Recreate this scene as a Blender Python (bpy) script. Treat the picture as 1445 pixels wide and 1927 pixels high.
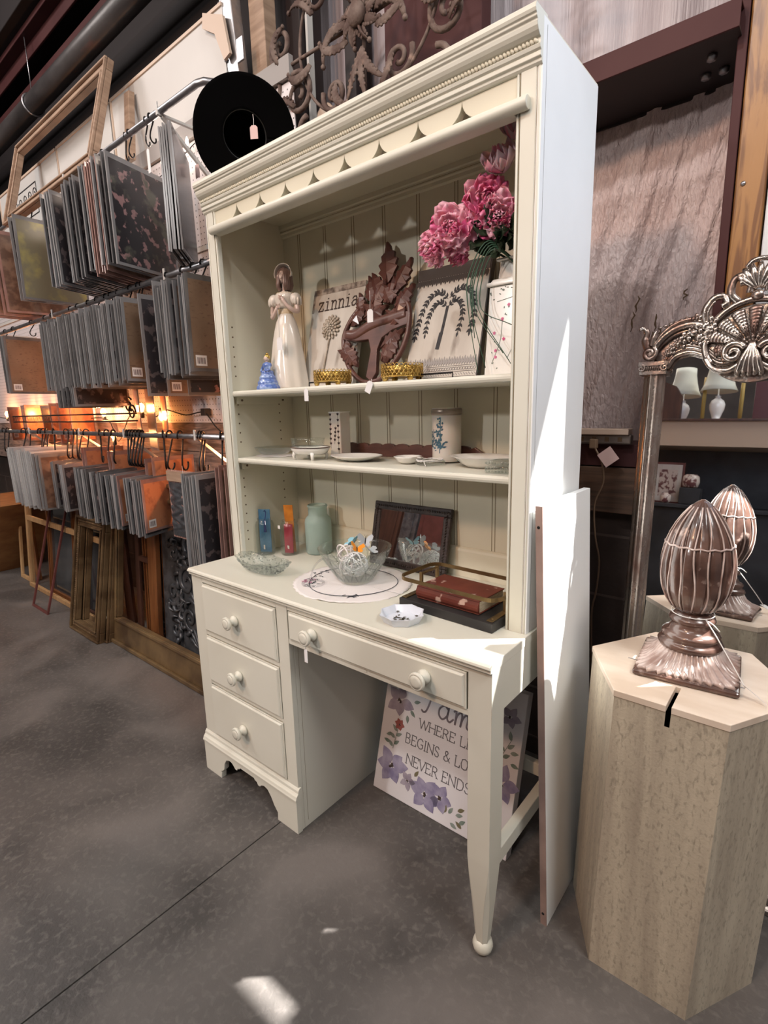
import bpy, math, random
from mathutils import Vector, Matrix, Euler
PI = math.pi
scene = bpy.context.scene
for o in list(bpy.data.objects):
    bpy.data.objects.remove(o)
COL = scene.collection

# ------------------------------------------------------------------ camera
cam_d = bpy.data.cameras.new('camera')
cam = bpy.data.objects.new('camera', cam_d)
COL.objects.link(cam)
CAM_LOC = Vector((1.6158, -0.8811, 1.2858))
yaw, pitch, roll = 0.6961, -0.1983, -0.0259
fw = Vector((-math.sin(yaw) * math.cos(pitch), math.cos(yaw) * math.cos(pitch), math.sin(pitch)))
r0 = Vector((math.cos(yaw), math.sin(yaw), 0))
u0 = r0.cross(fw)
rr = r0 * math.cos(roll) + u0 * math.sin(roll)
uu = -r0 * math.sin(roll) + u0 * math.cos(roll)
cam.matrix_world = Matrix(((rr.x, uu.x, -fw.x, CAM_LOC.x), (rr.y, uu.y, -fw.y, CAM_LOC.y), (rr.z, uu.z, -fw.z, CAM_LOC.z), (0, 0, 0, 1)))
cam_d.sensor_fit = 'VERTICAL'
cam_d.sensor_height = 36
cam_d.lens = 985.7 / 1927 * 36
cam_d.clip_start = 0.02
scene.camera = cam

# ------------------------------------------------------------------ light
scene.view_settings.view_transform = 'Standard'
scene.view_settings.look = 'None'
scene.view_settings.gamma = 1
scene.view_settings.exposure = -0.6
scene.view_settings.use_curve_mapping = False
world = bpy.data.worlds.new('world')
scene.world = world
world.use_nodes = True
wb = world.node_tree.nodes['Background']
wb.inputs[0].default_value = (0.62, 0.76, 1.0, 1)
wb.inputs[1].default_value = 8.0


def light(kind, name, loc, energy, color=(1, 1, 1), size=0.5, size_y=None, target=None, rot=None):
    d = bpy.data.lights.new(name, kind)
    d.energy = energy
    d.color = color
    if kind == 'AREA':
        d.shape = 'RECTANGLE' if size_y else 'DISK'
        d.size = size
        if size_y:
            d.size_y = size_y
    elif kind == 'SUN':
        d.angle = size
    else:
        d.shadow_soft_size = size
    o = bpy.data.objects.new(name, d)
    COL.objects.link(o)
    o.location = loc
    if target is not None:
        o.rotation_euler = (Vector(target) - Vector(loc)).to_track_quat('-Z', 'Y').to_euler()
    return o


SUN_DIR = Vector((0.755, 0.655, 1.32)).normalized()      # towards the sun
sun = light('SUN', 'sunlight', (6, 6, 10), 42.0, (1.0, 0.97, 0.92), size=0.012)
sun.rotation_euler = (-SUN_DIR).to_track_quat('-Z', 'Y').to_euler()

light('AREA', 'high_bay_light', (1.0, -2.3, 3.95), 62, (1.0, 0.98, 0.965), size=0.22, target=(0.9, 0.2, 0.6))
light('AREA', 'high_bay_light', (-1.9, -6.6, 3.3), 175, (1.0, 0.97, 0.94), size=0.35, target=(0.2, 0.3, 1.2))
light('AREA', 'overhead_fill_light', (-1.5, -2.6, 4.25), 80, (1.0, 0.95, 0.9), size=2.2, size_y=1.2, target=(-1.0, -1.6, 0))  # invented overhead fill, added to flatten the room light
light('AREA', 'overhead_fill_light', (2.4, -4.4, 4.25), 75, (1.0, 0.97, 0.95), size=2.2, size_y=1.2, target=(1.0, 0, 0.8))  # second added fill, from the front
light('AREA', 'overhead_fill_light', (3.5, -0.7, 4.1), 150, (1.0, 0.98, 0.95), size=1.2, size_y=1.2, target=(1.14, 0.3, 1.5))  # overhead fill added on the right to brighten the upper hutch side
light('AREA', 'high_bay_light', (-2.6, -1.2, 4.1), 75, (1.0, 0.90, 0.86), size=0.8, target=(-2.3, -.5, 0))
light('AREA', 'warm_high_bay_light', (0.1, -4.0, 3.9), 110, (1.0, 0.58, 0.36), size=0.5, target=(1.2, 0.9, 1.8))

# ------------------------------------------------------------------ materials


def nd(nt, t, x=0, **kw):
    n = nt.nodes.new(t)
    for k, v in kw.items():
        setattr(n, k, v)
    return n


def mat(name, c, rough=.5, metal=0., c2=None, scale=5., stretch=(1, 1, 1), lo=.35, hi=.65, detail=6., c3=None, scale3=20., lo3=.55, hi3=.7,
        stretch3=None, bump=0., bscale=60., bstretch=(1, 1, 1), trans=0., ior=1.45, emit=None, estr=1., alpha=1., coat=0., edge=None, edge_r=.004,
        spec=None, sss=0., sheen=0., kind='noise', rough2=None, dist=0., rnd=None):
    m = bpy.data.materials.new(name)
    m.use_nodes = True
    nt = m.node_tree
    b = nt.nodes['Principled BSDF']
    ln = nt.links.new

    def si(k, v):
        if k in b.inputs:
            b.inputs[k].default_value = v
    si('Base Color', (*c, 1))
    si('Roughness', rough)
    si('Metallic', metal)
    si('Transmission Weight', trans)
    si('IOR', ior)
    si('Alpha', alpha)
    si('Coat Weight', coat)
    if coat:
        si('Coat Roughness', .12)
    if spec is not None:
        si('Specular IOR Level', spec)
    if sss:
        si('Subsurface Weight', sss)
        si('Subsurface Scale', .02)
    if sheen:
        si('Sheen Weight', sheen)
    if emit:
        si('Emission Color', (*emit, 1))
        si('Emission Strength', estr)
    tc = nd(nt, 'ShaderNodeTexCoord')

    def coords(s, st):
        mp = nd(nt, 'ShaderNodeMapping')
        mp.inputs['Scale'].default_value = (s * st[0], s * st[1], s * st[2])
        ln(tc.outputs['Object'], mp.inputs['Vector'])
        return mp.outputs[0]

    def tex(s, st, k='noise', de=6.):
        v = coords(s, st)
        if k == 'noise':
            t = nd(nt, 'ShaderNodeTexNoise')
            t.inputs['Scale'].default_value = 1
            t.inputs['Detail'].default_value = de
            t.inputs['Distortion'].default_value = dist
            ln(v, t.inputs['Vector'])
            return t.outputs['Fac']
        if k == 'voronoi':
            t = nd(nt, 'ShaderNodeTexVoronoi')
            t.inputs['Scale'].default_value = 1
            ln(v, t.inputs['Vector'])
            return t.outputs['Distance']
        t = nd(nt, 'ShaderNodeTexWave')
        t.inputs['Scale'].default_value = 1
        t.inputs['Distortion'].default_value = 6
        t.inputs['Detail'].default_value = 3
        ln(v, t.inputs['Vector'])
        return t.outputs['Fac']

    def ramp(f, a, z):
        r = nd(nt, 'ShaderNodeMapRange')
        r.inputs['From Min'].default_value = a
        r.inputs['From Max'].default_value = z
        ln(f, r.inputs['Value'])
        return r.outputs[0]

    def mix(f, a, z):
        x = nd(nt, 'ShaderNodeMix', data_type='RGBA')
        ln(f, x.inputs[0])
        for sock, v in ((x.inputs[6], a), (x.inputs[7], z)):
            if isinstance(v, tuple):
                sock.default_value = (*v, 1)
            else:
                ln(v, sock)
        return x.outputs[2]
    cur = c
    if c2:
        f = ramp(tex(scale, stretch, kind, detail), lo, hi)
        cur = mix(f, c, c2)
        if rough2 is not None:
            r = nd(nt, 'ShaderNodeMapRange')
            r.inputs['To Min'].default_value = rough
            r.inputs['To Max'].default_value = rough2
            ln(f, r.inputs['Value'])
            ln(r.outputs[0], b.inputs['Roughness'])
    if c3:
        cur = mix(ramp(tex(scale3, stretch3 or stretch), lo3, hi3), cur, c3)
    if rnd:
        oi = nd(nt, 'ShaderNodeObjectInfo')
        cur = mix(oi.outputs['Random'], cur, rnd)
    if edge:
        bv = nd(nt, 'ShaderNodeBevel')
        bv.samples = 3
        bv.inputs['Radius'].default_value = edge_r
        ge = nd(nt, 'ShaderNodeNewGeometry')
        dp = nd(nt, 'ShaderNodeVectorMath', operation='DOT_PRODUCT')
        ln(bv.outputs[0], dp.inputs[0])
        ln(ge.outputs['Normal'], dp.inputs[1])
        e = ramp(dp.outputs['Value'], .97, .82)
        nz = ramp(tex(14, (1, 1, 1)), .44, .60)
        mu = nd(nt, 'ShaderNodeMath', operation='MULTIPLY')
        ln(e, mu.inputs[0])
        ln(nz, mu.inputs[1])
        cur = mix(mu.outputs[0], cur, edge)
    if not isinstance(cur, tuple):
        ln(cur, b.inputs['Base Color'])
    if bump:
        bp = nd(nt, 'ShaderNodeBump')
        bp.inputs['Strength'].default_value = min(1, bump)
        bp.inputs['Distance'].default_value = .004 * max(1, bump)
        ln(tex(bscale, bstretch), bp.inputs['Height'])
        ln(bp.outputs[0], b.inputs['Normal'])
    return m


MT = {}


def mm(key, *a, **k):
    MT[key] = mat(key, *a, **k)
    return MT[key]


mm('cream_paint', (.665, .655, .575), .42, c2=(.62, .605, .52), scale=2.5, edge=(.24, .17, .11), edge_r=.0016, bump=.03, bscale=25)
mm('cream_plain', (.66, .62, .495), .45, c2=(.60, .56, .44), scale=3)
mm('groove_dark', (.27, .22, .14), .7)
mm('chip_brown', (.13, .08, .045), .8)
mm('white_laminate', (.86, .87, .865), .35, c2=(.76, .77, .76), scale=2)
mm('board_edge', (.30, .21, .18), .7, c2=(.22, .15, .13), scale=12)
mm('concrete', (.062, .057, .054), .45, c2=(.150, .134, .124), scale=2.4, lo=.36, hi=.66, detail=12, c3=(.165, .148, .138), scale3=55, lo3=.50, hi3=.80,
   bump=.25, bscale=120, rough2=.7, dist=.6)
mm('concrete_joint', (.03, .028, .027), .9)
mm('travertine', (.50, .44, .34), .42, c2=(.34, .29, .225), scale=9, stretch=(2.6, 2.6, .16), lo=.36, hi=.66, detail=14, c3=(.27, .235, .18), scale3=150,
   lo3=.52, hi3=.72, stretch3=(1, 1, .4), bump=.15, bscale=140, dist=.5)
mm('travertine_top', (.70, .60, .50), .35, c2=(.58, .47, .37), scale=6, stretch=(1, 3, 1), detail=8, bump=.05, bscale=60)
mm('dark_void', (.004, .004, .004), .9)
mm('purple_steel', (.055, .018, .019), .6, c2=(.07, .026, .026), scale=4, spec=.25)
mm('dark_and_shaded_steel', (.012, .008, .009), .6, c2=(.02, .012, .012), scale=4)
mm('black_roof', (.012, .009, .010), .8)
mm('roof_insulation', (.30, .28, .26), .8, c2=(.22, .2, .19), scale=2)
mm('pipe_black', (.022, .020, .021), .42, c2=(.06, .055, .055), scale=8, stretch=(.3, 1, 1), c3=(.12, .06, .05), scale3=10, lo3=.66, hi3=.78, bump=.4, bscale=18)
mm('vinyl_insulation', (.60, .46, .44), .27, c2=(.68, .55, .53), scale=4, stretch=(3, 1, .6), bump=2.4, bscale=75, bstretch=(1.5, 1, .55), spec=.8, dist=.35)
mm('vinyl_upper', (.38, .335, .36), .35, c2=(.50, .45, .475), scale=6, stretch=(4, 1, .15), bump=.8, bscale=60, bstretch=(2, 1, .1), spec=.6)
mm('block_paint', (.060, .040, .034), .6, c2=(.040, .028, .024), scale=8, bump=.4, bscale=70)
mm('block_joint', (.10, .075, .065), .8)
mm('old_plank', (.15, .085, .055), .7, c2=(.06, .036, .026), scale=3, stretch=(1, 1, 14), dist=1.2, bump=.15, bscale=30, bstretch=(.3, 1, 10))
mm('grey_plank', (.26, .19, .16), .75, c2=(.10, .075, .065), scale=3.5, stretch=(1, 1, 8), detail=10, dist=2.5, bump=.3, bscale=20, bstretch=(.5, 1, 10))
mm('honey_wood', (.30, .145, .045), .35, c2=(.15, .06, .018), scale=5, stretch=(7, 1, .7), dist=1.8, lo=.42, hi=.58, bump=.06, bscale=30, bstretch=(6, 1, .4))
mm('pegboard', (.62, .58, .58), .5, c2=(.55, .51, .51), scale=4)
mm('peg_hole', (.03, .025, .025), .9)
mm('white_panel', (.58, .57, .55), .5, c2=(.53, .52, .50), scale=2)
mm('warm_trim', (.55, .43, .34), .5)
mm('galv', (.50, .50, .52), .32, metal=1, c2=(.35, .35, .37), scale=20, rough2=.5)
mm('black_metal', (.012, .011, .012), .35, metal=.6)
mm('raw_wood', (.40, .28, .20), .65, c2=(.27, .18, .125), scale=6, stretch=(1, 1, 8), bump=.15, bscale=40)
mm('pine', (.50, .32, .16), .5, c2=(.38, .22, .10), scale=8, stretch=(6, 1, .6))
mm('oak_brown', (.25, .10, .035), .35, c2=(.14, .05, .018), scale=10, stretch=(5, 1, .4), coat=.3)
mm('dark_brown', (.060, .028, .020), .42, c2=(.10, .045, .030), scale=8, stretch=(4, 1, .5))
mm('maroon', (.16, .05, .045), .45, c2=(.11, .035, .03), scale=10)
mm('gilt_brown', (.19, .125, .065), .42, metal=.3, c2=(.10, .06, .03), scale=9, lo=.4, hi=.6, bump=.2, bscale=60)
mm('antique_gold', (.30, .205, .10), .42, metal=.45, c2=(.11, .07, .04), scale=5, lo=.35, hi=.65, coat=.15)
mm('tin_grey', (.15, .162, .18), .38, metal=.5, c2=(.07, .076, .086), scale=14, lo=.4, hi=.6, c3=(.26, .26, .27), scale3=30, lo3=.62, hi3=.75)
mm('frame_glass', (.035, .04, .045), .08, c2=(.11, .12, .13), scale=3, lo=.45, hi=.75, spec=.8)
mm('orange_ply', (.33, .15, .05), .5, c2=(.22, .09, .03), scale=8, stretch=(2, 1, 1))
# hanging sheets
mm('sleeve', (.115, .112, .115), .13, c2=(.05, .048, .05), scale=3, stretch=(90, 3, 2.2), lo=.42, hi=.58, spec=.9, rnd=(.27, .265, .27), dist=.3)
mm('sleeve_pink', (.40, .25, .22), .16, c2=(.22, .12, .105), scale=3, stretch=(40, 2, 2), spec=.8)
mm('sheet_dark', (.040, .036, .040), .22, c2=(.14, .11, .11), scale=26, lo=.54, hi=.60, spec=.8)
mm('sheet_brown', (.12, .07, .05), .3, c2=(.22, .14, .10), scale=20, lo=.45, hi=.6, spec=.7)
mm('sheet_kraft', (.20, .13, .085), .35, c2=(.15, .095, .06), scale=8, c3=(.12, .07, .045), scale3=50, lo3=.58, hi3=.66, stretch3=(1, 1, 2.4), spec=.6)
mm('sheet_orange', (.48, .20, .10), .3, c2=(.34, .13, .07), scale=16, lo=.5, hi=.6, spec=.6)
mm('sheet_floral', (.030, .028, .032), .22, c2=(.34, .20, .20), scale=22, lo=.56, hi=.60, c3=(.10, .10, .08), scale3=12, lo3=.55, hi3=.65, spec=.8)
mm('sheet_lime', (.20, .18, .12), .25, c2=(.40, .36, .12), scale=8, lo=.48, hi=.7, spec=.8)
mm('sheet_lightgrey', (.40, .40, .41), .25, c2=(.26, .26, .27), scale=3, stretch=(40, 2, 1.5), spec=.8, rnd=(.55, .55, .55))
mm('slate_relief', (.060, .066, .075), .5, bump=2.2, bscale=22, c2=(.035, .038, .044), scale=18)
mm('label_white', (.72, .68, .66), .5)
mm('label_print', (.12, .08, .08), .6)
mm('tag_white', (.78, .77, .78), .6)
mm('tag_pink', (.60, .42, .40), .6)
mm('string_white', (.72, .70, .68), .8)
mm('bulb_glow', (1, .6, .2), .3, emit=(1.0, .42, .10), estr=26)
mm('bulb_white', (1, .9, .7), .3, emit=(1.0, .80, .62), estr=14)
mm('socket_black', (.012, .012, .012), .5)
mm('hat_felt', (.0012, .0011, .0012), 1.0, spec=.08)
mm('rust_iron', (.17, .125, .105), .75, c2=(.09, .055, .045), scale=20, lo=.4, hi=.6, c3=(.28, .19, .15), scale3=30, lo3=.58, hi3=.75, bump=.5, bscale=110)
mm('lilac_panel', (.30, .26, .28), .6)
# ornaments
mm('silver_leaf', (.46, .40, .36), .22, metal=.95, c2=(.17, .09, .07), scale=22, stretch=(1, 1, .35), lo=.48, hi=.70, rough2=.45, bump=.3, bscale=90)
mm('mirror_glass', (.90, .91, .91), .015, metal=1)
mm('brown_ceramic', (.13, .072, .055), .26, c2=(.055, .03, .024), scale=14, lo=.38, hi=.62, c3=(.40, .30, .26), scale3=30, lo3=.62, hi3=.76, coat=.6, bump=.15, bscale=60)
mm('ceramic_rib', (.58, .48, .44), .3, c2=(.30, .20, .17), scale=24, coat=.6)
mm('brass', (.30, .21, .10), .36, metal=.9, c2=(.20, .13, .06), scale=14)
mm('gold_bright', (.62, .43, .14), .30, metal=.85, c2=(.42, .26, .06), scale=40)
mm('black_wood', (.018, .017, .018), .45, c2=(.03, .028, .028), scale=10)
mm('book_leather', (.15, .032, .018), .55, c2=(.11, .022, .014), scale=14, c3=(.50, .34, .28), scale3=22, lo3=.63, hi3=.68, bump=.1)
mm('book_pages', (.52, .43, .31), .8, c2=(.38, .30, .2), scale=60, stretch=(1, 1, 8))
mm('clear_glass', (.99, .995, .99), .01, trans=1, ior=1.30)
mm('cut_glass', (.98, .99, .985), .03, trans=1, ior=1.32, bump=.9, bscale=70)
mm('green_glass', (.66, .82, .77), .35, trans=.65, ior=1.25, c2=(.70, .84, .79), scale=8)
mm('thin_plastic', (.9, .9, .92), .05, trans=.9, ior=1.1)
mm('porcelain', (.80, .78, .74), .14, coat=.4)
mm('porcelain_blue', (.68, .72, .80), .16, coat=.4)
mm('porcelain_print', (.10, .09, .07), .5)
mm('lady_dress', (.74, .69, .62), .20, c2=(.66, .60, .53), scale=8, coat=.4)
mm('lady_trim', (.66, .53, .36), .3)
mm('lady_skin', (.60, .46, .40), .3, coat=.3)
mm('lady_hair', (.21, .135, .11), .35, c2=(.15, .09, .075), scale=40, stretch=(3, 3, 1), coat=.3)
mm('blue_glaze', (.10, .17, .44), .12, c2=(.30, .40, .62), scale=60, stretch=(.5, .5, 2), lo=.5, hi=.62, coat=.6)
mm('rosewood', (.13, .055, .042), .42, c2=(.08, .032, .026), scale=14, stretch=(1, 1, 3), bump=.1, coat=.15)
mm('dark_leaf_wood', (.075, .026, .020), .45, c2=(.11, .04, .032), scale=18)
mm('plaque_white', (.60, .565, .51), .6, c2=(.50, .46, .41), scale=6, stretch=(3, 1, .8), c3=(.20, .16, .13), scale3=7, lo3=.60, hi3=.76, bump=.15, bscale=50)
mm('plaque_dark', (.13, .105, .09), .6, c2=(.42, .37, .32), scale=40, lo=.40, hi=.58)
mm('plaque_lace', (.055, .045, .042), .6)
mm('plaque_edge', (.02, .014, .012), .5)
mm('lace_grey', (.30, .28, .27), .6)
mm('zinnia_petal', (.55, .49, .41), .5, c2=(.30, .24, .18), scale=40)
mm('ink_brown', (.055, .035, .028), .6)
mm('ink_black', (.02, .019, .022), .6)
mm('candle_white', (.72, .66, .60), .4, sss=.2)
mm('candle_rim', (.22, .17, .14), .35, metal=.5, c2=(.34, .28, .23), scale=40, stretch=(.4, .4, 3))
mm('toile_blue', (.05, .13, .19), .5)
mm('lavender_print', (.07, .04, .04), .5)
mm('linen_white', (.72, .68, .67), .85, bump=.25, bscale=200)
mm('embroidery', (.035, .04, .05), .7)
mm('embroidery_pink', (.55, .22, .33), .7)
mm('peony_pink', (.80, .26, .40), .55, c2=(.86, .50, .58), scale=38, lo=.35, hi=.65, sss=.15)
mm('peony_hot', (.72, .09, .26), .55, c2=(.80, .26, .42), scale=30, sss=.1)
mm('peony_pale', (.66, .42, .48), .55, c2=(.72, .52, .58), scale=20, sss=.15)
mm('leaf_dark', (.018, .035, .018), .5, c2=(.03, .05, .025), scale=14)
mm('grass_green', (.035, .09, .055), .45)
mm('book_blue', (.03, .12, .24), .4, c2=(.10, .22, .34), scale=22)
mm('tassel_navy', (.01, .02, .12), .6)
mm('amber', (.55, .20, .03), .25, c2=(.35, .11, .02), scale=18)
mm('rose_red', (.42, .04, .07), .3, c2=(.30, .03, .05), scale=24)
mm('wicker_white', (.66, .66, .66), .6)
mm('butterfly_orange', (.80, .28, .02), .5)
mm('butterfly_blue', (.28, .55, .66), .5)
mm('butterfly_grey', (.48, .52, .56), .5)
mm('dark_frame', (.045, .028, .024), .42, c2=(.02, .013, .011), scale=30, bump=.6, bscale=120)
mm('canvas_white', (.66, .64, .66), .75, bump=.1, bscale=180)
mm('canvas_side', (.55, .53, .54), .8)
mm('text_silver', (.30, .26, .29), .6)
mm('text_grey', (.13, .12, .13), .6)
mm('petal_purple', (.19, .165, .28), .7, c2=(.36, .33, .44), scale=22, lo=.35, hi=.65)
mm('petal_grey', (.38, .34, .40), .7, c2=(.24, .20, .26), scale=22)
mm('petal_red', (.30, .09, .08), .7)
mm('leaf_sage', (.13, .18, .15), .7, c2=(.24, .28, .25), scale=26)
mm('leaf_olive', (.16, .14, .08), .7)
mm('shade_cream', (.62, .63, .54), .7)
mm('beige_wall', (.46, .34, .25), .8)
mm('cabinet_black', (.016, .016, .017), .55, c2=(.035, .036, .04), scale=6)
mm('candle_ochre', (.42, .29, .08), .5)
mm('red_lacquer', (.09, .018, .016), .35)
mm('pattern_china', (.55, .46, .40), .3, c2=(.14, .05, .05), scale=34, lo=.5, hi=.56)
mm('strip_beige', (.52, .39, .31), .55)
mm('strip_metal', (.20, .16, .14), .4, metal=.5)
mm('cord_brown', (.17, .11, .07), .5)
mm('door_metal', (.62, .64, .66), .4)



def thin_glass(name, tint, haze=.03, rough=.02, bump=0.):
    m = bpy.data.materials.new(name)
    m.use_nodes = True
    nt = m.node_tree
    nt.nodes.remove(nt.nodes['Principled BSDF'])
    out = nt.nodes['Material Output']
    tr = nd(nt, 'ShaderNodeBsdfTransparent')
    tr.inputs[0].default_value = (*tint, 1)
    gl = nd(nt, 'ShaderNodeBsdfGlossy')
    gl.inputs['Roughness'].default_value = rough
    df = nd(nt, 'ShaderNodeBsdfTranslucent')
    df.inputs[0].default_value = (.9, .92, .92, 1)
    lw = nd(nt, 'ShaderNodeLayerWeight')
    lw.inputs['Blend'].default_value = .5
    pw = nd(nt, 'ShaderNodeMath', operation='POWER')
    pw.inputs[1].default_value = 3.5
    fr = nd(nt, 'ShaderNodeMath', operation='MULTIPLY_ADD')
    fr.inputs[1].default_value = .55
    fr.inputs[2].default_value = .035
    nt.links.new(lw.outputs['Facing'], pw.inputs[0])
    nt.links.new(pw.outputs[0], fr.inputs[0])
    m1 = nd(nt, 'ShaderNodeMixShader')
    m1.inputs[0].default_value = haze
    m2 = nd(nt, 'ShaderNodeMixShader')
    L = nt.links.new
    L(tr.outputs[0], m1.inputs[1])
    L(df.outputs[0], m1.inputs[2])
    L(fr.outputs[0], m2.inputs[0])
    L(m1.outputs[0], m2.inputs[1])
    L(gl.outputs[0], m2.inputs[2])
    L(m2.outputs[0], out.inputs['Surface'])
    if bump:
        tc = nd(nt, 'ShaderNodeTexCoord')
        nz = nd(nt, 'ShaderNodeTexNoise')
        nz.inputs['Scale'].default_value = 90
        bp = nd(nt, 'ShaderNodeBump')
        bp.inputs['Strength'].default_value = bump
        bp.inputs['Distance'].default_value = .004
        L(tc.outputs['Object'], nz.inputs['Vector'])
        L(nz.outputs[0], bp.inputs['Height'])
        L(bp.outputs[0], gl.inputs['Normal'])
        L(bp.outputs[0], lw.inputs['Normal'])
    MT[name] = m


thin_glass('clear_glass', (.93, .95, .94))
thin_glass('cut_glass', (.90, .92, .91), .10, .05, .9)
thin_glass('thin_plastic', (.95, .95, .96), .06, .08, .5)

# ------------------------------------------------------------------ mesh builder
WL = {}


class MB:
    def __init__(self):
        self.v = []
        self.f = []
        self.s = []
        self.mi = []

    def add(self, vs, fs, m=0, smooth=False):
        o = len(self.v)
        self.v += [tuple(p) for p in vs]
        for f in fs:
            self.f.append([i + o for i in f])
            self.s.append(smooth)
            self.mi.append(m)
        return self

    def box(self, x0, x1, y0, y1, z0, z1, m=0):
        vs = [(x0, y0, z0), (x1, y0, z0), (x1, y1, z0), (x0, y1, z0), (x0, y0, z1), (x1, y0, z1), (x1, y1, z1), (x0, y1, z1)]
        return self.add(vs, [(3, 2, 1, 0), (4, 5, 6, 7), (0, 1, 5, 4), (1, 2, 6, 5), (2, 3, 7, 6), (3, 0, 4, 7)], m)

    def hexa(self, b, t, m=0):
        """eight corners: bottom loop, top loop"""
        return self.add(list(b) + list(t), [(3, 2, 1, 0), (4, 5, 6, 7), (0, 1, 5, 4), (1, 2, 6, 5), (2, 3, 7, 6), (3, 0, 4, 7)], m)

    def tube(self, pts, r, seg=8, closed=False, m=0, flat=1.0, cap=True, smooth=True):
        P = [Vector(p) for p in pts]
        n = len(P)
        R = r if isinstance(r, (list, tuple)) else [r] * n
        T = []
        for i in range(n):
            a = P[(i - 1) % n] if (closed or i > 0) else P[i]
            b = P[(i + 1) % n] if (closed or i < n - 1) else P[i]
            t = (b - a)
            T.append(t.normalized() if t.length > 1e-9 else Vector((0, 0, 1)))
        up = Vector((0, 0, 1)) if abs(T[0].z) < .9 else Vector((1, 0, 0))
        N = (up - T[0] * up.dot(T[0])).normalized()
        vs = []
        for i in range(n):
            N = (N - T[i] * N.dot(T[i]))
            N = N.normalized() if N.length > 1e-6 else T[i].orthogonal().normalized()
            B = T[i].cross(N)
            for k in range(seg):
                a = 2 * PI * k / seg
                vs.append(P[i] + N * (R[i] * math.cos(a)) + B * (R[i] * flat * math.sin(a)))
        fs = []
        for i in range(n if closed else n - 1):
            j = (i + 1) % n
            for k in range(seg):
                l = (k + 1) % seg
                fs.append((i * seg + k, i * seg + l, j * seg + l, j * seg + k))
        if not closed and cap:
            fs.append(tuple(range(seg))[::-1])
            fs.append(tuple((n - 1) * seg + k for k in range(seg)))
        return self.add(vs, fs, m, smooth)

    def lathe(self, prof, c=(0, 0, 0), seg=32, sx=1., sy=1., fn=None, m=0, cap0=True, cap1=True, smooth=True, square=0.):
        vs = []
        for (r, z) in prof:
            for k in range(seg):
                a = 2 * PI * k / seg
                q = r
                if fn:
                    q = r * fn(a, z)
                vs.append((c[0] + q * sx * math.cos(a), c[1] + q * sy * math.sin(a), c[2] + z))
        fs = []
        n = len(prof)
        for i in range(n - 1):
            for k in range(seg):
                l = (k + 1) % seg
                fs.append((i * seg + k, i * seg + l, (i + 1) * seg + l, (i + 1) * seg + k))
        if cap0:
            fs.append(tuple(range(seg))[::-1])
        if cap1:
            fs.append(tuple((n - 1) * seg + k for k in range(seg)))
        return self.add(vs, fs, m, smooth)

    def prism(self, poly, plane='xz', d0=0., d1=.01, m=0, smooth=False):
        area = sum(poly[i][0] * poly[(i + 1) % len(poly)][1] - poly[(i + 1) % len(poly)][0] * poly[i][1] for i in range(len(poly)))
        if area < 0:
            poly = poly[::-1]
        n = len(poly)

        def P(a, b, d):
            return {'xz': (a, d, b), 'yz': (d, a, b), 'xy': (a, b, d)}[plane]
        vs = [P(a, b, d0) for a, b in poly] + [P(a, b, d1) for a, b in poly]
        fl = [tuple(range(n)), tuple(range(n, 2 * n))[::-1]]
        fs = [(i, (i + 1) % n + n if False else n + i, n + (i + 1) % n, (i + 1) % n) for i in range(n)]
        flip = plane != 'xz'
        if flip:
            fl = [f[::-1] for f in fl]
            fs = [f[::-1] for f in fs]
        self.add(vs, fl + fs, m, smooth)
        return self

    def ell(self, c, r, rot=None, seg=12, rings=7, m=0):
        vs = []
        M3 = rot.to_matrix() if rot is not None else Matrix.Identity(3)
        rx, ry, rz = (r, r, r) if isinstance(r, (int, float)) else r
        for i in range(rings + 1):
            th = PI * i / rings
            if i in (0, rings):
                vs.append(Vector(c) + M3 @ Vector((0, 0, rz * math.cos(th))))
                continue
            for k in range(seg):
                a = 2 * PI * k / seg
                vs.append(Vector(c) + M3 @ Vector((rx * math.sin(th) * math.cos(a), ry * math.sin(th) * math.sin(a), rz * math.cos(th))))
        fs = []
        for k in range(seg):
            fs.append((0, 1 + k, 1 + (k + 1) % seg))
        for i in range(rings - 2):
            for k in range(seg):
                l = (k + 1) % seg
                fs.append((1 + i * seg + k, 1 + (i + 1) * seg + k, 1 + (i + 1) * seg + l, 1 + i * seg + l))
        b = len(vs) - 1
        o = 1 + (rings - 2) * seg
        for k in range(seg):
            fs.append((b, o + (k + 1) % seg, o + k))
        return self.add(vs, fs, m, True)

    def grid(self, fn, nu, nv, m=0, smooth=True, thick=0.):
        vs = [Vector(fn(i / nu, j / nv)) for j in range(nv + 1) for i in range(nu + 1)]
        fs = [(j * (nu + 1) + i, j * (nu + 1) + i + 1, (j + 1) * (nu + 1) + i + 1, (j + 1) * (nu + 1) + i) for j in range(nv) for i in range(nu)]
        return self.add(vs, fs, m, smooth)

    def xf(self, M, start=0):
        for i in range(start, len(self.v)):
            self.v[i] = tuple(M @ Vector(self.v[i]))
        return self

    def build(self, name, mats, parent=None, origin=None, bevel=0., segs=2, solid=0., label=None, subsurf=0, autosmooth=True):
        org = Vector(origin) if origin is not None else (WL[parent.name] if parent is not None else Vector((0, 0, 0)))
        me = bpy.data.meshes.new(name)
        me.from_pydata([tuple(Vector(p) - org) for p in self.v], [], self.f)
        me.update()
        for p, s, k in zip(me.polygons, self.s, self.mi):
            p.use_smooth = s
            p.material_index = k
        for mt in (mats if isinstance(mats, (list, tuple)) else [mats]):
            me.materials.append(MT[mt])
        o = bpy.data.objects.new(name, me)
        COL.objects.link(o)
        if parent is not None:
            o.parent = parent
            WL[o.name] = Vector(WL[parent.name])
            if origin is not None:
                o.location = org - WL[parent.name]
                WL[o.name] = org
        else:
            o.location = org
            WL[o.name] = org
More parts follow.
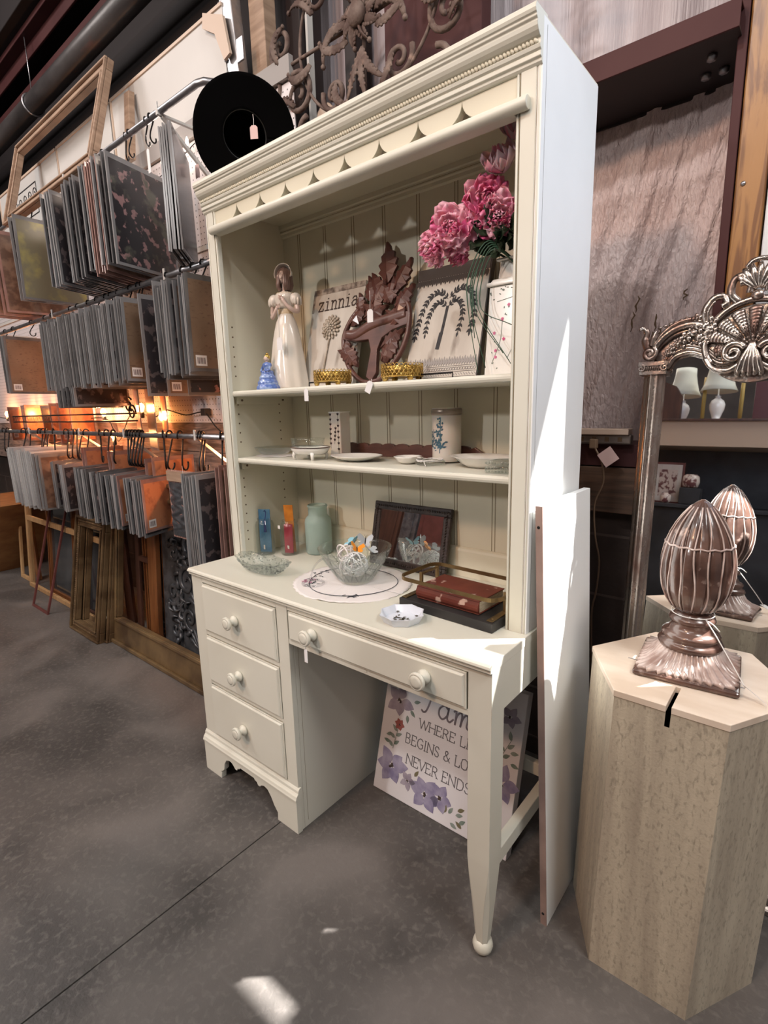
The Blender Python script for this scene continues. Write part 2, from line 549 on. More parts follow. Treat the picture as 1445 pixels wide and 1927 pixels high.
        if subsurf:
            md = o.modifiers.new('subsurf', 'SUBSURF')
            md.levels = md.render_levels = subsurf
        if solid:
            md = o.modifiers.new('solid', 'SOLIDIFY')
            md.thickness = solid
            md.offset = 0
        if bevel:
            md = o.modifiers.new('bevel', 'BEVEL')
            md.width = bevel
            md.segments = segs
            md.limit_method = 'ANGLE'
            md.angle_limit = math.radians(40)
        if label:
            o['label'] = label
        return o


def tag(o, label=None, cat=None, group=None, kind=None):
    if label:
        o['label'] = label
    if cat:
        o['category'] = cat
    if group:
        o['group'] = group
    if kind:
        o['kind'] = kind
    return o


def thing(name, label, cat, loc, group=None):
    o = bpy.data.objects.new(name, None)
    o.empty_display_size = .05
    COL.objects.link(o)
    o.location = loc
    WL[o.name] = Vector(loc)
    return tag(o, label, cat, group)


def dup(root, loc=None, rot=None, label=None, group=None):
    r = root.copy()
    COL.objects.link(r)
    if loc is not None:
        r.location = loc
    if rot is not None:
        r.rotation_euler = rot
    if label:
        r['label'] = label
    if group:
        r['group'] = group
    for ch in list(root.children):
        c = ch.copy()
        COL.objects.link(c)
        c.parent = r
        for g in list(ch.children):
            d = g.copy()
            COL.objects.link(d)
            d.parent = c
    return r


def struct(o):
    o['kind'] = 'structure'
    return o


def arc(cx, cz, r, a0, a1, n=8):
    return [(cx + r * math.cos(math.radians(a0 + (a1 - a0) * i / n)), cz + r * math.sin(math.radians(a0 + (a1 - a0) * i / n))) for i in range(n + 1)]


def spiral(c, r0, r1, a0, turns, n=26, y=0.):
    """xz-plane spiral points from outside (r0) to inside (r1)"""
    out = []
    for i in range(n + 1):
        t = i / n
        a = math.radians(a0) + turns * 2 * PI * t
        r = r0 + (r1 - r0) * t
        out.append((c[0] + r * math.cos(a), y, c[1] + r * math.sin(a)))
    return out


def smoothpts(pts, n=6):
    """Catmull-Rom through 3d points"""
    P = [Vector(p) for p in pts]
    P = [P[0] * 2 - P[1]] + P + [P[-1] * 2 - P[-2]]
    out = []
    for i in range(1, len(P) - 2):
        for k in range(n):
            t = k / n
            a, b, c, d = P[i - 1], P[i], P[i + 1], P[i + 2]
            out.append(.5 * ((2 * b) + (c - a) * t + (2 * a - 5 * b + 4 * c - d) * t * t + (3 * b - a - 3 * c + d) * t ** 3))
    out.append(P[-2])
    return out


# stroke letters, unit height 1: list of polylines, (x, y); width last
GL = {
    'W': ([[(0, 1), (.3, 0), (.55, .95), (.8, 0), (1.1, 1)]], 1.15, [(0, 1), (1.1, 1)]),
    'H': ([[(.08, 0), (.08, 1)], [(.72, 0), (.72, 1)], [(.08, .52), (.72, .52)]], .85, [(.08, 0), (.08, 1), (.72, 0), (.72, 1)]),
    'E': ([[(.58, .8), (.58, 1), (.08, 1), (.08, 0), (.6, 0), (.6, .2)], [(.08, .52), (.45, .52)]], .72, [(.08, 1), (.08, 0)]),
    'R': ([[(.1, 0), (.1, 1), (.4, 1), (.56, .9), (.58, .72), (.45, .54), (.1, .5)], [(.35, .5), (.68, 0)]], .78, [(.1, 0), (.68, 0)]),
    'L': ([[(.1, 1), (.1, 0), (.58, 0), (.6, .2)]], .68, [(.1, 1)]),
    'I': ([[(.14, 0), (.14, 1)]], .36, [(.14, 0), (.14, 1)]),
    'F': ([[(.1, 0), (.1, 1), (.58, 1), (.58, .8)], [(.1, .52), (.45, .52)]], .66, [(.1, 0)]),
    'B': ([[(.1, 0), (.1, 1), (.4, 1), (.55, .9), (.55, .68), (.4, .54), (.1, .54)], [(.4, .54), (.6, .42), (.62, .14), (.45, 0), (.1, 0)]], .78, []),
    'G': ([[(.7, .82), (.55, .98), (.35, 1), (.12, .8), (.06, .5), (.14, .18), (.38, 0), (.6, .04), (.72, .16), (.72, .45), (.5, .45)]], .88, []),
    'N': ([[(.08, 0), (.08, 1), (.76, 0), (.76, 1)]], .9, [(.08, 0), (.76, 1)]),
    'S': ([[(.52, .82), (.4, .98), (.2, .98), (.08, .8), (.14, .6), (.44, .42), (.54, .2), (.42, .02), (.18, .02), (.06, .2)]], .66, []),
    'O': ([[(.42, 1), (.16, .9), (.06, .5), (.16, .1), (.42, 0), (.68, .1), (.78, .5), (.68, .9), (.42, 1)]], .9, []),
    'V': ([[(0, 1), (.36, 0), (.72, 1)]], .78, [(0, 1), (.72, 1)]),
    'D': ([[(.1, 0), (.1, 1), (.42, 1), (.68, .85), (.76, .5), (.68, .15), (.42, 0), (.1, 0)]], .88, []),
    '&': ([[(.78, 0), (.2, .72), (.24, .95), (.42, .98), (.5, .8), (.4, .64), (.1, .38), (.1, .12), (.3, 0), (.55, .1), (.72, .45)]], .88, []),
    'z': ([[(.06, .5), (.06, .62), (.48, .62), (.06, 0), (.52, 0), (.52, .14)]], .66, []),
    'i': ([[(.1, .62), (.28, .62), (.28, 0)], [(.06, 0), (.5, 0)], [(.25, .84), (.31, .84)]], .62, []),
    'n': ([[(.04, .62), (.16, .62), (.16, 0)], [(.16, .42), (.3, .6), (.44, .62), (.54, .5), (.54, 0)], [(.04, 0), (.28, 0)], [(.44, 0), (.66, 0)]], .74, []),
    'a': ([[(.1, .5), (.2, .62), (.4, .62), (.48, .5), (.48, .06), (.58, 0)], [(.48, .38), (.2, .36), (.06, .2), (.12, .02), (.3, 0), (.48, .14)]], .66, []),
    ' ': ([], .42, []),
}


def ribbon(mb, pts, w, P, m=0, h=.0012):
    """flat raised strokes; P maps (u, v, lift) to a point"""
    for (a, b) in zip(pts[:-1], pts[1:]):
        dx, dy = b[0] - a[0], b[1] - a[1]
        L = math.hypot(dx, dy) or 1e-6
        nx, ny = -dy / L * w / 2, dx / L * w / 2
        ex, ey = dx / L * w * .35, dy / L * w * .35
        q = [(a[0] - ex - nx, a[1] - ey - ny), (b[0] + ex - nx, b[1] + ey - ny), (b[0] + ex + nx, b[1] + ey + ny), (a[0] - ex + nx, a[1] - ey + ny)]
        mb.hexa([P(x, y, 0) for x, y in q], [P(x, y, h) for x, y in q], m)


def write(mb, s, u, v, hgt, P, w, width=None, m=0, serif=True, ls=0., h=.0012):
    tot = sum(GL[c][1] + ls for c in s) * hgt
    k = (width / tot) if width else 1
    for c in s:
        st, wd, sf = GL[c]
        for pl in st:
            ribbon(mb, [(u + x * hgt * k, v + y * hgt) for x, y in pl], w, P, m, h)
        if serif:
            for (x, y) in sf:
                ribbon(mb, [(u + (x - .1) * hgt * k, v + y * hgt), (u + (x + .1) * hgt * k, v + y * hgt)], w * .7, P, m, h)
        u += (wd + ls) * hgt * k
    return u


def leaf(mb, P, u, v, L, W, ang, m=0, h=.0012, n=5):
    """pointed leaf lying on a plane, base at (u,v), pointing at ang degrees"""
    a = math.radians(ang)
    pts = []
    for i in range(n + 1):
        t = i / n
        pts.append((t * L, W / 2 * math.sin(PI * t ** .8)))
    for i in range(n - 1, 0, -1):
        t = i / n
        pts.append((t * L, -W / 2 * math.sin(PI * t ** .8)))
    q = [(u + x * math.cos(a) - y * math.sin(a), v + x * math.sin(a) + y * math.cos(a)) for x, y in pts]
    k = len(q)
    vs = [P(x, y, 0) for x, y in q] + [P(x, y, h) for x, y in q]
    fs = [tuple(range(k, 2 * k))] + [(i, (i + 1) % k, k + (i + 1) % k, k + i) for i in range(k)]
    mb.add(vs, fs, m)


def price_tag(loc, label, hang=.06, w=.022, h=.036, rot=0., mt='tag_white', cat='price tag', group=None, lean=0.):
    """tag hanging from a string; loc = where the string is tied"""
    t = thing('price_tag', label, cat, loc, group)
    x, y, z = loc
    b = MB()
    c = .006
    poly = [(-w / 2, -hang - h), (w / 2, -hang - h), (w / 2, -hang - c), (w / 2 - c, -hang), (-w / 2 + c, -hang), (-w / 2, -hang - c)]
    b.prism([(x + a, z + q) for a, q in poly], 'xz', y - .0006, y + .0006)
    b.build('card', mt, t)
    if hang > 0:
        s = MB()
        s.tube([(x, y, z), (x + .0015, y, z - hang * .5), (x, y, z - hang - .004)], .0008, 5)
        s.build('string', 'string_white', t)
    t.rotation_euler = (lean, 0, rot)
    return t

# ================================================================== SETTING
b = MB()
b.box(-8, .418, -8.5, .95, -.1, 0)
b.box(.422, 4.2, -8.5, .95, -.1, 0)
b.box(-8, 4.2, -8.5, 6, -.12, -.008, 1)
b.box(-8, 4.2, .95, 6, -.1, -.004, 0)
struct(b.build('floor', ['concrete', 'concrete_joint']))
b = MB()
b.box(-8, 1.60, .97, 1.05, .95, 2.13)
WB = b


def insul(u, v):
    x = -8 + u * 9.6
    z = .93 + v * 1.25
    return (x, .955 + .012 * math.sin(x * 9 + z * 2.5) + .008 * math.sin(x * 23 - z * 4), z)


b = MB()
b.box(-8, 1.60, .985, 1.05, .93, 2.2)
b.grid(lambda u, v: insul(u * 8.6 / 9.6, v), 120, 12)


def wrinkle(u, v):
    x, y, z = insul((8.6 + u) / 9.6, v)
    k = max(0, min(1, (x - .7) / .2))
    q = x - .38 * z
    y += k * (.0045 * math.sin(q * 55 + 1.5 * math.sin(z * 5)) + .003 * math.sin(q * 121 + z * 9) + .0012 * math.sin(q * 260 + z * 40))
    return (x, y, z)


b.grid(wrinkle, 260, 120)
# small tears in the facing
for (x, z, l) in ((1.135, 1.60, .05), (1.125, 1.555, .06), (1.19, 1.54, .05), (1.205, 1.50, .03), (1.265, 1.60, .03), (1.185, 1.49, .03)):
    q = [(x + random.Random(int(x * 999 + i)).uniform(-.005, .005), .938 - .001 * i, z - l * i / 5) for i in range(6)]
    b.tube(q, [.001, .003, .0022, .0035, .002, .001], 5, m=1)
struct(b.build('wall_back', ['vinyl_insulation', 'chip_brown']))
b = MB()
b.grid(lambda u, v: (-8 + u * 9.6, .965 + .012 * math.sin((-8 + u * 9.6) * 31), 2.2 + v * 2.1), 900, 1)
b.box(-8, 1.60, .99, 1.05, 2.2, 4.4)
struct(b.build('wall_back_upper', 'vinyl_upper'))
b = MB()
b.box(1.60, 3.1, .97, 1.05, 2.85, 4.4)
b.box(3.1, 4.2, .97, 1.05, 0, 4.4)
struct(b.build('wall_back_right', 'vinyl_upper'))
b = MB()
b.box(-8, 1.58, .80, .96, 0, .96)
for i, z in enumerate((.07, .27, .47, .67, .87)):
    b.box(-8, 1.579, .7985, .80, z - .004, z + .004, 1)
    for k in range(0, 22):
        x = -7 + .4 * k + (.2 if i % 2 else 0)
        b.box(x - .004, x + .004, .7985, .80, z, z + .2, 1)
struct(b.build('wall_lower', ['block_paint', 'block_joint']))
b = MB()
b.box(-8, -7.9, -8.5, 1, 0, 4.4)
struct(b.build('wall_left', 'roof_insulation'))
b = MB()
b.box(4.1, 4.2, -8.5, 1, 0, 4.4)
struct(b.build('wall_right', 'roof_insulation'))
b = MB()
b.box(-8, 4.2, -8.5, -8.4, 0, 4.4)
struct(b.build('wall_front', 'roof_insulation'))
b = MB()
b.box(-8, 4.2, -8.5, 1.05, 4.4, 4.5)
struct(b.build('ceiling', 'roof_insulation'))
# roof steel: eave purlins running along the wall
b = MB()
b.box(-8, -.2, .53, .96, 3.60, 3.76)
struct(b.build('trim_1', 'black_roof', bevel=.004))
b = MB()
b.box(-8, -.2, .80, .96, 2.60, 3.60)
struct(b.build('trim_2', 'black_roof'))
b = MB()
b.box(-8, -.2, .60, .67, 3.57, 3.60)
b.box(-8, -.2, .66, .672, 3.50, 3.60)
struct(b.build('trim_3', 'purple_steel', bevel=.003))
b = MB()
b.box(-8, -.2, .72, .80, 3.40, 3.46)
struct(b.build('trim_4', 'purple_steel', bevel=.003))
b = MB()
b.box(-3.6, -3.48, -6, .1, 4.2, 4.36)
struct(b.build('trim_5', 'black_roof'))
# girts, column, lower wall rail
b = MB()
b.box(-.55, 1.374, .70, .706, 2.107, 2.165)
b.box(-.55, 1.374, .706, .955, 2.107, 2.112, 1)  # underside plate near black: the girt's shade is put into its colour
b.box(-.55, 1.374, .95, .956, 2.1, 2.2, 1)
b.box(-.55, 1.374, .706, .955, 2.160, 2.165)
struct(b.build('trim_6', ['purple_steel', 'dark_and_shaded_steel'], bevel=.001))
b = MB()
b.box(-.3, 1.374, .745, .93, 1.095, 1.160)
struct(b.build('trim_7', 'purple_steel', bevel=.002))
b = MB()
b.box(1.366, 1.386, .745, .96, 0, 4.4)
b.box(1.366, 1.44, .86, .96, 0, 4.4)
struct(b.build('trim_8', 'purple_steel', bevel=.002))
b = MB()
b.box(1.388, 1.452, .75, .86, 0, 4.3)
struct(b.build('trim_9', 'honey_wood', bevel=.004))
b = MB()
b.box(1.456, 1.60, .76, .97, 0, 2.9)
b.box(1.456, 1.475, .745, .76, 0, 2.9)
struct(b.build('trim_10', 'door_metal', bevel=.003))
b = MB()
b.box(.2, 1.30, .74, .795, .955, 1.092)
struct(b.build('trim_11', 'old_plank', bevel=.003))
for (x, z) in ((1.405, 1.79), ):
    b = MB()
    b.lathe([(.006, 0), (.005, .003), (.001, .005)], (0, 0, 0), 10)
    b.xf(Matrix.Translation((x, .75, z)) @ Matrix.Rotation(PI / 2, 4, 'X'))
    tag(b.build('screw', 'galv'), 'round screw head in the golden wooden post', 'screw')
# bolts under the girt
for (x, y, z) in ((1.31, .78, 2.104), (1.325, .86, 2.104), (1.285, .86, 2.104)):
    b = MB()
    b.lathe([(.011, -.008), (.012, -.002), (.012, .003)], (x, y, z), 6)
    tag(b.build('bolt', 'galv', origin=(x, y, z)), 'steel bolt under the dark wall rail beside the column', 'bolt', 'bolts under the wall rail')
# wall above the desk: dark steel door posts and lilac cladding strips
b = MB()
for (x0, x1, mi) in ((-.60, -.33, 0), (.02, .075, 0), (.43, .60, 0)):
    b.box(x0, x1, .86, .95, 2.17, 4.3, mi)
struct(b.build('trim_12', 'dark_and_shaded_steel', bevel=.003))
b = MB()
b.box(.27, .66, .80, .86, 2.17, 4.3)
struct(b.build('trim_13', 'purple_steel', bevel=.003))
b = MB()
b.box(-.13, -.118, .80, .83, 2.17, 4.0)
struct(b.build('trim_14', 'white_panel'))
b = MB()
b.box(-.40, -.14, .78, .90, 0, 4.0)
struct(b.build('trim_15', 'dark_and_shaded_steel', bevel=.003))

# far pipe
b = MB()
b.tube([(-7.8, .62, 3.2), (-4, .62, 3.2), (-2, .62, 3.2), (0.4, .62, 3.2)], .055, 20)
pp = thing('duct_pipe', 'long black insulated duct pipe running under the roof', 'pipe', (-2, .62, 3.128))
b.build('pipe', 'pipe_black', pp)
for x in (-2.42, -.62, -4.2):
    b = MB()
    b.tube([(x, .62 + .060 * math.cos(a * PI / 10), 3.2 + .060 * math.sin(a * PI / 10)) for a in range(20)], .006, 6, closed=True)
    b.tube([(x, .62, 3.26), (x, .62, 3.6)], .003, 5)
    b.build('hanger_strap', 'galv', pp)

# unseen cupboard added right of the mirror, shaped to keep sun off the floor
t = thing('sun_block_cupboard', 'tall dark red brown cupboard added out of view right of the mirror to block the sun', 'cupboard', (2.2, .70, 0))
b = MB()
b.box(1.96, 2.75, .60, .73, .06, 1.87)
b.box(1.73, 1.96, .63, .73, .06, 1.33)  # low wing, height set so sun still reaches the upper finial
b.box(1.72, 1.97, .62, .74, 1.33, 1.35)
b.box(1.75, 2.73, .65, .72, 0, .06)
b.box(1.945, 2.77, .585, .74, 1.87, 1.90)
b.build('body', 'dark_brown', t, bevel=.004)
for x0, x1 in ((1.98, 2.34), (2.37, 2.72)):
    b = MB()
    b.box(x0, x1, .588, .60, .12, 1.78)
    b.box(x0 + .06, x1 - .06, .582, .59, .20, 1.70)
    d = b.build('door', 'red_lacquer', t, bevel=.003)
    b = MB()
    b.ell((x0 + .03 if x0 > 2 else x1 - .03, .575, .95), .014)
    b.build('knob', 'brass', d)

b = MB()
b.box(1.72, 1.944, .600, .635, 1.532, 1.865)  # unseen box added to cut stray sun on the floor
b.box(1.735, 1.93, .595, .60, 1.55, 1.85)
b.box(1.695, 1.72, .600, .63, 1.532, 1.74)
tag(b.build('sun_block_box', 'dark_brown', origin=(1.83, .69, 1.56), bevel=.003), 'small dark box added out of view beside the tall cupboard to block the sun', 'box')

# ================================================================== DESK
Z0 = .765
desk = thing('writing_desk', 'cream painted pedestal desk with round wooden knobs', 'desk', (.574, .24, 0))
b = MB()
prof = [(.486, .744), (.486, .765), (.006, .765), (.0, .761), (-.002, .756), (.001, .753), (.004, .752), (.004, .744)]
b.prism(prof, 'yz', 0, 1.148)
b.build('desktop', 'cream_paint', desk, bevel=.0015)
b = MB()
b.box(.006, .026, .0305, .47, .0, .744)
b.box(.480, .500, .0305, .47, .0, .744)
b.box(.006, .5, .45, .47, .1, .744)
b.box(.026, .48, .03, .45, .1, .118)
# face frame
b.box(.002, .066, .0125, .03, .10, .744)
b.box(.452, .500, .0125, .03, .0, .744)
for z0, z1 in ((.724, .744), (.538, .552), (.356, .367), (.10, .159)):
    b.box(.066, .452, .0125, .03, z0, z1)
b.build('pedestal', 'cream_paint', desk, bevel=.001)
b = MB()
b.box(.4995, .5004, .0445, .0455, .02, .62, 0)
b.build('side_groove', 'groove_dark', desk)
# plinth
cut = [(.0, 0), (.094, 0), (.098, .022), (.096, .03), (.106, .034), (.116, .045), (.122, .07), (.135, .088), (.152, .096), (.168, .094), (.178, .086), (.186, .078),
       (.196, .078), (.202, .088), (.212, .09), (.216, .096), (.292, .096), (.296, .090), (.306, .088), (.312, .078), (.322, .078), (.33, .086), (.345, .092),
       (.362, .088), (.378, .070), (.392, .046), (.402, .034), (.408, .028), (.406, 0), (.504, 0), (.504, .118), (.0, .118)]
b = MB()
b.prism(cut, 'xz', -.002, .018)
b.build('plinth', 'cream_paint', desk, bevel=.0015)
b = MB()
b.prism([(.0125, .153), (.010, .150), (.007, .146), (.006, .138), (.003, .134), (-.001, .130), (-.003, .124), (-.005, .120), (-.005, .115), (.02, .115), (.02, .153)], 'yz', -.002, .506)
b.build('plinth_molding', 'cream_paint', desk, bevel=.0008)


def knob(c, parent):
    x, y, z = c
    b = MB()
    pr = [(.012, 0), (.0165, .002), (.0175, .006), (.016, .011), (.0095, .015), (.0085, .020), (.012, .024), (.019, .027), (.0215, .031), (.021, .036), (.017, .0385),
          (.016, .037), (.0155, .0385), (.008, .0395), (.0005, .0398)]
    b.lathe(pr, (0, 0, 0), 24)
    b.xf(Matrix.Translation((x, y, z)) @ Matrix.Rotation(PI / 2, 4, 'X'))
    b.build('knob', 'cream_paint', parent)


def drawer(x0, x1, z0, z1, knobs):
    b = MB()
    y = .0125
    b.box(x0 + .003, x1 - .003, y - .001, y + .35, z0 + .003, z1 - .003)
    e = .009
    b.hexa([(x0 + .001, y - .004, z0 + .001), (x1 - .001, y - .004, z0 + .001), (x1 - .001, y, z0 + .001), (x0 + .001, y, z0 + .001)],
           [(x0 + .001, y - .004, z1 - .001), (x1 - .001, y - .004, z1 - .001), (x1 - .001, y, z1 - .001), (x0 + .001, y, z1 - .001)])
    # raised field
    b.add([(x0 + e, y - .009, z0 + e), (x1 - e, y - .009, z0 + e), (x1 - e, y - .009, z1 - e), (x0 + e, y - .009, z1 - e),
           (x0 + .005, y - .0045, z0 + .005), (x1 - .005, y - .0045, z0 + .005), (x1 - .005, y - .0045, z1 - .005), (x0 + .005, y - .0045, z1 - .005)],
          [(0, 1, 2, 3), (4, 5, 1, 0), (5, 6, 2, 1), (6, 7, 3, 2), (7, 4, 0, 3)])
    d = b.build('drawer', 'cream_paint', desk, bevel=.0012)
    for kx, kz in knobs:
        knob((kx, y - .009, kz), d)


drawer(.066, .452, .553, .723, [(.256, .638)])
drawer(.066, .452, .368, .537, [(.256, .450)])
drawer(.066, .452, .160, .355, [(.256, .257)])
drawer(.508, 1.089, .641, .729, [(.617, .690), (.985, .690)])
b = MB()
b.box(.502, 1.091, .0125, .03, .627, .641)
b.box(.502, 1.091, .0125, .03, .729, .744)
b.box(.502, 1.091, .03, .45, .70, .744)
b.box(1.118, 1.147, .068, .47, .637, .744)
b.box(.502, 1.12, .455, .475, .62, .744)
b.box(.79, .80, .0115, .0125, .633, .640)
b.build('apron', 'cream_paint', desk, bevel=.001)


def leg(cx, cy, front=True):
    b = MB()
    h = .028
    rings = []
    for z, hh, ch in ((.744, h, 0), (.30, h, .0), (.27, h, .001), (.22, .0265, .004), (.16, .024, .009), (.10, .0205, .0105), (.05, .0165, .0085), (.036, .0155, .008)):
        r = []
        for sx, sy in ((1, 1), (-1, 1), (-1, -1), (1, -1)):
            if sx * sy > 0:
                r += [(cx + sx * hh, cy + sy * (hh - ch), z), (cx + sx * (hh - ch), cy + sy * hh, z)]
            else:
                r += [(cx + sx * (hh - ch), cy + sy * hh, z), (cx + sx * hh, cy + sy * (hh - ch), z)]
        rings.append(r)
    vs = [p for r in rings for p in r]
    fs = [tuple(range(8)), tuple(range(8 * (len(rings) - 1), 8 * len(rings)))[::-1]]
    for i in range(len(rings) - 1):
        for k in range(8):
            l = (k + 1) % 8
            fs.append((i * 8 + k, (i + 1) * 8 + k, (i + 1) * 8 + l, i * 8 + l))
    b.add(vs, fs)
    lg = b.build('leg', 'cream_paint', desk)
    b = MB()
    b.lathe([(.004, 0), (.014, .002), (.022, .010), (.0245, .021), (.022, .032), (.015, .039)], (cx, cy, 0), 20)
    b.build('ball_foot', 'cream_paint', lg)


leg(1.119, .0405)
leg(1.119, .452)
b = MB()
b.box(1.104, 1.130, .068, .425, .205, .245)
b.build('side_stretcher', 'cream_paint', desk, bevel=.002)
b = MB()
b.box(.50, 1.092, .44, .462, .205, .245)
b.build('back_stretcher', 'cream_paint', desk, bevel=.002)

# ================================================================== HUTCH
hut = thing('hutch', 'tall cream bookcase hutch with a scalloped valance standing on the desk', 'hutch', (.574, .33, Z0))
HL, HR, YH, YB = .009, 1.140, .181, .483
b = MB()
b.box(HL, .045, .199, YB, Z0, 1.985)
b.build('side_panel', 'cream_plain', hut, bevel=.001)
b = MB()
b.box(1.104, 1.118, .199, YB, Z0, 1.985)
b.box(1.118, HR + .0012, .1825, YB, Z0, 1.985, 1)
b.build('side_panel', ['cream_plain', 'white_laminate'], hut, bevel=.001, label='white outer side panel')
b = MB()
for x in (.0455, ):
    for k in range(24):
        z = Z0 + .06 + k * .032
        if abs(z - 1.124) < .03 or abs(z - 1.35) < .04 or z > 1.62:
            continue
        for y in (.225, .405):
            b.tube([(.0445, y, z), (.0458, y, z)], .0028, 8)
b.build('pin_holes', 'chip_brown', hut)
for x0 in (HL, 1.0885):
    b = MB()
    x1 = x0 + .0515
    b.box(x0, x1, YH + .003, .199, Z0, 1.93)
    b.box(x0 + .010, x1 - .010, YH, YH + .004, Z0, 1.93)
    b.tube([(x0 + .004, YH + .003, Z0), (x0 + .004, YH + .003, 1.92)], .003, 8)
    b.tube([(x1 - .004, YH + .003, Z0), (x1 - .004, YH + .003, 1.92)], .003, 8)
    for gx in (x0 + .0085, x1 - .0085):
        b.box(gx - .0008, gx + .0008, YH + .001, YH + .0032, Z0, 1.92, 1)
    b.build('stile', ['cream_paint', 'groove_dark'], hut, bevel=.001)
b = MB()
for (x0, x1) in ((.045, 1.104), ):
    b.box(x0, x1, .470, YB, Z0, 1.985)
for k in range(1, 9):
    x = .129 * k
    for dx in (-.005, .005):
        b.box(x + dx - .001, x + dx + .001, .4692, .4702, Z0 + .09, 1.885, 1)
b.build('back_panel', ['cream_plain', 'groove_dark'], hut)
b = MB()
b.prism([(.470, .858), (.466, .858), (.461, .853), (.459, .846), (.458, .765), (.470, .765)], 'yz', .045, 1.104)
b.build('back_baseboard', 'cream_plain', hut, bevel=.001)
b = MB()
b.prism([(.470, 1.985), (.455, 1.985), (.455, 1.912), (.459, 1.909), (.459, 1.900), (.463, 1.897), (.463, 1.888), (.470, 1.884)], 'yz', .045, 1.104)
b.box(.045, 1.104, .4588, .4595, 1.903, 1.9045, 1)
b.build('top_back_rail', ['cream_plain', 'groove_dark'], hut)


def shelf(z):
    b = MB()
    pr = [(.470, z - .018), (.470, z), (.201, z), (.197, z - .002), (.1955, z - .006), (.1955, z - .011), (.198, z - .016), (.202, z - .018)]
    b.prism(pr, 'yz', .0455, 1.1035)
    b.build('shelf', 'cream_paint', hut, bevel=.0008)
    b = MB()
    b.box(.045, .055, .215, .440, z - .043, z - .018)
    b.box(1.094, 1.104, .215, .440, z - .043, z - .018)
    for y in (.235, .415):
        b.tube([(.055, y, z - .030), (.059, y, z - .030)], .004, 8, m=1)
    b.build('shelf_cleat', ['cream_plain', 'chip_brown'], hut, bevel=.001)


shelf(1.35)
shelf(1.124)
# valance with scallops
pts = [(1.0885, 1.925), (.0605, 1.925), (.0605, 1.846)]
c0 = .174 - .1130
cusps = [.174 + .1130 * k for k in range(8)]
prev = .0605
lowz, topz = 1.8595, 1.902


def half(x0, z0, x1, z1, n=8):
    """concave curve from cusp down to the rail"""
    out = []
    for i in range(1, n + 1):
        t = i / n
        a = t * PI / 2
        out.append((x0 + (x1 - x0) * (1 - math.cos(a)) ** 1.0, z0 + (z1 - z0) * math.sin(a)))
    return out


low = [(.0605, lowz)]
for cx in cusps:
    # rise to cusp: mirror of half
    up = half(cx, topz, cx - .0565, lowz)
    seq = [(cx, topz)] + up
    seq = seq[::-1]
    if cx == cusps[0]:
        seq = [p for p in seq if p[0] > .0605 + .02]
    low += seq
    dn = half(cx, topz, cx + .0565, lowz)
    low += dn
low = [p for i, p in enumerate(low) if i == 0 or (abs(p[0] - low[i - 1][0]) + abs(p[1] - low[i - 1][1])) > 1e-5]
low += [(1.0885, lowz)]
poly = low + [(1.0885, 1.925), (.0605, 1.925)]
b = MB()
b.prism(poly, 'xz', YH + .004, YH + .022)
b.build('valance', 'cream_plain', hut, bevel=.0006, segs=1)
b = MB()
n = 10
pr = [(.176 + .013 * math.cos(PI / 2 + PI * i / n), 1.8475 + .0125 * math.sin(PI / 2 + PI * i / n)) for i in range(n + 1)] + [(.200, 1.835), (.200, 1.860)]
b.prism(pr, 'yz', .0605, 1.0885, smooth=False)
b.tube([(.048, .174, 1.8475), (1.118, .174, 1.8475)], .0125, 16)
b.build('valance_rail', 'cream_paint', hut, bevel=.001)
# crown
cr = [(.199, 1.905), (.181, 1.905), (.177, 1.909), (.1765, 1.914), (.172, 1.916), (.172, 1.923), (.1745, 1.925), (.170, 1.928), (.168, 1.934), (.171, 1.936),
      (.171, 1.944), (.166, 1.946), (.160, 1.951), (.156, 1.957), (.1545, 1.963), (.155, 1.966), (.151, 1.969), (.151, 1.973), (.148, 1.975), (.146, 1.980), (.147, 1.987),
      (.150, 1.991), (.199, 1.991)]
b = MB()
b.prism(cr, 'yz', HL - .004, HR + .001)
b.build('crown_molding', 'cream_paint', hut, bevel=.0007, segs=1)
b = MB()
k = 0
x = HL
while x < HR - .002:
    b.ell((x, .1695, 1.940), (.0066, .0034, .0034), Euler((0, .85, 0)), 8, 6)
    x += .0078
b.build('rope_molding', 'cream_plain', hut)
b = MB()
b.box(HL, HR, .199, YB, 1.975, 1.989)
b.box(.045, 1.104, .20, .47, 1.925, 1.93)
b.build('top_panel', 'cream_plain', hut, bevel=.001)
b = MB()
b.box(HR + .0008, HR + .0016, .1985, .1993, Z0, 1.975)
b.build('side_seam', 'lace_grey', hut)

# ================================================================== LOOSE BOARD
lb = thing('loose_shelf_board', 'white laminated shelf board on end leaning against the hutch side', 'board', (1.2075, .34, 0))
b = MB()


def slab(y0, y1, z0, z1, xo0, xo1, m=0):
    f = lambda z: 1.199 - .049 * z / 1.066
    b.hexa([(f(z0) + xo0, y0, z0), (f(z0) + xo1, y0, z0), (f(z0) + xo1, y1, z0), (f(z0) + xo0, y1, z0)],
           [(f(z1) + xo0, y0, z1), (f(z1) + xo1, y0, z1), (f(z1) + xo1, y1, z1), (f(z1) + xo0, y1, z1)], m)


slab(.192, .492, 0, 1.066, 0, .017)
b.build('panel', 'white_laminate', lb, bevel=.0008)
b = MB()
slab(.190, .192, 0, 1.065, .0005, .0165)
b.build('front_edge', 'board_edge', lb, label='bare brown front edge of the board')
b = MB()
for z in (1.018, .032):
    x = 1.2065 - .049 * z / 1.066
    b.tube([(x, .1895, z), (x, .1905, z)], .0035, 10)
b.build('dowel_hole', 'dark_void', lb)

# ================================================================== TRAVERTINE PEDESTAL
px, py, H = 1.424, .348, .70
ped = thing('travertine_pedestal', 'tall six-sided beige travertine stone pedestal', 'pedestal', (px, py, 0))


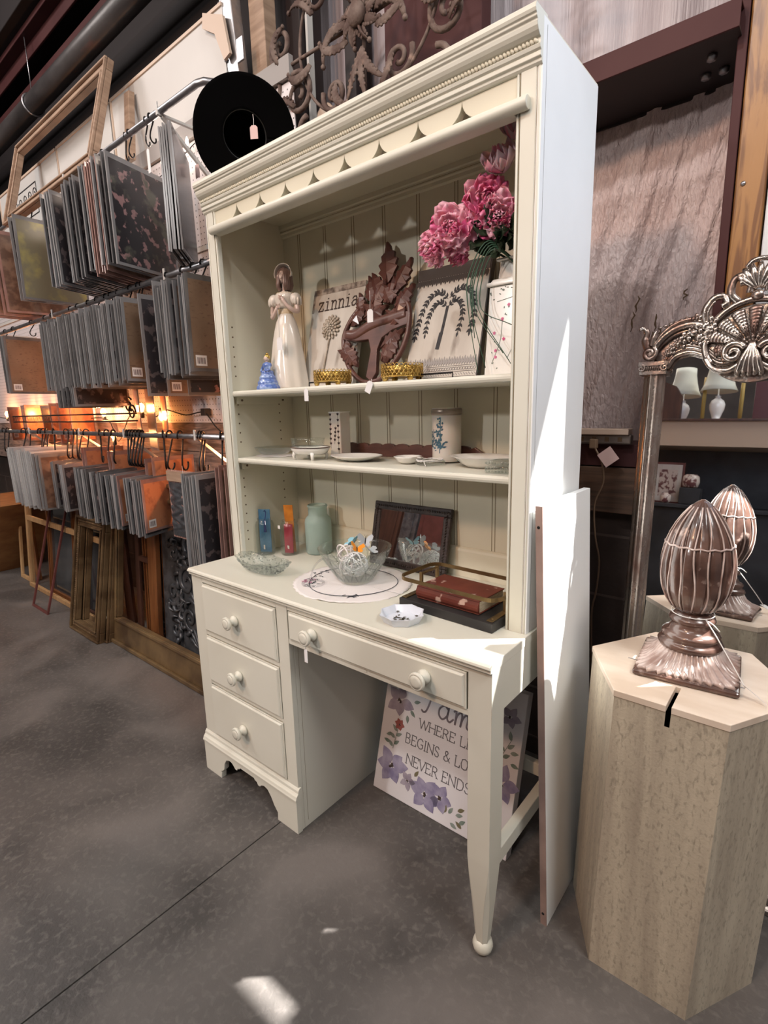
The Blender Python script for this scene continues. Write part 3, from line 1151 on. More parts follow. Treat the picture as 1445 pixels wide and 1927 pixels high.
def hexp(r, z, dx=0, dy=0):
    return [(px + dx + r * math.cos(math.radians(60 * k)), py + dy + r * math.sin(math.radians(60 * k)), z) for k in range(6)]


b = MB()
lo_, hi_ = hexp(.2, 0), hexp(.202, H - .014, .018, .003)
# front face (between corners 4 and 5) gets a slot: build faces separately
for k in range(6):
    j = (k + 1) % 6
    if k == 4:
        continue
    b.add([lo_[k], lo_[j], hi_[j], hi_[k]], [(0, 1, 2, 3)])
A, B_, Cc, D = Vector(lo_[4]), Vector(lo_[5]), Vector(hi_[5]), Vector(hi_[4])


def fp(u, z):
    t = z / (H - .014)
    L = A.lerp(D, t)
    R = B_.lerp(Cc, t)
    return L.lerp(R, u)


zt = .655
b.add([fp(0, 0), fp(.478, 0), fp(.478, H - .014), fp(0, H - .014)], [(0, 1, 2, 3)])
b.add([fp(.525, 0), fp(1, 0), fp(1, H - .014), fp(.525, H - .014)], [(0, 1, 2, 3)])
b.add([fp(.478, 0), fp(.525, 0), fp(.525, zt), fp(.478, zt)], [(0, 1, 2, 3)])
b.build('column', 'travertine', ped, autosmooth=False)
b = MB()
hb, ht = hexp(.204, H - .014, .018, .003), hexp(.204, H, .018, .003)
sx0, sx1 = px + .018 - .102 + .204 * .478, px + .018 - .102 + .204 * .525
yf = hb[4][1]
outl = [(hb[5][0], hb[5][1]), (hb[0][0], hb[0][1]), (hb[1][0], hb[1][1]), (hb[2][0], hb[2][1]), (hb[3][0], hb[3][1]), (hb[4][0], hb[4][1]), (sx0, yf), (sx0, yf + .09), (sx1, yf + .09), (sx1, yf)]
b.prism(outl, 'xy', H - .014, H)
b.build('cap', 'travertine_top', ped, bevel=.001)
b = MB()
b.box(px - .10, px + .125, yf + .163, yf + .167, H - .0002, H + .0004)
b.build('cap_groove', 'lace_grey', ped)
b = MB()
b.add([tuple(p) for p in hexp(.18, H - .10, .015, .003)], [tuple(range(6))])
b.build('inner_floor', 'dark_void', ped)

# ================================================================== FINIAL
fx, fy = 1.440, .368
fin = thing('pineapple_finial', 'brown glazed ribbed acorn finial on a square fluted foot', 'finial', (fx, fy, H))
b = MB()
s_ = .098


def sq(a, r, k):
    """blend between circle and rounded square"""
    c, s = abs(math.cos(a)), abs(math.sin(a))
    q = 1 / max(c, s)
    return r * (1 + (min(q, 1.32) - 1) * k)


def ringed(prof, seg, fnr, mb, z0):
    vs = []
    for (r, z, k) in prof:
        for i in range(seg):
            a = 2 * PI * i / seg
            R = fnr(a, r, z, k)
            vs.append((fx + R * math.cos(a), fy + R * math.sin(a), z0 + z))
    fs = []
    for i in range(len(prof) - 1):
        for k in range(seg):
            l = (k + 1) % seg
            fs.append((i * seg + k, i * seg + l, (i + 1) * seg + l, (i + 1) * seg + k))
    fs.append(tuple(range(seg))[::-1])
    fs.append(tuple((len(prof) - 1) * seg + k for k in range(seg)))
    mb.add(vs, fs, 0, True)


b.box(fx - s_, fx + s_, fy - s_, fy + s_, H + .0005, H + .014)
b.build('square_foot', 'brown_ceramic', fin, bevel=.006, segs=3)
b = MB()
ringed([(.090, .012, 1), (.090, .020, 1), (.078, .026, .8), (.066, .040, .45), (.060, .052, .1), (.058, .057, 0)], 160,
       lambda a, r, z, k: sq(a, r, k) * (1 + .06 * math.cos(a * 40)), b, H)
b.build('fluted_base', 'ceramic_rib', fin)
b = MB()
b.lathe([(.056, .054), (.062, .058), (.064, .064), (.060, .071), (.053, .074), (.056, .079), (.057, .085), (.051, .091), (.045, .094), (.040, .103), (.039, .110),
         (.043, .113), (.0455, .118), (.043, .124), (.037, .127), (.035, .131), (.030, .136)], (fx, fy, H), 48)
b.build('turned_stem', 'brown_ceramic', fin)


def egg(t):
    """radius of the acorn, t from 0 to 1 in height"""
    P = [(0, .028), (.05, .044), (.12, .056), (.22, .066), (.34, .0705), (.46, .0705), (.58, .066), (.70, .057), (.80, .0455), (.88, .033), (.94, .021), (.98, .011), (1.0, .003)]
    for (a, ra), (c, rc) in zip(P[:-1], P[1:]):
        if a <= t <= c:
            f = (t - a) / (c - a)
            return ra + (rc - ra) * f
    return .003


ZE, HE = .133, .247
b = MB()
prof = [(egg(i / 40), HE * i / 40) for i in range(41)]
NR = 16


def lobes(a, z):
    return 1 - .085 * (abs(math.cos(a * NR / 2)) ** 8) * (.3 + .7 * math.sin(PI * min(1, max(.0, z / HE))))


b.lathe(prof, (fx, fy, H + ZE), 192, fn=lobes)
b.build('acorn', 'brown_ceramic', fin)
for k in range(NR):
    b = MB()
    a = 2 * PI * (k) / NR + PI / NR * 0
    pts, rad = [], []
    for i in range(1, 25):
        t = i / 25 * .97 + .01
        r = egg(t) * (.985 if t < .62 else .99)
        aa = a + .06 * math.sin(t * 9 + k)
        pts.append((fx + r * math.cos(aa), fy + r * math.sin(aa), H + ZE + HE * t))
        rad.append(.0026 if t < .62 else .0022)
    b.tube(pts, [q * .72 for q in rad], 6, cap=True)
    b.build('rib', 'ceramic_rib', fin)
b = MB()
b.tube([(fx + (egg(.62) + .0006) * math.cos(a * PI / 32), fy + (egg(.62) + .0006) * math.sin(a * PI / 32), H + ZE + HE * .62 + .0015 * math.sin(a * PI / 2)) for a in range(64)], .0022, 6, closed=True)
b.build('cap_ring', 'ceramic_rib', fin)
fin.rotation_euler = (0, 0, math.radians(5))
# its price tag lies on the pedestal top
t = thing('price_tag', 'white price tag on a string tied round the finial neck', 'price tag', (fx + .03, fy - .03, H + .13))
b = MB()
b.tube(smoothpts([(fx + .030, fy - .034, H + .131), (fx + .055, fy - .045, H + .10), (fx + .088, fy - .060, H + .055), (fx + .112, fy - .068, H + .020)], 5), .0012, 6)
b.tube(smoothpts([(fx + .030, fy - .034, H + .131), (fx + .045, fy - .045, H + .128), (fx + .058, fy - .050, H + .118)], 4), .0012, 6)
b.tube([(fx + .041 * math.cos(a * PI / 12), fy + .041 * math.sin(a * PI / 12), H + .131) for a in range(24)], .001, 5, closed=True)
b.build('string', 'string_white', t)
b = MB()
b.hexa([(fx + .100, fy - .060, H + .026), (fx + .112, fy - .074, H + .026), (fx + .150, fy - .040 - .045, H + .004), (fx + .138, fy - .028 - .04, H + .004)],
       [(fx + .100, fy - .060, H + .0272), (fx + .112, fy - .074, H + .0272), (fx + .150, fy - .040 - .045, H + .0052), (fx + .138, fy - .028 - .04, H + .0052)])
b.build('card', 'tag_white', t)

# ================================================================== STANDING MIRROR
mir = thing('standing_mirror', 'antique silver standing mirror with a shell crest and fluted posts', 'mirror', (0, 0, 0))
UC = .068


def mu(u):
    return 2 * UC - u


b = MB()
gl = [(-.135, .05), (.271, .05), (.271, 1.36), (.25, 1.40), (.20, 1.415), (.14, 1.38), (.068, 1.37), (-.005, 1.385), (-.06, 1.415), (-.11, 1.40), (-.135, 1.36)]
b.prism(gl, 'xz', -.0005, .003)
b.build('mirror_glass', 'mirror_glass', mir)
b = MB()
b.prism([(-.155, .02), (.291, .02), (.291, 1.40), (.23, 1.46), (.10, 1.49), (.03, 1.49), (-.09, 1.46), (-.155, 1.40)], 'xz', .004, .022)
b.build('backing', 'dark_brown', mir)
for s in (0, 1):
    cx = -.141 if s == 0 else mu(-.141)
    b = MB()
    # fluted post: half column with beads
    prof = []
    n = 48
    sec = []
    for i in range(n + 1):
        a = PI * i / n
        r = .0262 + .0035 * math.cos(a * 10) * math.sin(a)
        sec.append((cx - r * math.cos(a), -.030 * math.sin(a) * (1 + .05 * math.cos(a * 9))))
    sec = [(cx - .028, .004)] + sec + [(cx + .028, .004)]
    vs = [(x, y, z) for z in (.045, 1.352) for x, y in sec]
    k = len(sec)
    b.add(vs, [(i, i + 1, k + i + 1, k + i) for i in range(k - 1)], 0, True)
    b.build('post', 'silver_leaf', mir)
    b = MB()
    b.box(cx - .032, cx + .032, -.036, .004, 1.352, 1.360)
    b.box(cx - .034, cx + .034, -.040, .004, 1.374, 1.384)
    b.box(cx - .026, cx + .026, -.034, .004, 1.360, 1.374)
    for i in range(9):
        b.ell((cx - .020 + .005 * i, -.036, 1.367), (.002, .003, .006))
    for sg in (-1, 1):
        b.tube(spiral((cx + sg * .027, 1.368), .0095, .001, 90, 1.4 * sg, 24, -.038), .0028, 6)
    b.build('capital', 'silver_leaf', mir, bevel=.001)
b = MB()
b.prism([(.004, 0), (.004, .055), (-.018, .055), (-.030, .045), (-.032, .030), (-.026, .022), (-.034, .012), (-.034, 0)], 'yz', -.172, .308)
b.build('bottom_rail', 'silver_leaf', mir, bevel=.001)
# arch
b = MB()
for s in (0, 1):
    f = (lambda u: u) if s == 0 else mu
    for off, rad, yy in ((0, .0095, -.026), (.014, .0065, -.020), (-.013, .006, -.018)):
        pts = smoothpts([(f(-.150), yy, 1.395 + off), (f(-.135), yy, 1.432 + off), (f(-.100), yy, 1.462 + off), (f(-.055), yy, 1.470 + off), (f(-.015), yy, 1.452 + off)], 6)
        b.tube(pts, rad, 8)
    # inner sinuous moulding
    for off, rad in ((0, .007), (.010, .005), (.018, .004)):
        pts = smoothpts([(f(-.112), -.018, 1.368 + off), (f(-.095), -.018, 1.395 + off), (f(-.062), -.018, 1.404 + off), (f(-.028), -.018, 1.392 + off), (f(.005), -.018, 1.372 + off * .8), (f(.035), -.018, 1.374 + off * .6)], 6)
        b.tube(pts, rad, 8)
    web = [(f(-.112), 1.37), (f(-.150), 1.40), (f(-.135), 1.44), (f(-.10), 1.47), (f(-.05), 1.475), (f(0), 1.44), (f(.01), 1.38), (f(-.028), 1.395), (f(-.062), 1.408), (f(-.095), 1.40)]
    b.prism(web, 'xz', -.012, .004)
b.build('arch', 'silver_leaf', mir)
for s in (0, 1):
    f = (lambda u: u) if s == 0 else mu
    sg = 1 if s == 0 else -1
    b = MB()
    b.tube(spiral((f(-.152), 1.405), .0175, .002, 70 if s == 0 else 110, -1.7 * sg, 34, -.036), [.006] * 20 + [.005] * 15, 8)
    b.ell((f(-.152), -.036, 1.405), .005)
    # upswept horn leaf
    b.tube(smoothpts([(f(-.158), -.028, 1.418), (f(-.166), -.030, 1.440), (f(-.163), -.030, 1.458), (f(-.172), -.032, 1.470), (f(-.182), -.032, 1.470)], 6), [.010] * 8 + [.008] * 8 + [.005] * 9, 8, flat=.6)
    b.tube(smoothpts([(f(-.150), -.030, 1.425), (f(-.146), -.034, 1.446), (f(-.140), -.034, 1.462)], 6), [.009, .009, .008, .008, .007, .007, .006, .005, .004, .004, .003, .002, .001], 8, flat=.6)
    b.build('volute', 'silver_leaf', mir)

    def flower(mb, u, v, r, y=-.034, n=5, ph=0.):
        for i in range(n):
            a = 2 * PI * i / n + ph
            mb.ell((u + r * .62 * math.cos(a), y + .002 * math.sin(i * 2), v + r * .62 * math.sin(a)), (r * .46, r * .22, r * .36), Euler((0, -a, 0)), 10, 6)
        mb.ell((u, y - .004, v), (r * .26, r * .26, r * .26), None, 8, 5)

    b = MB()
    for (u, v, r) in ((-.042, 1.452, .024), (-.052, 1.482, .013), (-.036, 1.492, .011), (-.020, 1.470, .015), (-.074, 1.440, .015), (-.092, 1.430, .010), (-.103, 1.418, .009),
                      (-.113, 1.406, .008), (-.060, 1.462, .012), (-.018, 1.448, .015), (-.040, 1.428, .012), (-.119, 1.394, .006), (-.02, 1.43, .011)):
        flower(b, f(u), v, r, -.030, 5, u * 40)
    for i in range(22):
        rd = random.Random(i + 77)
        t = rd.random()
        b.ell((f(-.12 + .11 * t), -.026, 1.405 + .055 * t + rd.uniform(-.014, .014)), rd.uniform(.003, .0055), None, 6, 4)
    for i in range(6):
        b.ell((f(-.135 + .012 * i), -.022, 1.470 + .0035 * i), (.006, .005, .004), None, 6, 4)
    b.build('flower_garland', 'silver_leaf', mir)
    # scroll rising beside the shell
    b = MB()
    b.tube(smoothpts([(f(-.030), -.022, 1.462), (f(-.036), -.026, 1.495), (f(-.022), -.028, 1.524), (f(.000), -.028, 1.528), (f(.008), -.028, 1.512), (f(-.002), -.028, 1.504)], 6),
           [.010] * 10 + [.0085] * 8 + [.007] * 6 + [.008] * 7, 10)
    b.tube(smoothpts([(f(-.026), -.030, 1.462), (f(-.028), -.036, 1.495), (f(-.016), -.038, 1.517)], 6), .003, 6)
    b.build('side_scroll', 'silver_leaf', mir)
    b = MB()
    b.tube(smoothpts([(f(.030), -.022, 1.512), (f(.014), -.026, 1.532), (f(.018), -.028, 1.562), (f(.036), -.030, 1.570), (f(.040), -.030, 1.556), (f(.030), -.030, 1.552)], 6),
           [.009] * 10 + [.008] * 8 + [.007] * 6 + [.0075] * 7, 10)
    b.tube(smoothpts([(f(.050), -.024, 1.530), (f(.052), -.028, 1.556), (f(.042), -.028, 1.580), (f(.032), -.028, 1.578)], 6), [.007] * 10 + [.005] * 9, 8)
    b.build('crest_scroll', 'silver_leaf', mir)
# shell
b = MB()
SC = (UC, 1.405)
for i in range(9):
    a = math.radians(180 * (i + .5) / 9 * 1.16 - 14)
    R = .086 if 0 < i < 8 else .070
    for j in range(10):
        t = j / 9
        rr_ = .018 + (R - .018) * t
        w = .004 + .0125 * t
        b.ell((SC[0] + rr_ * math.cos(a), -.024 - .012 * math.sin(PI * t * .8), SC[1] + rr_ * math.sin(a)), (w * .95, .006, .008), Euler((0, -a + PI / 2, 0)), 8, 5)
    for dd in (-.25, .25):
        aa = a + dd * .24
        b.tube([(SC[0] + r_ * math.cos(aa), -.042 + .012 * abs(r_ - .05) / .04, SC[1] + r_ * math.sin(aa)) for r_ in (.030, .045, .060, .074)], .0018, 5)
b.build('shell', 'silver_leaf', mir)
b = MB()
b.tube([(SC[0] + .098 * math.cos(math.radians(a)), -.022, SC[1] + .012 + .098 * math.sin(math.radians(a)) * (1 if a < 180 else .80)) for a in range(-40, 221, 6)], .0085, 10)
b.prism([(SC[0] + .098 * math.cos(2 * PI * i / 40), SC[1] + .01 + .09 * math.sin(2 * PI * i / 40)) for i in range(40)], 'xz', -.014, .004)
b.build('shell_ring', 'silver_leaf', mir)
b = MB()
for s in (1, -1):
    b.tube(spiral((UC + s * .036, 1.392), .024, .003, 20 if s < 0 else 160, 1.5 * (-s), 34, -.042), [.0075] * 18 + [.0062] * 17, 9)
    b.tube(smoothpts([(UC + s * .012, -.036, 1.372), (UC + s * .045, -.032, 1.352), (UC + s * .078, -.030, 1.362), (UC + s * .095, -.026, 1.385)], 6), [.008] * 10 + [.006] * 9, 8)
for i in range(5):
    b.tube(smoothpts([(UC, -.036, 1.415), (UC + (i - 2) * .006, -.042, 1.385), (UC + (i - 2) * .011, -.036, 1.352), (UC + (i - 2) * .012, -.028, 1.342)], 5), [.006] * 6 + [.0075] * 6 + [.006] * 4, 7)
b.build('pendant', 'silver_leaf', mir)
b = MB()
for i in range(7):
    a = math.radians(40 + 100 * i / 6)
    b.tube([(UC + r_ * math.cos(a), -.026 - .006 * math.sin(r_ * 30), 1.532 + r_ * math.sin(a)) for r_ in (.006, .02, .036, .05, .062)], [.003, .0055, .0075, .007, .004], 8)
b.tube(smoothpts([(UC - .028, -.028, 1.586), (UC - .014, -.032, 1.600), (UC + .014, -.032, 1.600), (UC + .028, -.028, 1.586)], 5), .006, 8)
b.ell((UC, -.030, 1.522), (.014, .010, .012))
b.build('crest_palmette', 'silver_leaf', mir)
mir.location = (1.4, .585, 0)
mir.rotation_euler = (-math.radians(4.5), 0, math.radians(1.2))

# power strip, cord and tag
ps = thing('power_strip', 'long dark metal power strip with outlets on the back wall', 'power strip', (1.12, .72, 1.16))
b = MB()
b.box(.93, 1.20, .712, .742, 1.163, 1.190)
b.build('housing', 'strip_metal', ps, bevel=.004)
for i in range(7):
    b = MB()
    x = .955 + .036 * i
    b.box(x - .006, x + .006, .7112, .7118, 1.170, 1.183)
    b.build('outlet', 'chip_brown', ps, bevel=.0002)
b = MB()
b.box(.90, 1.196, .70, .745, 1.190, 1.207)
tag(b.build('wood_ledge', 'strip_beige', origin=(1.05, .72, 1.19), bevel=.002), 'pale wooden strip lying along the top of the power strip', 'ledge')
b = MB()
b.box(1.092, 1.112, .690, .712, 1.150, 1.178)
cd = thing('extension_cord', 'thin brown extension cord hanging down the wall from the power strip', 'cord', (1.11, .70, .5))
b.build('plug', 'cord_brown', cd, bevel=.003)
b = MB()
b.tube(smoothpts([(1.105, .70, 1.155), (1.128, .70, 1.11), (1.132, .712, 1.05), (1.108, .72, .98), (1.112, .73, .88), (1.125, .74, .80), (1.118, .75, .70), (1.105, .76, .62), (1.110, .765, .45), (1.12, .77, .1), (1.14, .76, .004)], 6), .0028, 8)
b.build('cord', 'cord_brown', cd)
b = MB()
M = Matrix.Translation((1.148, .69, 1.128)) @ Matrix.Rotation(math.radians(-38), 4, 'Y')
b.box(-.022, .022, -.0006, .0006, -.022, .022)
b.xf(M)
tag(b.build('cord_tag', 'tag_pink', origin=(1.148, .69, 1.128)), 'square pinkish paper tag hanging on the wall cord', 'tag')

# ================================================================== FURNITURE BEHIND THE CAMERA (seen in the mirrors)
cb = thing('black_cabinet', 'long black cabinet with an open counter shelf facing the mirror', 'cabinet', (1.4, -1.9, 0))
b = MB()
b.box(.1, 2.7, -2.2, -1.62, 0, .95)
b.box(.08, 2.72, -2.22, -1.58, .95, .975)
b.box(.1, 2.7, -2.2, -2.1, .975, 1.36)
b.box(.1, .13, -2.2, -1.62, .975, 1.36)
b.build('body', 'cabinet_black', cb, bevel=.004)
b = MB()
b.box(.1, 2.7, -2.2, -1.70, 1.357, 1.517)
b.build('fascia', 'beige_wall', cb)
b = MB()
b.box(.08, 2.72, -2.22, -1.68, 1.517, 1.532)
b.build('top', 'dark_brown', cb, bevel=.002)


def lamp(x, y, label):  # a little taller than its base
    t = thing('table_lamp', label, 'lamp', (x, y, 1.532))
    b = MB()
    b.lathe([(.03, 0), (.033, .006), (.022, .012), (.030, .035), (.042, .07), (.045, .10), (.036, .125), (.018, .14), (.014, .15), (.018, .155), (.004, .16), (.004, .24)], (x, y, 1.532), 24)
    b.build('lamp_base', 'porcelain', t)
    b = MB()
    b.lathe([(.105, .185), (.088, .22), (.074, .275), (.064, .33), (.062, .375)], (x, y, 1.532), 32, cap0=False, cap1=False)
    b.build('lamp_shade', 'shade_cream', t, solid=.002)


lamp(1.175, -1.78, 'white table lamp with a flared cream shade in the mirror reflection')
lamp(.955, -1.95, 'second cream shaded lamp behind the post of the mirror')
for x in (1.10, 1.305):
    t = thing('candlestick', 'tall ochre candlestick standing on the black cabinet', 'candle', (x, -1.76, 1.532), 'ochre candles on the cabinet')
    b = MB()
    b.lathe([(.011, 0), (.0115, .15), (.010, .275)], (x, -1.76, 1.532), 12)
    b.build('candle', 'candle_ochre', t)
b = MB()
b.box(1.37, 1.75, -2.1, -1.76, 1.532, 1.77)
tag(b.build('red_chest', 'red_lacquer', origin=(1.56, -1.9, 1.532), bevel=.003), 'dark red lacquer chest on top of the black cabinet', 'chest')
b = MB()
b.prism([(.86, 1.532), (.965, 1.532), (.965, 1.70), (.93, 1.76), (.86, 1.79)], 'xz', -1.86, -1.78)
tag(b.build('dark_clock_case', 'dark_brown', origin=(.91, -1.82, 1.532)), 'dark wooden case standing beside the cream shaded lamp', 'case')
t = thing('framed_print', 'floral print in a brown and cream frame leaning in the cabinet', 'picture', (.94, -1.78, .975))
b = MB()
b.box(.845, 1.035, -1.80, -1.785, .975, 1.25)
b.box(.86, 1.02, -1.784, -1.782, .985, 1.235, 1)
b.box(.885, .995, -1.7815, -1.7805, 1.02, 1.20, 2)
b.build('frame', ['maroon', 'plaque_white', 'pattern_china'], t)
b = MB()
b.lathe([(.03, 0), (.045, .006), (.05, .04), (.047, .075), (.03, .088)], (1.085, -1.72, 1.085), 20)
tag(b.build('ginger_jar', 'pattern_china', origin=(1.085, -1.72, 1.085)), 'round red and white patterned china jar on a black box', 'jar')
b = MB()
b.box(1.03, 1.15, -1.78, -1.66, .976, 1.084)
tag(b.build('black_box', 'cabinet_black', origin=(1.09, -1.72, .976), bevel=.004), 'black box under the patterned china jar', 'box')
b = MB()
b.lathe([(.02, 0), (.032, .01), (.032, .05), (.02, .06), (.012, .068)], (.955, -1.66, .976), 16)
tag(b.build('china_bowl', 'pattern_china', origin=(.955, -1.66, .976)), 'small patterned china pot before the framed print', 'pot')

# old doors stored across the aisle (seen in the tabletop mirror)
for i, (x0, x1, mt_, lab) in enumerate(((-2.55, -2.15, 'rose_red', 'red painted door leaning first in the row across the aisle'), (-2.12, -1.74, 'dark_brown', 'dark brown door second in the row across the aisle'),
                                        (-1.71, -1.52, 'tin_grey', 'narrow grey panel between the two dark doors across the aisle'), (-1.49, -1.12, 'maroon', 'maroon door third in the row across the aisle'),
                                        (-1.09, -.80, 'dark_brown', 'dark door at the right end of the row across the aisle'))):
    t = thing('old_door', lab, 'door', ((x0 + x1) / 2, -2.6, 0))
    b = MB()
    b.box(x0, x1, -2.64, -2.60, 0, 1.85)
    b.build('slab', mt_, t, bevel=.002)
    b = MB()
    for z0, z1 in ((.15, .80), (.95, 1.70)):
        b.box(x0 + .05, x1 - .05, -2.60, -2.592, z0, z1)
    b.build('raised_panel', mt_, t, bevel=.004)
    b = MB()

# ================================================================== PEGBOARD WALL
pm = bpy.data.materials.new('pegboard_holes')
pm.use_nodes = True
nt = pm.node_tree
ln = nt.links.new
bs = nt.nodes['Principled BSDF']
bs.inputs['Roughness'].default_value = .45
tc = nt.nodes.new('ShaderNodeTexCoord')
v1 = nt.nodes.new('ShaderNodeVectorMath')
v1.operation = 'MULTIPLY'
v1.inputs[1].default_value = (1 / .0254, 0, 1 / .0254)
v2 = nt.nodes.new('ShaderNodeVectorMath')
v2.operation = 'FRACTION'
v3 = nt.nodes.new('ShaderNodeVectorMath')
v3.operation = 'SUBTRACT'
v3.inputs[1].default_value = (.5, 0, .5)
v4 = nt.nodes.new('ShaderNodeVectorMath')
v4.operation = 'LENGTH'
lt = nt.nodes.new('ShaderNodeMath')
lt.operation = 'LESS_THAN'
lt.inputs[1].default_value = .12
mx = nt.nodes.new('ShaderNodeMix')
mx.data_type = 'RGBA'
mx.inputs[6].default_value = (.64, .60, .61, 1)
mx.inputs[7].default_value = (.04, .03, .03, 1)
ln(tc.outputs['Object'], v1.inputs[0])
ln(v1.outputs[0], v2.inputs[0])
ln(v2.outputs[0], v3.inputs[0])
ln(v3.outputs[0], v4.inputs[0])
ln(v4.outputs['Value'], lt.inputs[0])
ln(lt.outputs[0], mx.inputs[0])
ln(mx.outputs[2], bs.inputs['Base Color'])
MT['pegboard_holes'] = pm
pb = thing('pegboard', 'white perforated pegboard panels behind the hanging sheets', 'pegboard', (-2.0, .61, 1.23))
for (x0, x1, z0, z1) in ((-5.2, -2.32, 1.23, 2.02), (-2.316, .0, 1.23, 2.02), (-5.2, -2.32, 2.03, 2.46), (-2.316, .0, 2.03, 2.46)):
    b = MB()
    b.box(x0, x1, .600, .606, z0, z1)
    b.build('panel', 'pegboard_holes', pb, bevel=.001)
b = MB()
b.box(-5.2, 0, .592, .600, 2.005, 2.025)
b.build('seam_strip', 'white_panel', pb)
b = MB()
b.box(-5.2, .0, .585, .606, 2.465, 2.535)
tag(b.build('grey_rail_board', 'lace_grey', origin=(-2.5, .6, 2.465)), 'grey board running along the top of the pegboard', 'rail')
b = MB()
b.box(-5.2, .0, .60, .625, .93, 1.08)
b.box(-5.2, .0, .604, .625, 1.083, 1.228)
tag(b.build('plank_cladding', 'grey_plank', origin=(-2.5, .61, .93), bevel=.002), 'weathered grey wood planks below the pegboard', 'planks')
for (x0, x1, lab) in ((-3.22, -2.13, 'bluish white panel with black scroll stencilling above the pegboard'), (-2.11, -1.40, 'plain white panel behind the carved picture frame'),
                      (-1.375, -.385, 'large plain white panel above the pegboard beside the metal post')):
    t = thing('backing_board', lab, 'panel', ((x0 + x1) / 2, .60, 2.536))
    b = MB()
    b.box(x0, x1, .598, .612, 2.536, 2.85)
    b.build('board', 'white_panel', t)
    b = MB()
    b.box(x0, x1, .592, .614, 2.85, 2.862)
    b.box(x0, x0 + .01, .592, .598, 2.536, 2.85)
    b.build('edge_trim', 'warm_trim', t)
    if x0 < -3:
        b = MB()
        for i in range(6):
            cx = -2.99 + .09 * i
            b.tube([(p[0], .5965, p[2]) for p in spiral((cx, 2.72), .04, .006, 90 + 40 * i, 1.5, 22)], .0028, 5)
            b.tube([(p[0], .5965, p[2]) for p in spiral((cx + .03, 2.655), .032, .005, 200 + 50 * i, -1.5, 22)], .0028, 5)
        for q in ([(-3.05, 2.60), (-3.05, 2.78), (-2.50, 2.78), (-2.50, 2.60), (-3.05, 2.60)],):
            b.tube([(p[0], .5965, p[1]) for p in q], .003, 5)
        b.build('scroll_stencil', 'ink_black', t)

# metal track post and timber at the right end
t = thing('metal_track', 'scuffed grey metal track hanging beside the white panel', 'track', (-.33, .62, 2.3))
b = MB()
b.hexa([(-.345, .60, 2.30), (-.285, .60, 2.30), (-.285, .65, 2.30), (-.345, .65, 2.30)], [(-.45, .60, 3.3), (-.37, .60, 3.3), (-.37, .65, 3.3), (-.45, .65, 3.3)])
b.build('channel', 'galv', t, bevel=.003)
b = MB()
b.box(-.305, -.265, .592, .60, 2.62, 2.70)
b.build('plate', 'galv', t, bevel=.002)
for z in (2.75, 2.86, 2.66):
    b = MB()
    b.tube([(-.375 - .1 * (z - 2.6), .598, z), (-.375 - .1 * (z - 2.6), .594, z)], .008, 8)
    b.build('rivet', 'galv', t)
b = MB()
b.box(-.30, -.21, .66, .72, 2.2, 4.0)
tag(b.build('timber_post', 'raw_wood', origin=(-.25, .69, 2.2), bevel=.003), 'rough timber post beside the metal track', 'post')
b = MB()
b.prism([(-.49, 2.86), (-.36, 2.80), (-.33, 2.66), (-.37, 2.65), (-.42, 2.76), (-.50, 2.81)], 'xz', .578, .59)
tag(b.build('cardboard_corner', 'warm_trim', origin=(-.42, .585, 2.66)), 'torn peach cardboard corner at the top of the metal track', 'cardboard')

# ================================================================== RAILS WITH HOOKS


def rail(z, x0, x1, bend, label, tilt=0.):
    t = thing('hanging_rail', label, 'rail', ((x0 + x1) / 2, .38, z))
    b = MB()
    pts = [(x0, .38, z)] + [(x0 + (x1 - x0) * k / 6, .38, z) for k in range(1, 6)] + [(x1, .38, z)]
    if bend:
        pts += [(x1 + .03, .39, z), (x1 + .05, .42, z), (x1 + .055, .47, z), (x1 + .055, .60, z)]
    b.tube(pts, .0125, 14)
    b.build('rod', 'galv', t)
    for x in ((-.55, -1.5, -2.6) if z > 2 else ((-.62, -1.9, -2.9) if z > 1.5 else (-.50, -1.18, -1.75, -2.6))):
        b = MB()
        b.hexa([(x, .60, z - .20), (x + .014, .60, z - .20), (x + .014, .60, z - .18), (x, .60, z - .18)], [(x, .385, z - .02), (x + .014, .385, z - .02), (x + .014, .385, z - .005), (x, .385, z - .005)])
        b.box(x, x + .014, .37, .60, z - .016, z - .006)
        b.box(x, x + .014, .366, .372, z - .016, z + .03)
        b.build('bracket', 'white_panel', t, bevel=.001)
    return t


rail(2.455, -3.6, -.27, True, 'bent steel rail at the top holding the uppermost sheets')
rail(1.855, -3.6, -.03, False, 'straight steel rail in the middle of the pegboard')
rail(1.178, -3.9, -.03, False, 'lowest steel rail crowded with black hooks')


def hook_mesh(H, r, gap):
    """S hook: upper loop over the rail, lower loop opposite, in the yz plane, rail centre at origin"""
    pts = []
    for i in range(9):
        a = math.radians(200 - 200 * i / 8)
        pts.append((0, gap * math.cos(a), gap * math.sin(a)))
    for i in range(1, 6):
        t = i / 6
        pts.append((0, gap - 2 * gap * t * .9, -H * .62 * t))
    for i in range(9):
        a = math.radians(170 + 210 * i / 8)
        pts.append((0, .004 + gap * 1.05 * math.cos(a), -H * .72 + gap * 1.05 * math.sin(a)))
    b = MB()
    b.tube(pts, r, 7)
    return b


hk = {}


def hooks(xs, z, key, H, r, gap, label, group, rz=.5):
    for i, x in enumerate(xs):
        rd = random.Random(int(x * 1000) + 5)
        if key not in hk:
            o = hook_mesh(H, r, gap).build('s_hook', 'black_metal')
            hk[key] = o
        else:
            o = hk[key].copy()
            COL.objects.link(o)
        o.location = (x, .38, z)
        o.rotation_euler = (rd.uniform(-.12, .12), 0, rz + rd.uniform(-.35, .35))
        tag(o, label, 's-hook', group)


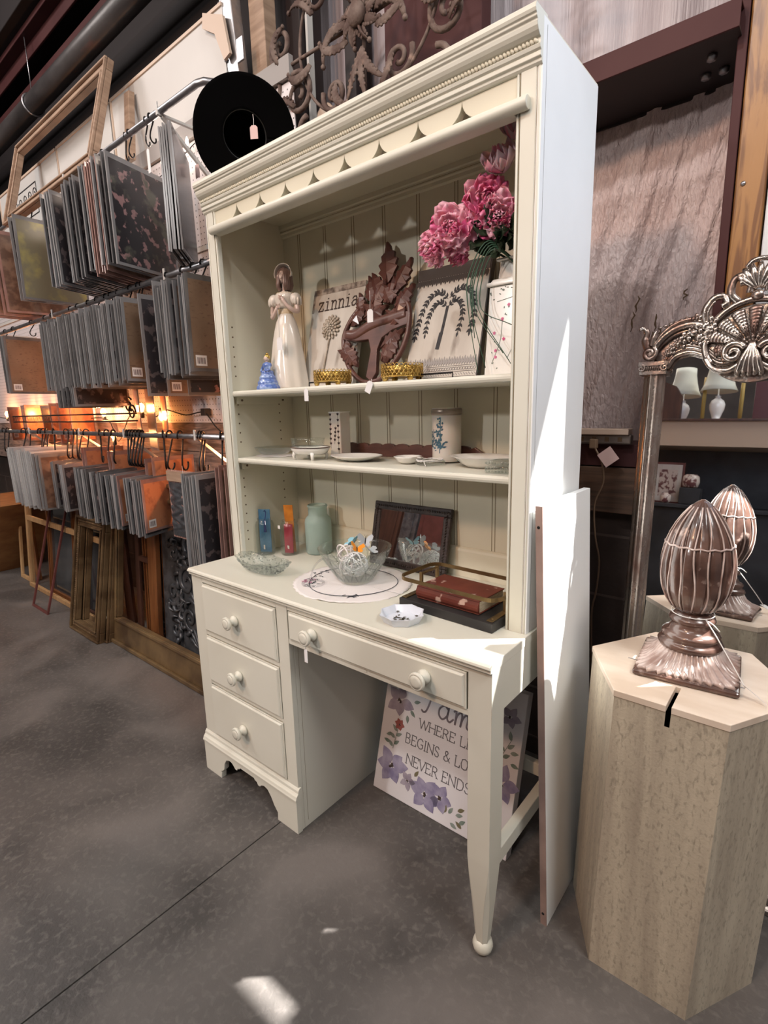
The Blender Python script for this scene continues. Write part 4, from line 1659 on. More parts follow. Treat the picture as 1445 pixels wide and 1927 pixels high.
hooks([-2.25, -2.02, -1.47, -1.40, -1.36, -1.17, -1.12, -1.06, -.84, -.80, -.655, -.615], 2.455, 'a', .10, .0032, .016, 'small black hook on the top steel rail', 'hooks on the top rail')
hooks([-2.79, -2.62, -2.27, -2.04, -1.92, -1.65, -1.55, -1.42, -1.31, -1.21, -1.15, -1.08, -.95, -.87, -.84, -.61, -.48, -.40, -.33], 1.855, 'b', .085, .003, .0165,
      'small black hook on the middle steel rail', 'hooks on the middle rail', .3)
hooks([-3.2, -3.1, -2.74, -2.65, -2.42, -2.36, -2.30, -2.18, -1.97, -1.89, -1.83, -1.77, -1.67, -1.49, -1.40, -1.32, -1.16, -1.13, -1.10, -1.065, -1.03, -1.0, -.79, -.73, -.635, -.47,
       -.45, -.31], 1.178, 'c', .185, .0042, .024, 'large black S-hook on the lowest steel rail', 'hooks on the lowest rail', .75)

# ------------------------------------------------------------------ hanging sheets
shm = {}


def sheet_master(key, w, h, th, face, edge, lab=False):
    b = MB()
    e = .012
    # sleeve body; front edge and rim use edge material, faces the insert
    b.box(-th, th, -w / 2, w / 2, -h, 0, 1)
    for sx in (-1, 1):
        x = sx * (th + .0004)
        q = [(x, -w / 2 + e, -h + e), (x, w / 2 - e, -h + e), (x, w / 2 - e, -e * 1.6), (x, -w / 2 + e, -e * 1.6)]
        b.add(q if sx > 0 else q[::-1], [(0, 1, 2, 3)], 0)
    if lab:
        x = th + .0009
        b.add([(x, -w / 2 + .02, -h + .02), (x, -w / 2 + .065, -h + .02), (x, -w / 2 + .065, -h + .058), (x, -w / 2 + .02, -h + .058)], [(0, 1, 2, 3)], 2)
        for i in range(7):
            y = -w / 2 + .026 + .005 * i
            x = th + .0012
            b.add([(x, y, -h + .027), (x, y + .0022 + .001 * (i % 2), -h + .027), (x, y + .0022 + .001 * (i % 2), -h + .05), (x, y, -h + .05)], [(0, 1, 2, 3)], 3)
    o = b.build('hanging_sheet', [face, edge, 'label_white', 'label_print'])
    o.location = (0, 0, -50)
    shm[key] = [o, False]


def sheet(key, x, ztop, label, group, y=.375, rx=0., rz=0., ry=0.):
    o, used = shm[key]
    if used:
        o = o.copy()
        COL.objects.link(o)
    shm[key][1] = True
    o.location = (x, y, ztop)
    o.rotation_euler = (rx, ry, rz)
    tag(o, label, 'hanging sheet', group)
    return o


sheet_master('dk30', .31, .345, .0028, 'sheet_dark', 'sleeve')
sheet_master('dk30b', .31, .345, .0036, 'sheet_brown', 'sleeve')
sheet_master('kraft30', .31, .345, .0016, 'sheet_kraft', 'sleeve', True)
sheet_master('floral30', .31, .345, .0022, 'sheet_floral', 'sleeve')
sheet_master('dk45', .34, .42, .003, 'sheet_dark', 'sleeve')
sheet_master('lime45', .34, .42, .003, 'sheet_lime', 'sleeve')
sheet_master('floral45', .34, .42, .003, 'sheet_floral', 'sleeve')
sheet_master('pink45', .34, .44, .002, 'sheet_brown', 'sleeve_pink')
sheet_master('dk20', .24, .27, .004, 'sheet_dark', 'sleeve')
sheet_master('dk20b', .22, .25, .005, 'sheet_brown', 'sheet_dark')
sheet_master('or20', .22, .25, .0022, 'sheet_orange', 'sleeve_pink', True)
sheet_master('lg30', .30, .37, .0055, 'sheet_lightgrey', 'sheet_lightgrey')
sheet_master('long30', .28, .41, .003, 'sheet_dark', 'sleeve')


def run(keys, x0, x1, n, ztop, label, group, y=.375, jx=.003, jz=.006, rz=0., jr=.05, ry=0., last=None, last_label=None):
    for i in range(n):
        rd = random.Random(int(i * 31 + x0 * 977))
        x = x0 + (x1 - x0) * i / max(1, n - 1) + rd.uniform(-jx, jx)
        k = keys[rd.randrange(len(keys))]
        lb_, gp = label, group
        if last and i == n - 1:
            k, lb_, gp = last, last_label, None
        o = sheet(k, x, ztop + rd.uniform(-jz, jz) * (2.2 if n > 12 else 1), lb_, gp, y + rd.uniform(-.006, .006), rd.uniform(-.015, .015), rz + rd.uniform(-jr, jr), ry + rd.uniform(-.012, .012))
        if gp is None and 'group' in o:
            del o['group']


# middle rail
run(['dk30', 'dk30b', 'dk30'], -1.66, -.72, 46, 1.765, 'dark sheet in a clear sleeve in the dense row on the middle rail', 'dense row of sleeved sheets on the middle rail', last='kraft30',
    last_label='brown kraft sheet closing the dense row on the middle rail')
run(['long30'], -1.55, -1.36, 12, 1.735, 'longer dark sheet hanging lower than the dense middle row', 'longer sheets below the dense middle row', y=.36)
run(['dk30', 'dk30b'], -.44, -.205, 15, 1.772, 'dark sleeved sheet in the short row nearest the hutch', 'short row of sheets nearest the hutch on the middle rail', last='kraft30',
    last_label='kraft backed sheet beside the hutch on the middle rail')
sheet('long30', -.60, 1.765, 'single long grey sleeve hanging between the two middle rows', None)
sheet('kraft30', -.565, 1.70, 'kraft card with a barcode hanging behind the single grey sleeve', None, y=.46)
run(['dk30'], -2.36, -2.30, 3, 1.77, 'dark sheet near the left edge on the middle rail', 'dark sheets near the left edge on the middle rail', last='kraft30', last_label='orange lit kraft card at the left edge of the middle rail')
sheet('floral30', -.47, 1.70, 'dark red floral card behind the short row nearest the hutch', None, y=.50)
# top rail
run(['dk45'], -1.84, -1.78, 3, 2.325, 'dark sleeve at the left of the top rail', 'dark sleeves at the left of the top rail', last='lime45', last_label='large sleeve with a lime green print on the top rail')
run(['dk45', 'floral45'], -1.45, -1.36, 5, 2.325, 'dark sleeve with red flowers on the top rail', 'red flowered sleeves on the top rail', rz=.36)
run(['dk45'], -1.26, -1.12, 7, 2.32, 'thin dark sleeve in the narrow bunch on the top rail', 'narrow bunch of sleeves on the top rail', rz=.45)
run(['dk45', 'pink45'], -1.03, -.86, 10, 2.33, 'dark brown sleeve in the thick bunch on the top rail', 'thick bunch of sleeves on the top rail', rz=.42)
sheet('floral45', -.79, 2.32, 'black sleeve with pale roses in front of the top rail bunch', None, rz=.34)
sheet('floral45', -.74, 2.31, 'dark floral sleeve nearest the camera in the thick bunch', None, rz=.28)
run(['dk45'], -.475, -.405, 7, 2.30, 'dark brown sleeve in the isolated bunch below the hat', 'isolated bunch of sleeves below the hat', y=.37, jx=.001, rz=.86, jr=.02)
run(['pink45'], -2.35, -2.1, 4, 2.32, 'crumpled clear sleeve at the far left of the top rail', 'crumpled sleeves at the far left of the top rail')
# lowest rail
run(['lg30'], -2.62, -2.16, 17, 1.075, 'pale grey sleeved sheet in the fan at the far left', 'pale grey fan of sheets on the lowest rail', ry=-.05, jr=.03)
run(['dk30b'], -2.10, -2.02, 3, 1.06, 'reddish clear sheet beside the pale grey fan', 'reddish sheets beside the pale grey fan')
run(['dk20'], -1.88, -1.83, 4, 1.02, 'small dark sheet in the bunch beside the grey fan', 'small dark sheets in the first narrow bunch', y=.34, rz=.35)
run(['dk20'], -1.76, -1.70, 5, 1.01, 'small dark sheet in the second narrow bunch on the lowest rail', 'small dark sheets in the second narrow bunch', y=.34, rz=.30)
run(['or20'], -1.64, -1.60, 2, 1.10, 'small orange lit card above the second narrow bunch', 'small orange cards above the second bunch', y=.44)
run(['dk20'], -1.52, -1.40, 9, 1.005, 'small dark sheet in the middle of the lowest rail', 'small dark sheets in the middle of the lowest rail', y=.34, rz=.30)
run(['dk20', 'dk20b'], -1.33, -1.22, 9, .995, 'small dark sheet left of the twin orange cards', 'small dark sheets left of the twin orange cards', y=.34, rz=.30)
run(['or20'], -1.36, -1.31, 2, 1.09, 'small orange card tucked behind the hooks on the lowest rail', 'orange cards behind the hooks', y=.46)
run(['dk20'], -1.16, -1.03, 9, .985, 'small dark sheet under the crowded hooks', 'small dark sheets under the crowded hooks', y=.34, rz=.30, last='or20', last_label='small pinkish card with a barcode under the crowded hooks')
run(['dk20'], -.94, -.80, 9, .985, 'small dark sheet left of the large slate relief', 'small dark sheets left of the slate relief', y=.34, rz=.30, last='or20', last_label='orange red card just left of the slate relief')
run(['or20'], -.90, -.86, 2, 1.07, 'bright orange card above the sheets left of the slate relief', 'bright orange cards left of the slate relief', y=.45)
run(['long30'], -.34, -.25, 8, 1.04, 'long dark sleeve in the bunch right of the slate relief', 'long dark sleeves right of the slate relief', y=.34, jx=.004, jr=.10)
run(['or20'], -.30, -.27, 2, 1.05, 'brown clear sheet behind the right hand bunch of sleeves', 'brown sheets behind the right hand bunch', y=.47)
run(['pink45'], -.13, -.075, 3, 1.08, 'reddish brown sleeve hanging against the hutch post', 'reddish sleeves against the hutch post', y=.40)
# small dim row under the pegboard
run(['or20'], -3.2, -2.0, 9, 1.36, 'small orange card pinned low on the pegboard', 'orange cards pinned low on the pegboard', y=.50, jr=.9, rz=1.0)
run(['or20', 'kraft30'], -1.28, -1.0, 3, 1.44, 'card with crossed lines behind the amber bulbs', 'cards behind the amber bulbs', y=.51, rz=1.2)
# slate relief panel facing the aisle
t = thing('slate_relief', 'dark slate coloured relief card in a clear sleeve with a wooden top strip', 'relief card', (-.50, .31, .70))
b = MB()
b.box(-.635, -.365, .300, .304, .725, 1.035)
b.build('sleeve', 'sleeve_pink', t, bevel=.001)
b = MB()


def rel(u, v):
    x = -.625 + .25 * u
    z = .735 + .245 * v
    return (x, .2965 - .004 * math.sin(u * 17 + math.sin(v * 23) * 2) * math.sin(v * 19) * (1 if .1 < v < .9 else .2), z)


b.grid(rel, 60, 50)
b.build('relief', 'slate_relief', t)
b = MB()
b.box(-.632, -.368, .292, .30, .985, 1.03)
b.build('top_strip', 'raw_wood', t, bevel=.001)
price_tag((-.475, .285, 1.06), 'white price tag hanging over the slate relief card', hang=.08, w=.042, h=.05)
for (x, z, l) in ((-.645, 2.40, 'string price tag hanging below the top rail on the pegboard'),):
    price_tag((x, .37, z), l, hang=.05, w=.02, h=.09)
price_tag((-.50, .50, 2.38), 'pinkish price tag beside the isolated bunch of sleeves', hang=.09, w=.03, h=.05, mt='tag_pink')

# wire basket
t = thing('wire_rack', 'flat black wire rack lying in front of the pegboard', 'rack', (-2.0, .42, 1.25))
b = MB()
for z in (1.245, 1.285):
    b.tube([(-2.85, .36, z), (-1.30, .36, z), (-1.30, .52, z), (-2.85, .52, z)], .004, 6, closed=True)
for i in range(34):
    x = -2.85 + .022 * i
    b.tube([(x, .36, 1.285), (x, .36, 1.245), (x, .52, 1.245)], .002, 5)
b.build('wire', 'black_metal', t)
for i, (x, z) in enumerate(((-1.33, 1.29), (-1.36, 1.33))):
    b = MB()
    b.tube(spiral((x, z), .045, .012, 40 * i, 1.4, 24, .5), .005, 7)
    tag(b.build('iron_scroll', 'black_metal', origin=(x, .5, z)), ('black iron scroll ornament at the end of the wire rack' if i == 0 else 'upper black iron scroll behind the amber bulb'), 'ornament')

# ------------------------------------------------------------------ string lights
t = thing('string_lights', 'dark string of warm amber bulbs along the pegboard bottom', 'string lights', (-1.5, .55, 1.25))
bul = [(-1.31, 1.31, 1), (-1.095, 1.27, -1), (-1.70, 1.15, 1), (-1.80, 1.29, 1), (-2.15, 1.30, 1), (-2.65, 1.30, 1), (-3.1, 1.31, -1), (-3.65, 1.30, 1), (-.42, 1.09, 1), (-2.4, 1.12, 1)]
b = MB()
b.tube(smoothpts([(-4.2, .57, 1.30), (-3.65, .565, 1.27), (-3.1, .57, 1.33), (-2.65, .565, 1.26), (-2.15, .57, 1.26), (-1.80, .565, 1.25), (-1.70, .57, 1.12), (-1.5, .57, 1.28), (-1.31, .565, 1.275), (-1.2, .57, 1.265),
                  (-1.095, .565, 1.30), (-.9, .57, 1.27), (-.72, .565, 1.28), (-.62, .57, 1.20), (-.42, .565, 1.13), (-.2, .57, 1.1)], 5), .0032, 6)
b.build('cable', 'socket_black', t)
for (x, z, s) in bul:
    b = MB()
    b.lathe([(.009, -.022), (.012, -.018), (.012, .006), (.009, .010)], (x, .545, z - s * .030), 12)
    b.build('socket', 'socket_black', t)
    b = MB()
    pr = [(.006, -.020), (.010, -.012), (.016, .002), (.017, .012), (.012, .024), (.004, .030)]
    if s < 0:
        pr = [(r, -zz) for r, zz in pr][::-1]
    b.lathe(pr, (x, .545, z), 14)
    b.build('bulb', 'bulb_glow', t)
    l = light('POINT', 'bulb_light', (x, .52, z), 9.0, (1.0, .38, .14), size=.02)
t = thing('mini_lights', 'thin string of small clear white lights along the pegboard top', 'string lights', (-.9, .56, 2.42))
mb_ = [(-.66, 2.44), (-.80, 2.42), (-.88, 2.42), (-.70, 2.37), (-.78, 2.355), (-1.16, 2.41), (-1.22, 2.42), (-1.33, 2.42), (-1.29, 2.41), (-1.6, 2.42), (-1.9, 2.42)]
b = MB()
b.tube(smoothpts([(-.5, .58, 2.46), (-.66, .58, 2.425), (-.8, .58, 2.40), (-1.0, .58, 2.38), (-1.22, .58, 2.40), (-1.6, .58, 2.40), (-1.95, .58, 2.42)], 5), .0022, 6)
b.build('cable', 'socket_black', t)
for (x, z) in mb_:
    b = MB()
    b.lathe([(.005, -.010), (.007, 0), (.006, .012), (.001, .024)], (x, .565, z), 8)
    b.build('bulb', 'bulb_white', t)
for x in (-.8, -1.25, -1.75):
    light('POINT', 'mini_glow', (x, .53, 2.43), .8, (1.0, .80, .68), size=.02)
b = MB()
b.box(-.745, -.705, .56, .592, 1.265, 1.30)
tag(b.build('outlet_adapter', 'black_wood', origin=(-.72, .58, 1.265), bevel=.002), 'small black plug adapter on the pegboard', 'adapter')

# ================================================================== LEANING FRAMES


def lean_frame(name, label, cat, x0, x1, y0, h, ytop, wd, dp, mt, group=None, fill=None, fillmt=None, beads=False, rails=(), z0=0., rz=0., prof=True, bw=None):
    """frame standing on its lower edge and leaning back; local origin at the foot centre"""
    t = thing(name, label, cat, (0, 0, 0), group)
    w = x1 - x0
    b = MB()
    bw = bw or wd
    for (a0, a1, c0, c1) in ((-w / 2, w / 2, 0, bw), (-w / 2, w / 2, h - wd, h), (-w / 2, -w / 2 + wd, bw, h - wd), (w / 2 - wd, w / 2, bw, h - wd)):
        b.box(a0, a1, 0, dp, c0, c1)
    if prof:
        e = wd * .22
        for (a0, a1, c0, c1) in ((-w / 2, w / 2, 0, e), (-w / 2, w / 2, h - e, h), (-w / 2, -w / 2 + e, e, h - e), (w / 2 - e, w / 2, e, h - e)):
            b.box(a0, a1, -dp * .5, 0, c0, c1)
        f = wd * .80
        for (a0, a1, c0, c1) in ((-w / 2 + f, w / 2 - f, bw - wd + f, bw), (-w / 2 + f, w / 2 - f, h - wd, h - f), (-w / 2 + f, -w / 2 + wd, bw, h - wd), (w / 2 - wd, w / 2 - f, bw, h - wd)):
            b.box(a0, a1, -dp * .3, 0, c0, c1)
    b.build('frame', mt, t, bevel=min(.006, wd * .12), segs=3)
    if beads:
        b = MB()
        q = wd * .5
        st = .012
        k = 0
        while -w / 2 + q + k * st < w / 2 - q:
            x = -w / 2 + q + k * st
            b.ell((x, -.002, h - q), (.0052, .004, .009), Euler((0, .5, 0)), 6, 4)
            b.ell((x, -.002, bw - q), (.0052, .004, .009), Euler((0, .5, 0)), 6, 4)
            k += 1
        k = 0
        while q + k * st < h - q:
            z = q + k * st
            b.ell((-w / 2 + q, -.002, z), (.009, .004, .0052), Euler((0, .5, 0)), 6, 4)
            b.ell((w / 2 - q, -.002, z), (.009, .004, .0052), Euler((0, .5, 0)), 6, 4)
            k += 1
        b.build('beading', mt, t)
    for (a, c) in rails:
        b = MB()
        b.box(-w / 2 + wd, w / 2 - wd, 0, dp, a, c)
        b.build('rail', mt, t, bevel=.002)
    if fill:
        b = MB()
        b.box(-w / 2 + wd * .8, w / 2 - wd * .8, dp * .6, dp * .8, bw * .8, h - wd * .8)
        b.build(fill, fillmt, t)
    t.location = ((x0 + x1) / 2, y0, z0)
    t.rotation_euler = (-math.atan2(ytop - y0, h), 0, rz)
    return t


bf = lean_frame('picture_frame', 'very large antique gold frame standing on the floor behind the desk', 'frame', -1.46, -.03, .275, .95, .40, .095, .035, 'antique_gold', bw=.15)
lean_frame('picture_frame', 'beaded brown gilt frame leaning in front of the stack', 'frame', -1.83, -1.43, .205, .70, .33, .060, .03, 'gilt_brown', beads=True)
lean_frame('picture_frame', 'second brown gilt frame right behind the beaded one', 'frame', -1.80, -1.40, .245, .71, .365, .055, .03, 'gilt_brown', prof=True)
lean_frame('picture_frame', 'thin maroon frame leaning loosely at the front', 'frame', -2.47, -2.18, .185, .80, .42, .016, .012, 'maroon', prof=False)
lean_frame('sash_window_frame', 'wide pine frame with a middle rail behind the maroon frame', 'frame', -2.98, -1.60, .325, .95, .40, .034, .02, 'pine', prof=False, rails=((.52, .555),))
lean_frame('picture_frame', 'dark framed picture of grey marbled glass behind the pine frame', 'framed picture', -2.66, -2.18, .37, .80, .44, .035, .018, 'oak_brown', fill='picture', fillmt='frame_glass')
lean_frame('sash_window_frame', 'narrow dark brown frame standing inside the pine frame', 'frame', -2.14, -1.86, .375, .85, .44, .05, .018, 'dark_brown', prof=False)
lean_frame('picture_frame', 'dark wooden frame with dark glass beside the beaded frame', 'framed picture', -1.98, -1.62, .345, .82, .43, .045, .02, 'dark_brown', fill='picture', fillmt='frame_glass')
lean_frame('picture_frame', 'pale pine frame at the far left of the stack', 'frame', -3.3, -3.02, .36, .80, .43, .03, .02, 'pine', prof=False)
lean_frame('sash_window_frame', 'dark brown sash frame inside the large gold frame', 'frame', -1.40, -1.16, .415, .90, .48, .045, .02, 'dark_brown', prof=False, rails=((.45, .48),))
lean_frame('picture_frame', 'dark glass picture beside the orange brown post', 'framed picture', -1.34, -1.10, .45, .88, .50, .03, .02, 'oak_brown', fill='picture', fillmt='frame_glass')
b = MB()
b.hexa([(-1.205, .395, 0), (-1.115, .395, 0), (-1.115, .425, 0), (-1.205, .425, 0)], [(-1.205, .46, .90), (-1.115, .46, .90), (-1.115, .49, .90), (-1.205, .49, .90)])
tag(b.build('wooden_post', 'oak_brown', origin=(-1.16, .41, 0), bevel=.004), 'glossy orange brown wooden post behind the gold frame', 'post')
for (x0, x1, y, mt_, lab) in ((-3.14, -3.06, .42, 'oak_brown', 'brown board standing at the far left of the frame stack'), (-2.80, -2.72, .45, 'dark_brown', 'dark board behind the marbled picture'),
                              (-2.06, -1.98, .50, 'oak_brown', 'reddish board behind the narrow dark frame'), (-1.66, -1.56, .47, 'dark_brown', 'dark board behind the beaded gilt frame')):
    b = MB()
    b.box(x0, x1, y, y + .02, 0, .9)
    tag(b.build('wooden_board', mt_, origin=((x0 + x1) / 2, y, 0), bevel=.002), lab, 'board')
b = MB()
b.hexa([(-3.95, .25, 0), (-3.62, .25, 0), (-3.62, .62, 0), (-3.95, .62, 0)], [(-3.95, .25, .62), (-3.10, .25, .62), (-3.10, .62, .62), (-3.95, .62, .62)])
tag(b.build('plywood_bin', 'orange_ply', origin=(-3.7, .4, 0), bevel=.003), 'orange plywood bin with a slanting side at the far left', 'bin')
price_tag((-1.43, .262, .15), 'small white tag on a string at the foot of the gold frame', hang=.10, w=.02, h=.03)

# embossed tin panel
tin = thing('embossed_panel', 'dark grey embossed metal panel with acanthus scrolls', 'panel', (0, 0, 0))
b = MB()
b.box(-.38, .38, 0, .008, 0, .95)
b.build('sheet', 'tin_grey', tin)
b = MB()


def acanthus(mb, cx, cz, r, a0, sg, n=5):
    mb.tube([(p[0], p[1], p[2]) for p in spiral((cx, cz), r, r * .12, a0, 1.35 * sg, 30, -.004)], [.016 * r / .1 + .002] * 16 + [.011 * r / .1 + .002] * 15, 8, flat=.6)
    for i in range(n):
        a = math.radians(a0) + sg * 2 * PI * (.04 + .11 * i)
        p0 = (cx + r * 1.0 * math.cos(a), -.004, cz + r * 1.0 * math.sin(a))
        p1 = (cx + r * 1.35 * math.cos(a + .25 * sg), -.012, cz + r * 1.35 * math.sin(a + .25 * sg))
        p2 = (cx + r * 1.45 * math.cos(a + .6 * sg), -.006, cz + r * 1.45 * math.sin(a + .6 * sg))
        mb.tube(smoothpts([p0, p1, p2], 4), [.010, .012, .012, .011, .010, .008, .006, .004, .002], 7)


for m_ in (-1, 1):
    for (cx, cz, r, a0, sg) in ((.10, .62, .070, 200, 1), (.13, .42, .080, 120, -1), (.11, .22, .065, 250, 1), (.26, .55, .06, 30, 1), (.27, .33, .07, 320, -1), (.26, .13, .055, 60, 1), (.14, .82, .06, 90, -1), (.28, .76, .055, 180, 1)):
        acanthus(b, m_ * cx, cz, r, a0 if m_ > 0 else 180 - a0, sg * m_)
for k in range(9):
    a = math.radians(20 + 140 * k / 8)
    for (cz) in (.68, .08, .30):
        b.tube([(0.0 + r_ * math.cos(a), -.010 + .004 * (r_ > .08), cz + r_ * math.sin(a)) for r_ in (.01, .05, .09, .12)], [.004, .009, .009, .003], 7)
b.build('relief', 'tin_grey', tin)
tin.location = (-.72, .43, .0)
tin.rotation_euler = (-.07, 0, 0)

# frames on top of the pegboard
lean_frame('picture_frame', 'large bare wooden frame resting on the top rail', 'frame', -2.42, -1.14, .36, .50, .50, .055, .03, 'raw_wood', z0=2.44)
b = MB()
b.hexa([(-1.10, .50, 2.47), (-1.05, .50, 2.47), (-1.05, .53, 2.47), (-1.10, .53, 2.47)], [(-1.16, .56, 2.80), (-1.11, .56, 2.80), (-1.11, .59, 2.80), (-1.16, .59, 2.80)])
tag(b.build('rough_batten', 'raw_wood', origin=(-1.08, .52, 2.47), bevel=.003), 'single rough wooden slat leaning right of the large bare frame', 'slat')

# ================================================================== HAT AND IRON SCROLL ABOVE THE HUTCH
hat = thing('felt_hat', 'black wide brimmed felt hat propped on the hutch, showing its inside', 'hat', (0, 0, 0))
b = MB()


def brim(u, v):
    a = 2 * PI * u
    r = .068 + (.158 - .068) * v
    w = .012 * math.sin(2 * a) * v * v + .010 * v * v
    return (r * math.cos(a), r * 1.0 * math.sin(a), w)


b.grid(brim, 64, 10)
b.grid(lambda u, v: ((.070 - .010 * v ** 3) * math.cos(2 * PI * u), (.070 - .010 * v ** 3) * math.sin(2 * PI * u), -.10 * v), 64, 8)
b.grid(lambda u, v: (.060 * (1 - v) * math.cos(2 * PI * u), .060 * (1 - v) * math.sin(2 * PI * u), -.10 + .05 * v * (1 - v)), 64, 6)
b.build('felt', 'hat_felt', hat, solid=.003)
b = MB()
b.tube([(.069 * math.cos(a * PI / 24), .069 * math.sin(a * PI / 24), -.010) for a in range(48)], .004, 6, closed=True)
b.build('sweatband', 'socket_black', hat)
b = MB()
for s in (1, -1):
    b.tube(smoothpts([(s * .018, -.085, .004), (s * .035, -.13, .02), (s * .015, -.19, .03)], 5), .0015, 5)
b.build('chin_cord', 'strip_metal', hat)
hc = Vector((.090, .300, 2.148))
hat.location = hc
hat.rotation_euler = (CAM_LOC + Vector((.2, .1, -.1)) - hc).to_track_quat('Z', 'Y').to_euler()
d_ = (CAM_LOC - hc).normalized()
pt = hc + d_ * .03 + Vector((.045, 0, .045))
price_tag(tuple(pt), 'brownish price tag hanging inside the black hat', hang=.030, w=.024, h=.038, mt='tag_pink', rot=.6)

ir = thing('iron_scrollwork', 'rusty wrought iron scroll grille with leaves above the hutch', 'wall ornament', (.35, .60, 2.2))
IC = (.345, 2.50)
Y = .60


def scr(mb, pts, rad):
    mb.tube(smoothpts([(x, Y + dy, z) for x, z, dy in pts], 6), rad, 8)


def ileaf(mb, cx, cz, L, ang, w=.03, curl=.5):
    a = math.radians(ang)
    pts, rad = [], []
    for i in range(9):
        t = i / 8
        aa = a + curl * 3.2 * t
        k_ = curl * 3.2
        pts.append((cx + L / k_ * (math.sin(a + k_ * t) - math.sin(a)), Y - .012 - .012 * math.sin(PI * t), cz - L / k_ * (math.cos(a + k_ * t) - math.cos(a))))
        rad.append(w * .62 * (.35 + .65 * math.sin(PI * min(1, t * .85 + .12))) * (1 if t < .95 else .8))
    mb.tube(pts, rad, 8, flat=.35)
    for i in range(1, 7):
        p = pts[i]
        for s in (-1, 1):
            mb.ell((p[0] - s * rad[i] * .9 * math.sin(a), p[1], p[2] + s * rad[i] * .9 * math.cos(a)), (rad[i] * .55, rad[i] * .3, rad[i] * .4), Euler((0, -a, 0)), 7, 5)
    mb.ell(pts[-1], rad[-1] * 1.7, None, 8, 5)


b = MB()
# oval hoops
b.tube([(IC[0] + .30 * math.cos(a * PI / 30), Y, IC[1] + .02 + .27 * math.sin(a * PI / 30)) for a in range(60)], .0055, 8, closed=True)
b.tube([(-.33, Y, 2.50), (.02, Y, 2.505), (.34, Y, 2.50), (.66, Y, 2.51), (1.0, Y, 2.50)], .006, 8)
b.tube([(IC[0], Y, 2.22), (IC[0], Y, 2.9)], .006, 8)
for s in (1, -1):
    for (cx, cz, r, a0, tn) in ((.32, 2.40, .075, 60, 1.5), (.20, 2.66, .07, 200, -1.4), (.40, 2.58, .06, 300, 1.4), (.14, 2.34, .055, 20, -1.4), (.46, 2.45, .05, 120, 1.3), (.28, 2.27, .05, 90, -1.3), (.10, 2.76, .05, 300, 1.3)):
        b.tube([(IC[0] + s * (p[0]), Y, p[2]) for p in spiral((cx, cz), r, r * .2, a0, tn, 26)], [.0095] * 14 + [.008] * 13, 7)
b.build('scroll_bars', 'rust_iron', ir)
for s in (1, -1):
    b = MB()
    fl = lambda a: a if s > 0 else 180 - a
    for (dx, z, L, a, w, c) in ((.05, 2.50, .17, 25, .026, -.6), (.06, 2.46, .15, -28, .022, .5), (.24, 2.46, .14, -60, .024, .7), (.33, 2.36, .12, 60, .022, -.6), (.22, 2.60, .14, 70, .024, -.5),
                                (.40, 2.52, .13, 50, .020, .6), (.12, 2.36, .12, -80, .022, -.5), (.04, 2.56, .13, 70, .022, .5), (.46, 2.40, .10, 100, .018, -.5), (.16, 2.72, .12, 40, .02, .5)):
        ileaf(b, IC[0] + s * dx, z, L, fl(a), w, c * s)
    b.build('leaves', 'rust_iron', ir)
b = MB()
for i in range(8):
    a = math.radians(-90 + 45 * i)
    ileaf(b, IC[0] + .01 * math.cos(a), 2.50 + .01 * math.sin(a), .075, math.degrees(a), .024, .3)
b.ell((IC[0], Y - .035, 2.50), (.035, .02, .035))
for a in (-105, -90, -75):
    ileaf(b, IC[0], 2.42, .15, a, .020, .2 * (a + 90) / 15 + .05)
b.build('rosette', 'rust_iron', ir)
# dried bloom behind the grille
b = MB()
b.ell((.10, .66, 2.31), (.05, .02, .06))
tag(b.build('rust_disc', 'warm_trim', origin=(.10, .66, 2.31)), 'rust brown oval plaque behind the scroll grille', 'plaque')

# ================================================================== UPPER SHELF
S1 = 1.35
# figurine of a lady
lx, ly = .195, .335
lady = thing('lady_figurine', 'tall porcelain lady figurine in a cream gown and bonnet', 'figurine', (lx, ly, S1))
b = MB()


def folds(a, z):
    t = max(0, min(1, (.235 - z) / .235))
    return 1 + t * (.045 * math.sin(a * 9 + math.sin(z * 18) * .8) + .03 * math.sin(a * 5 + 1.3 + z * 9))


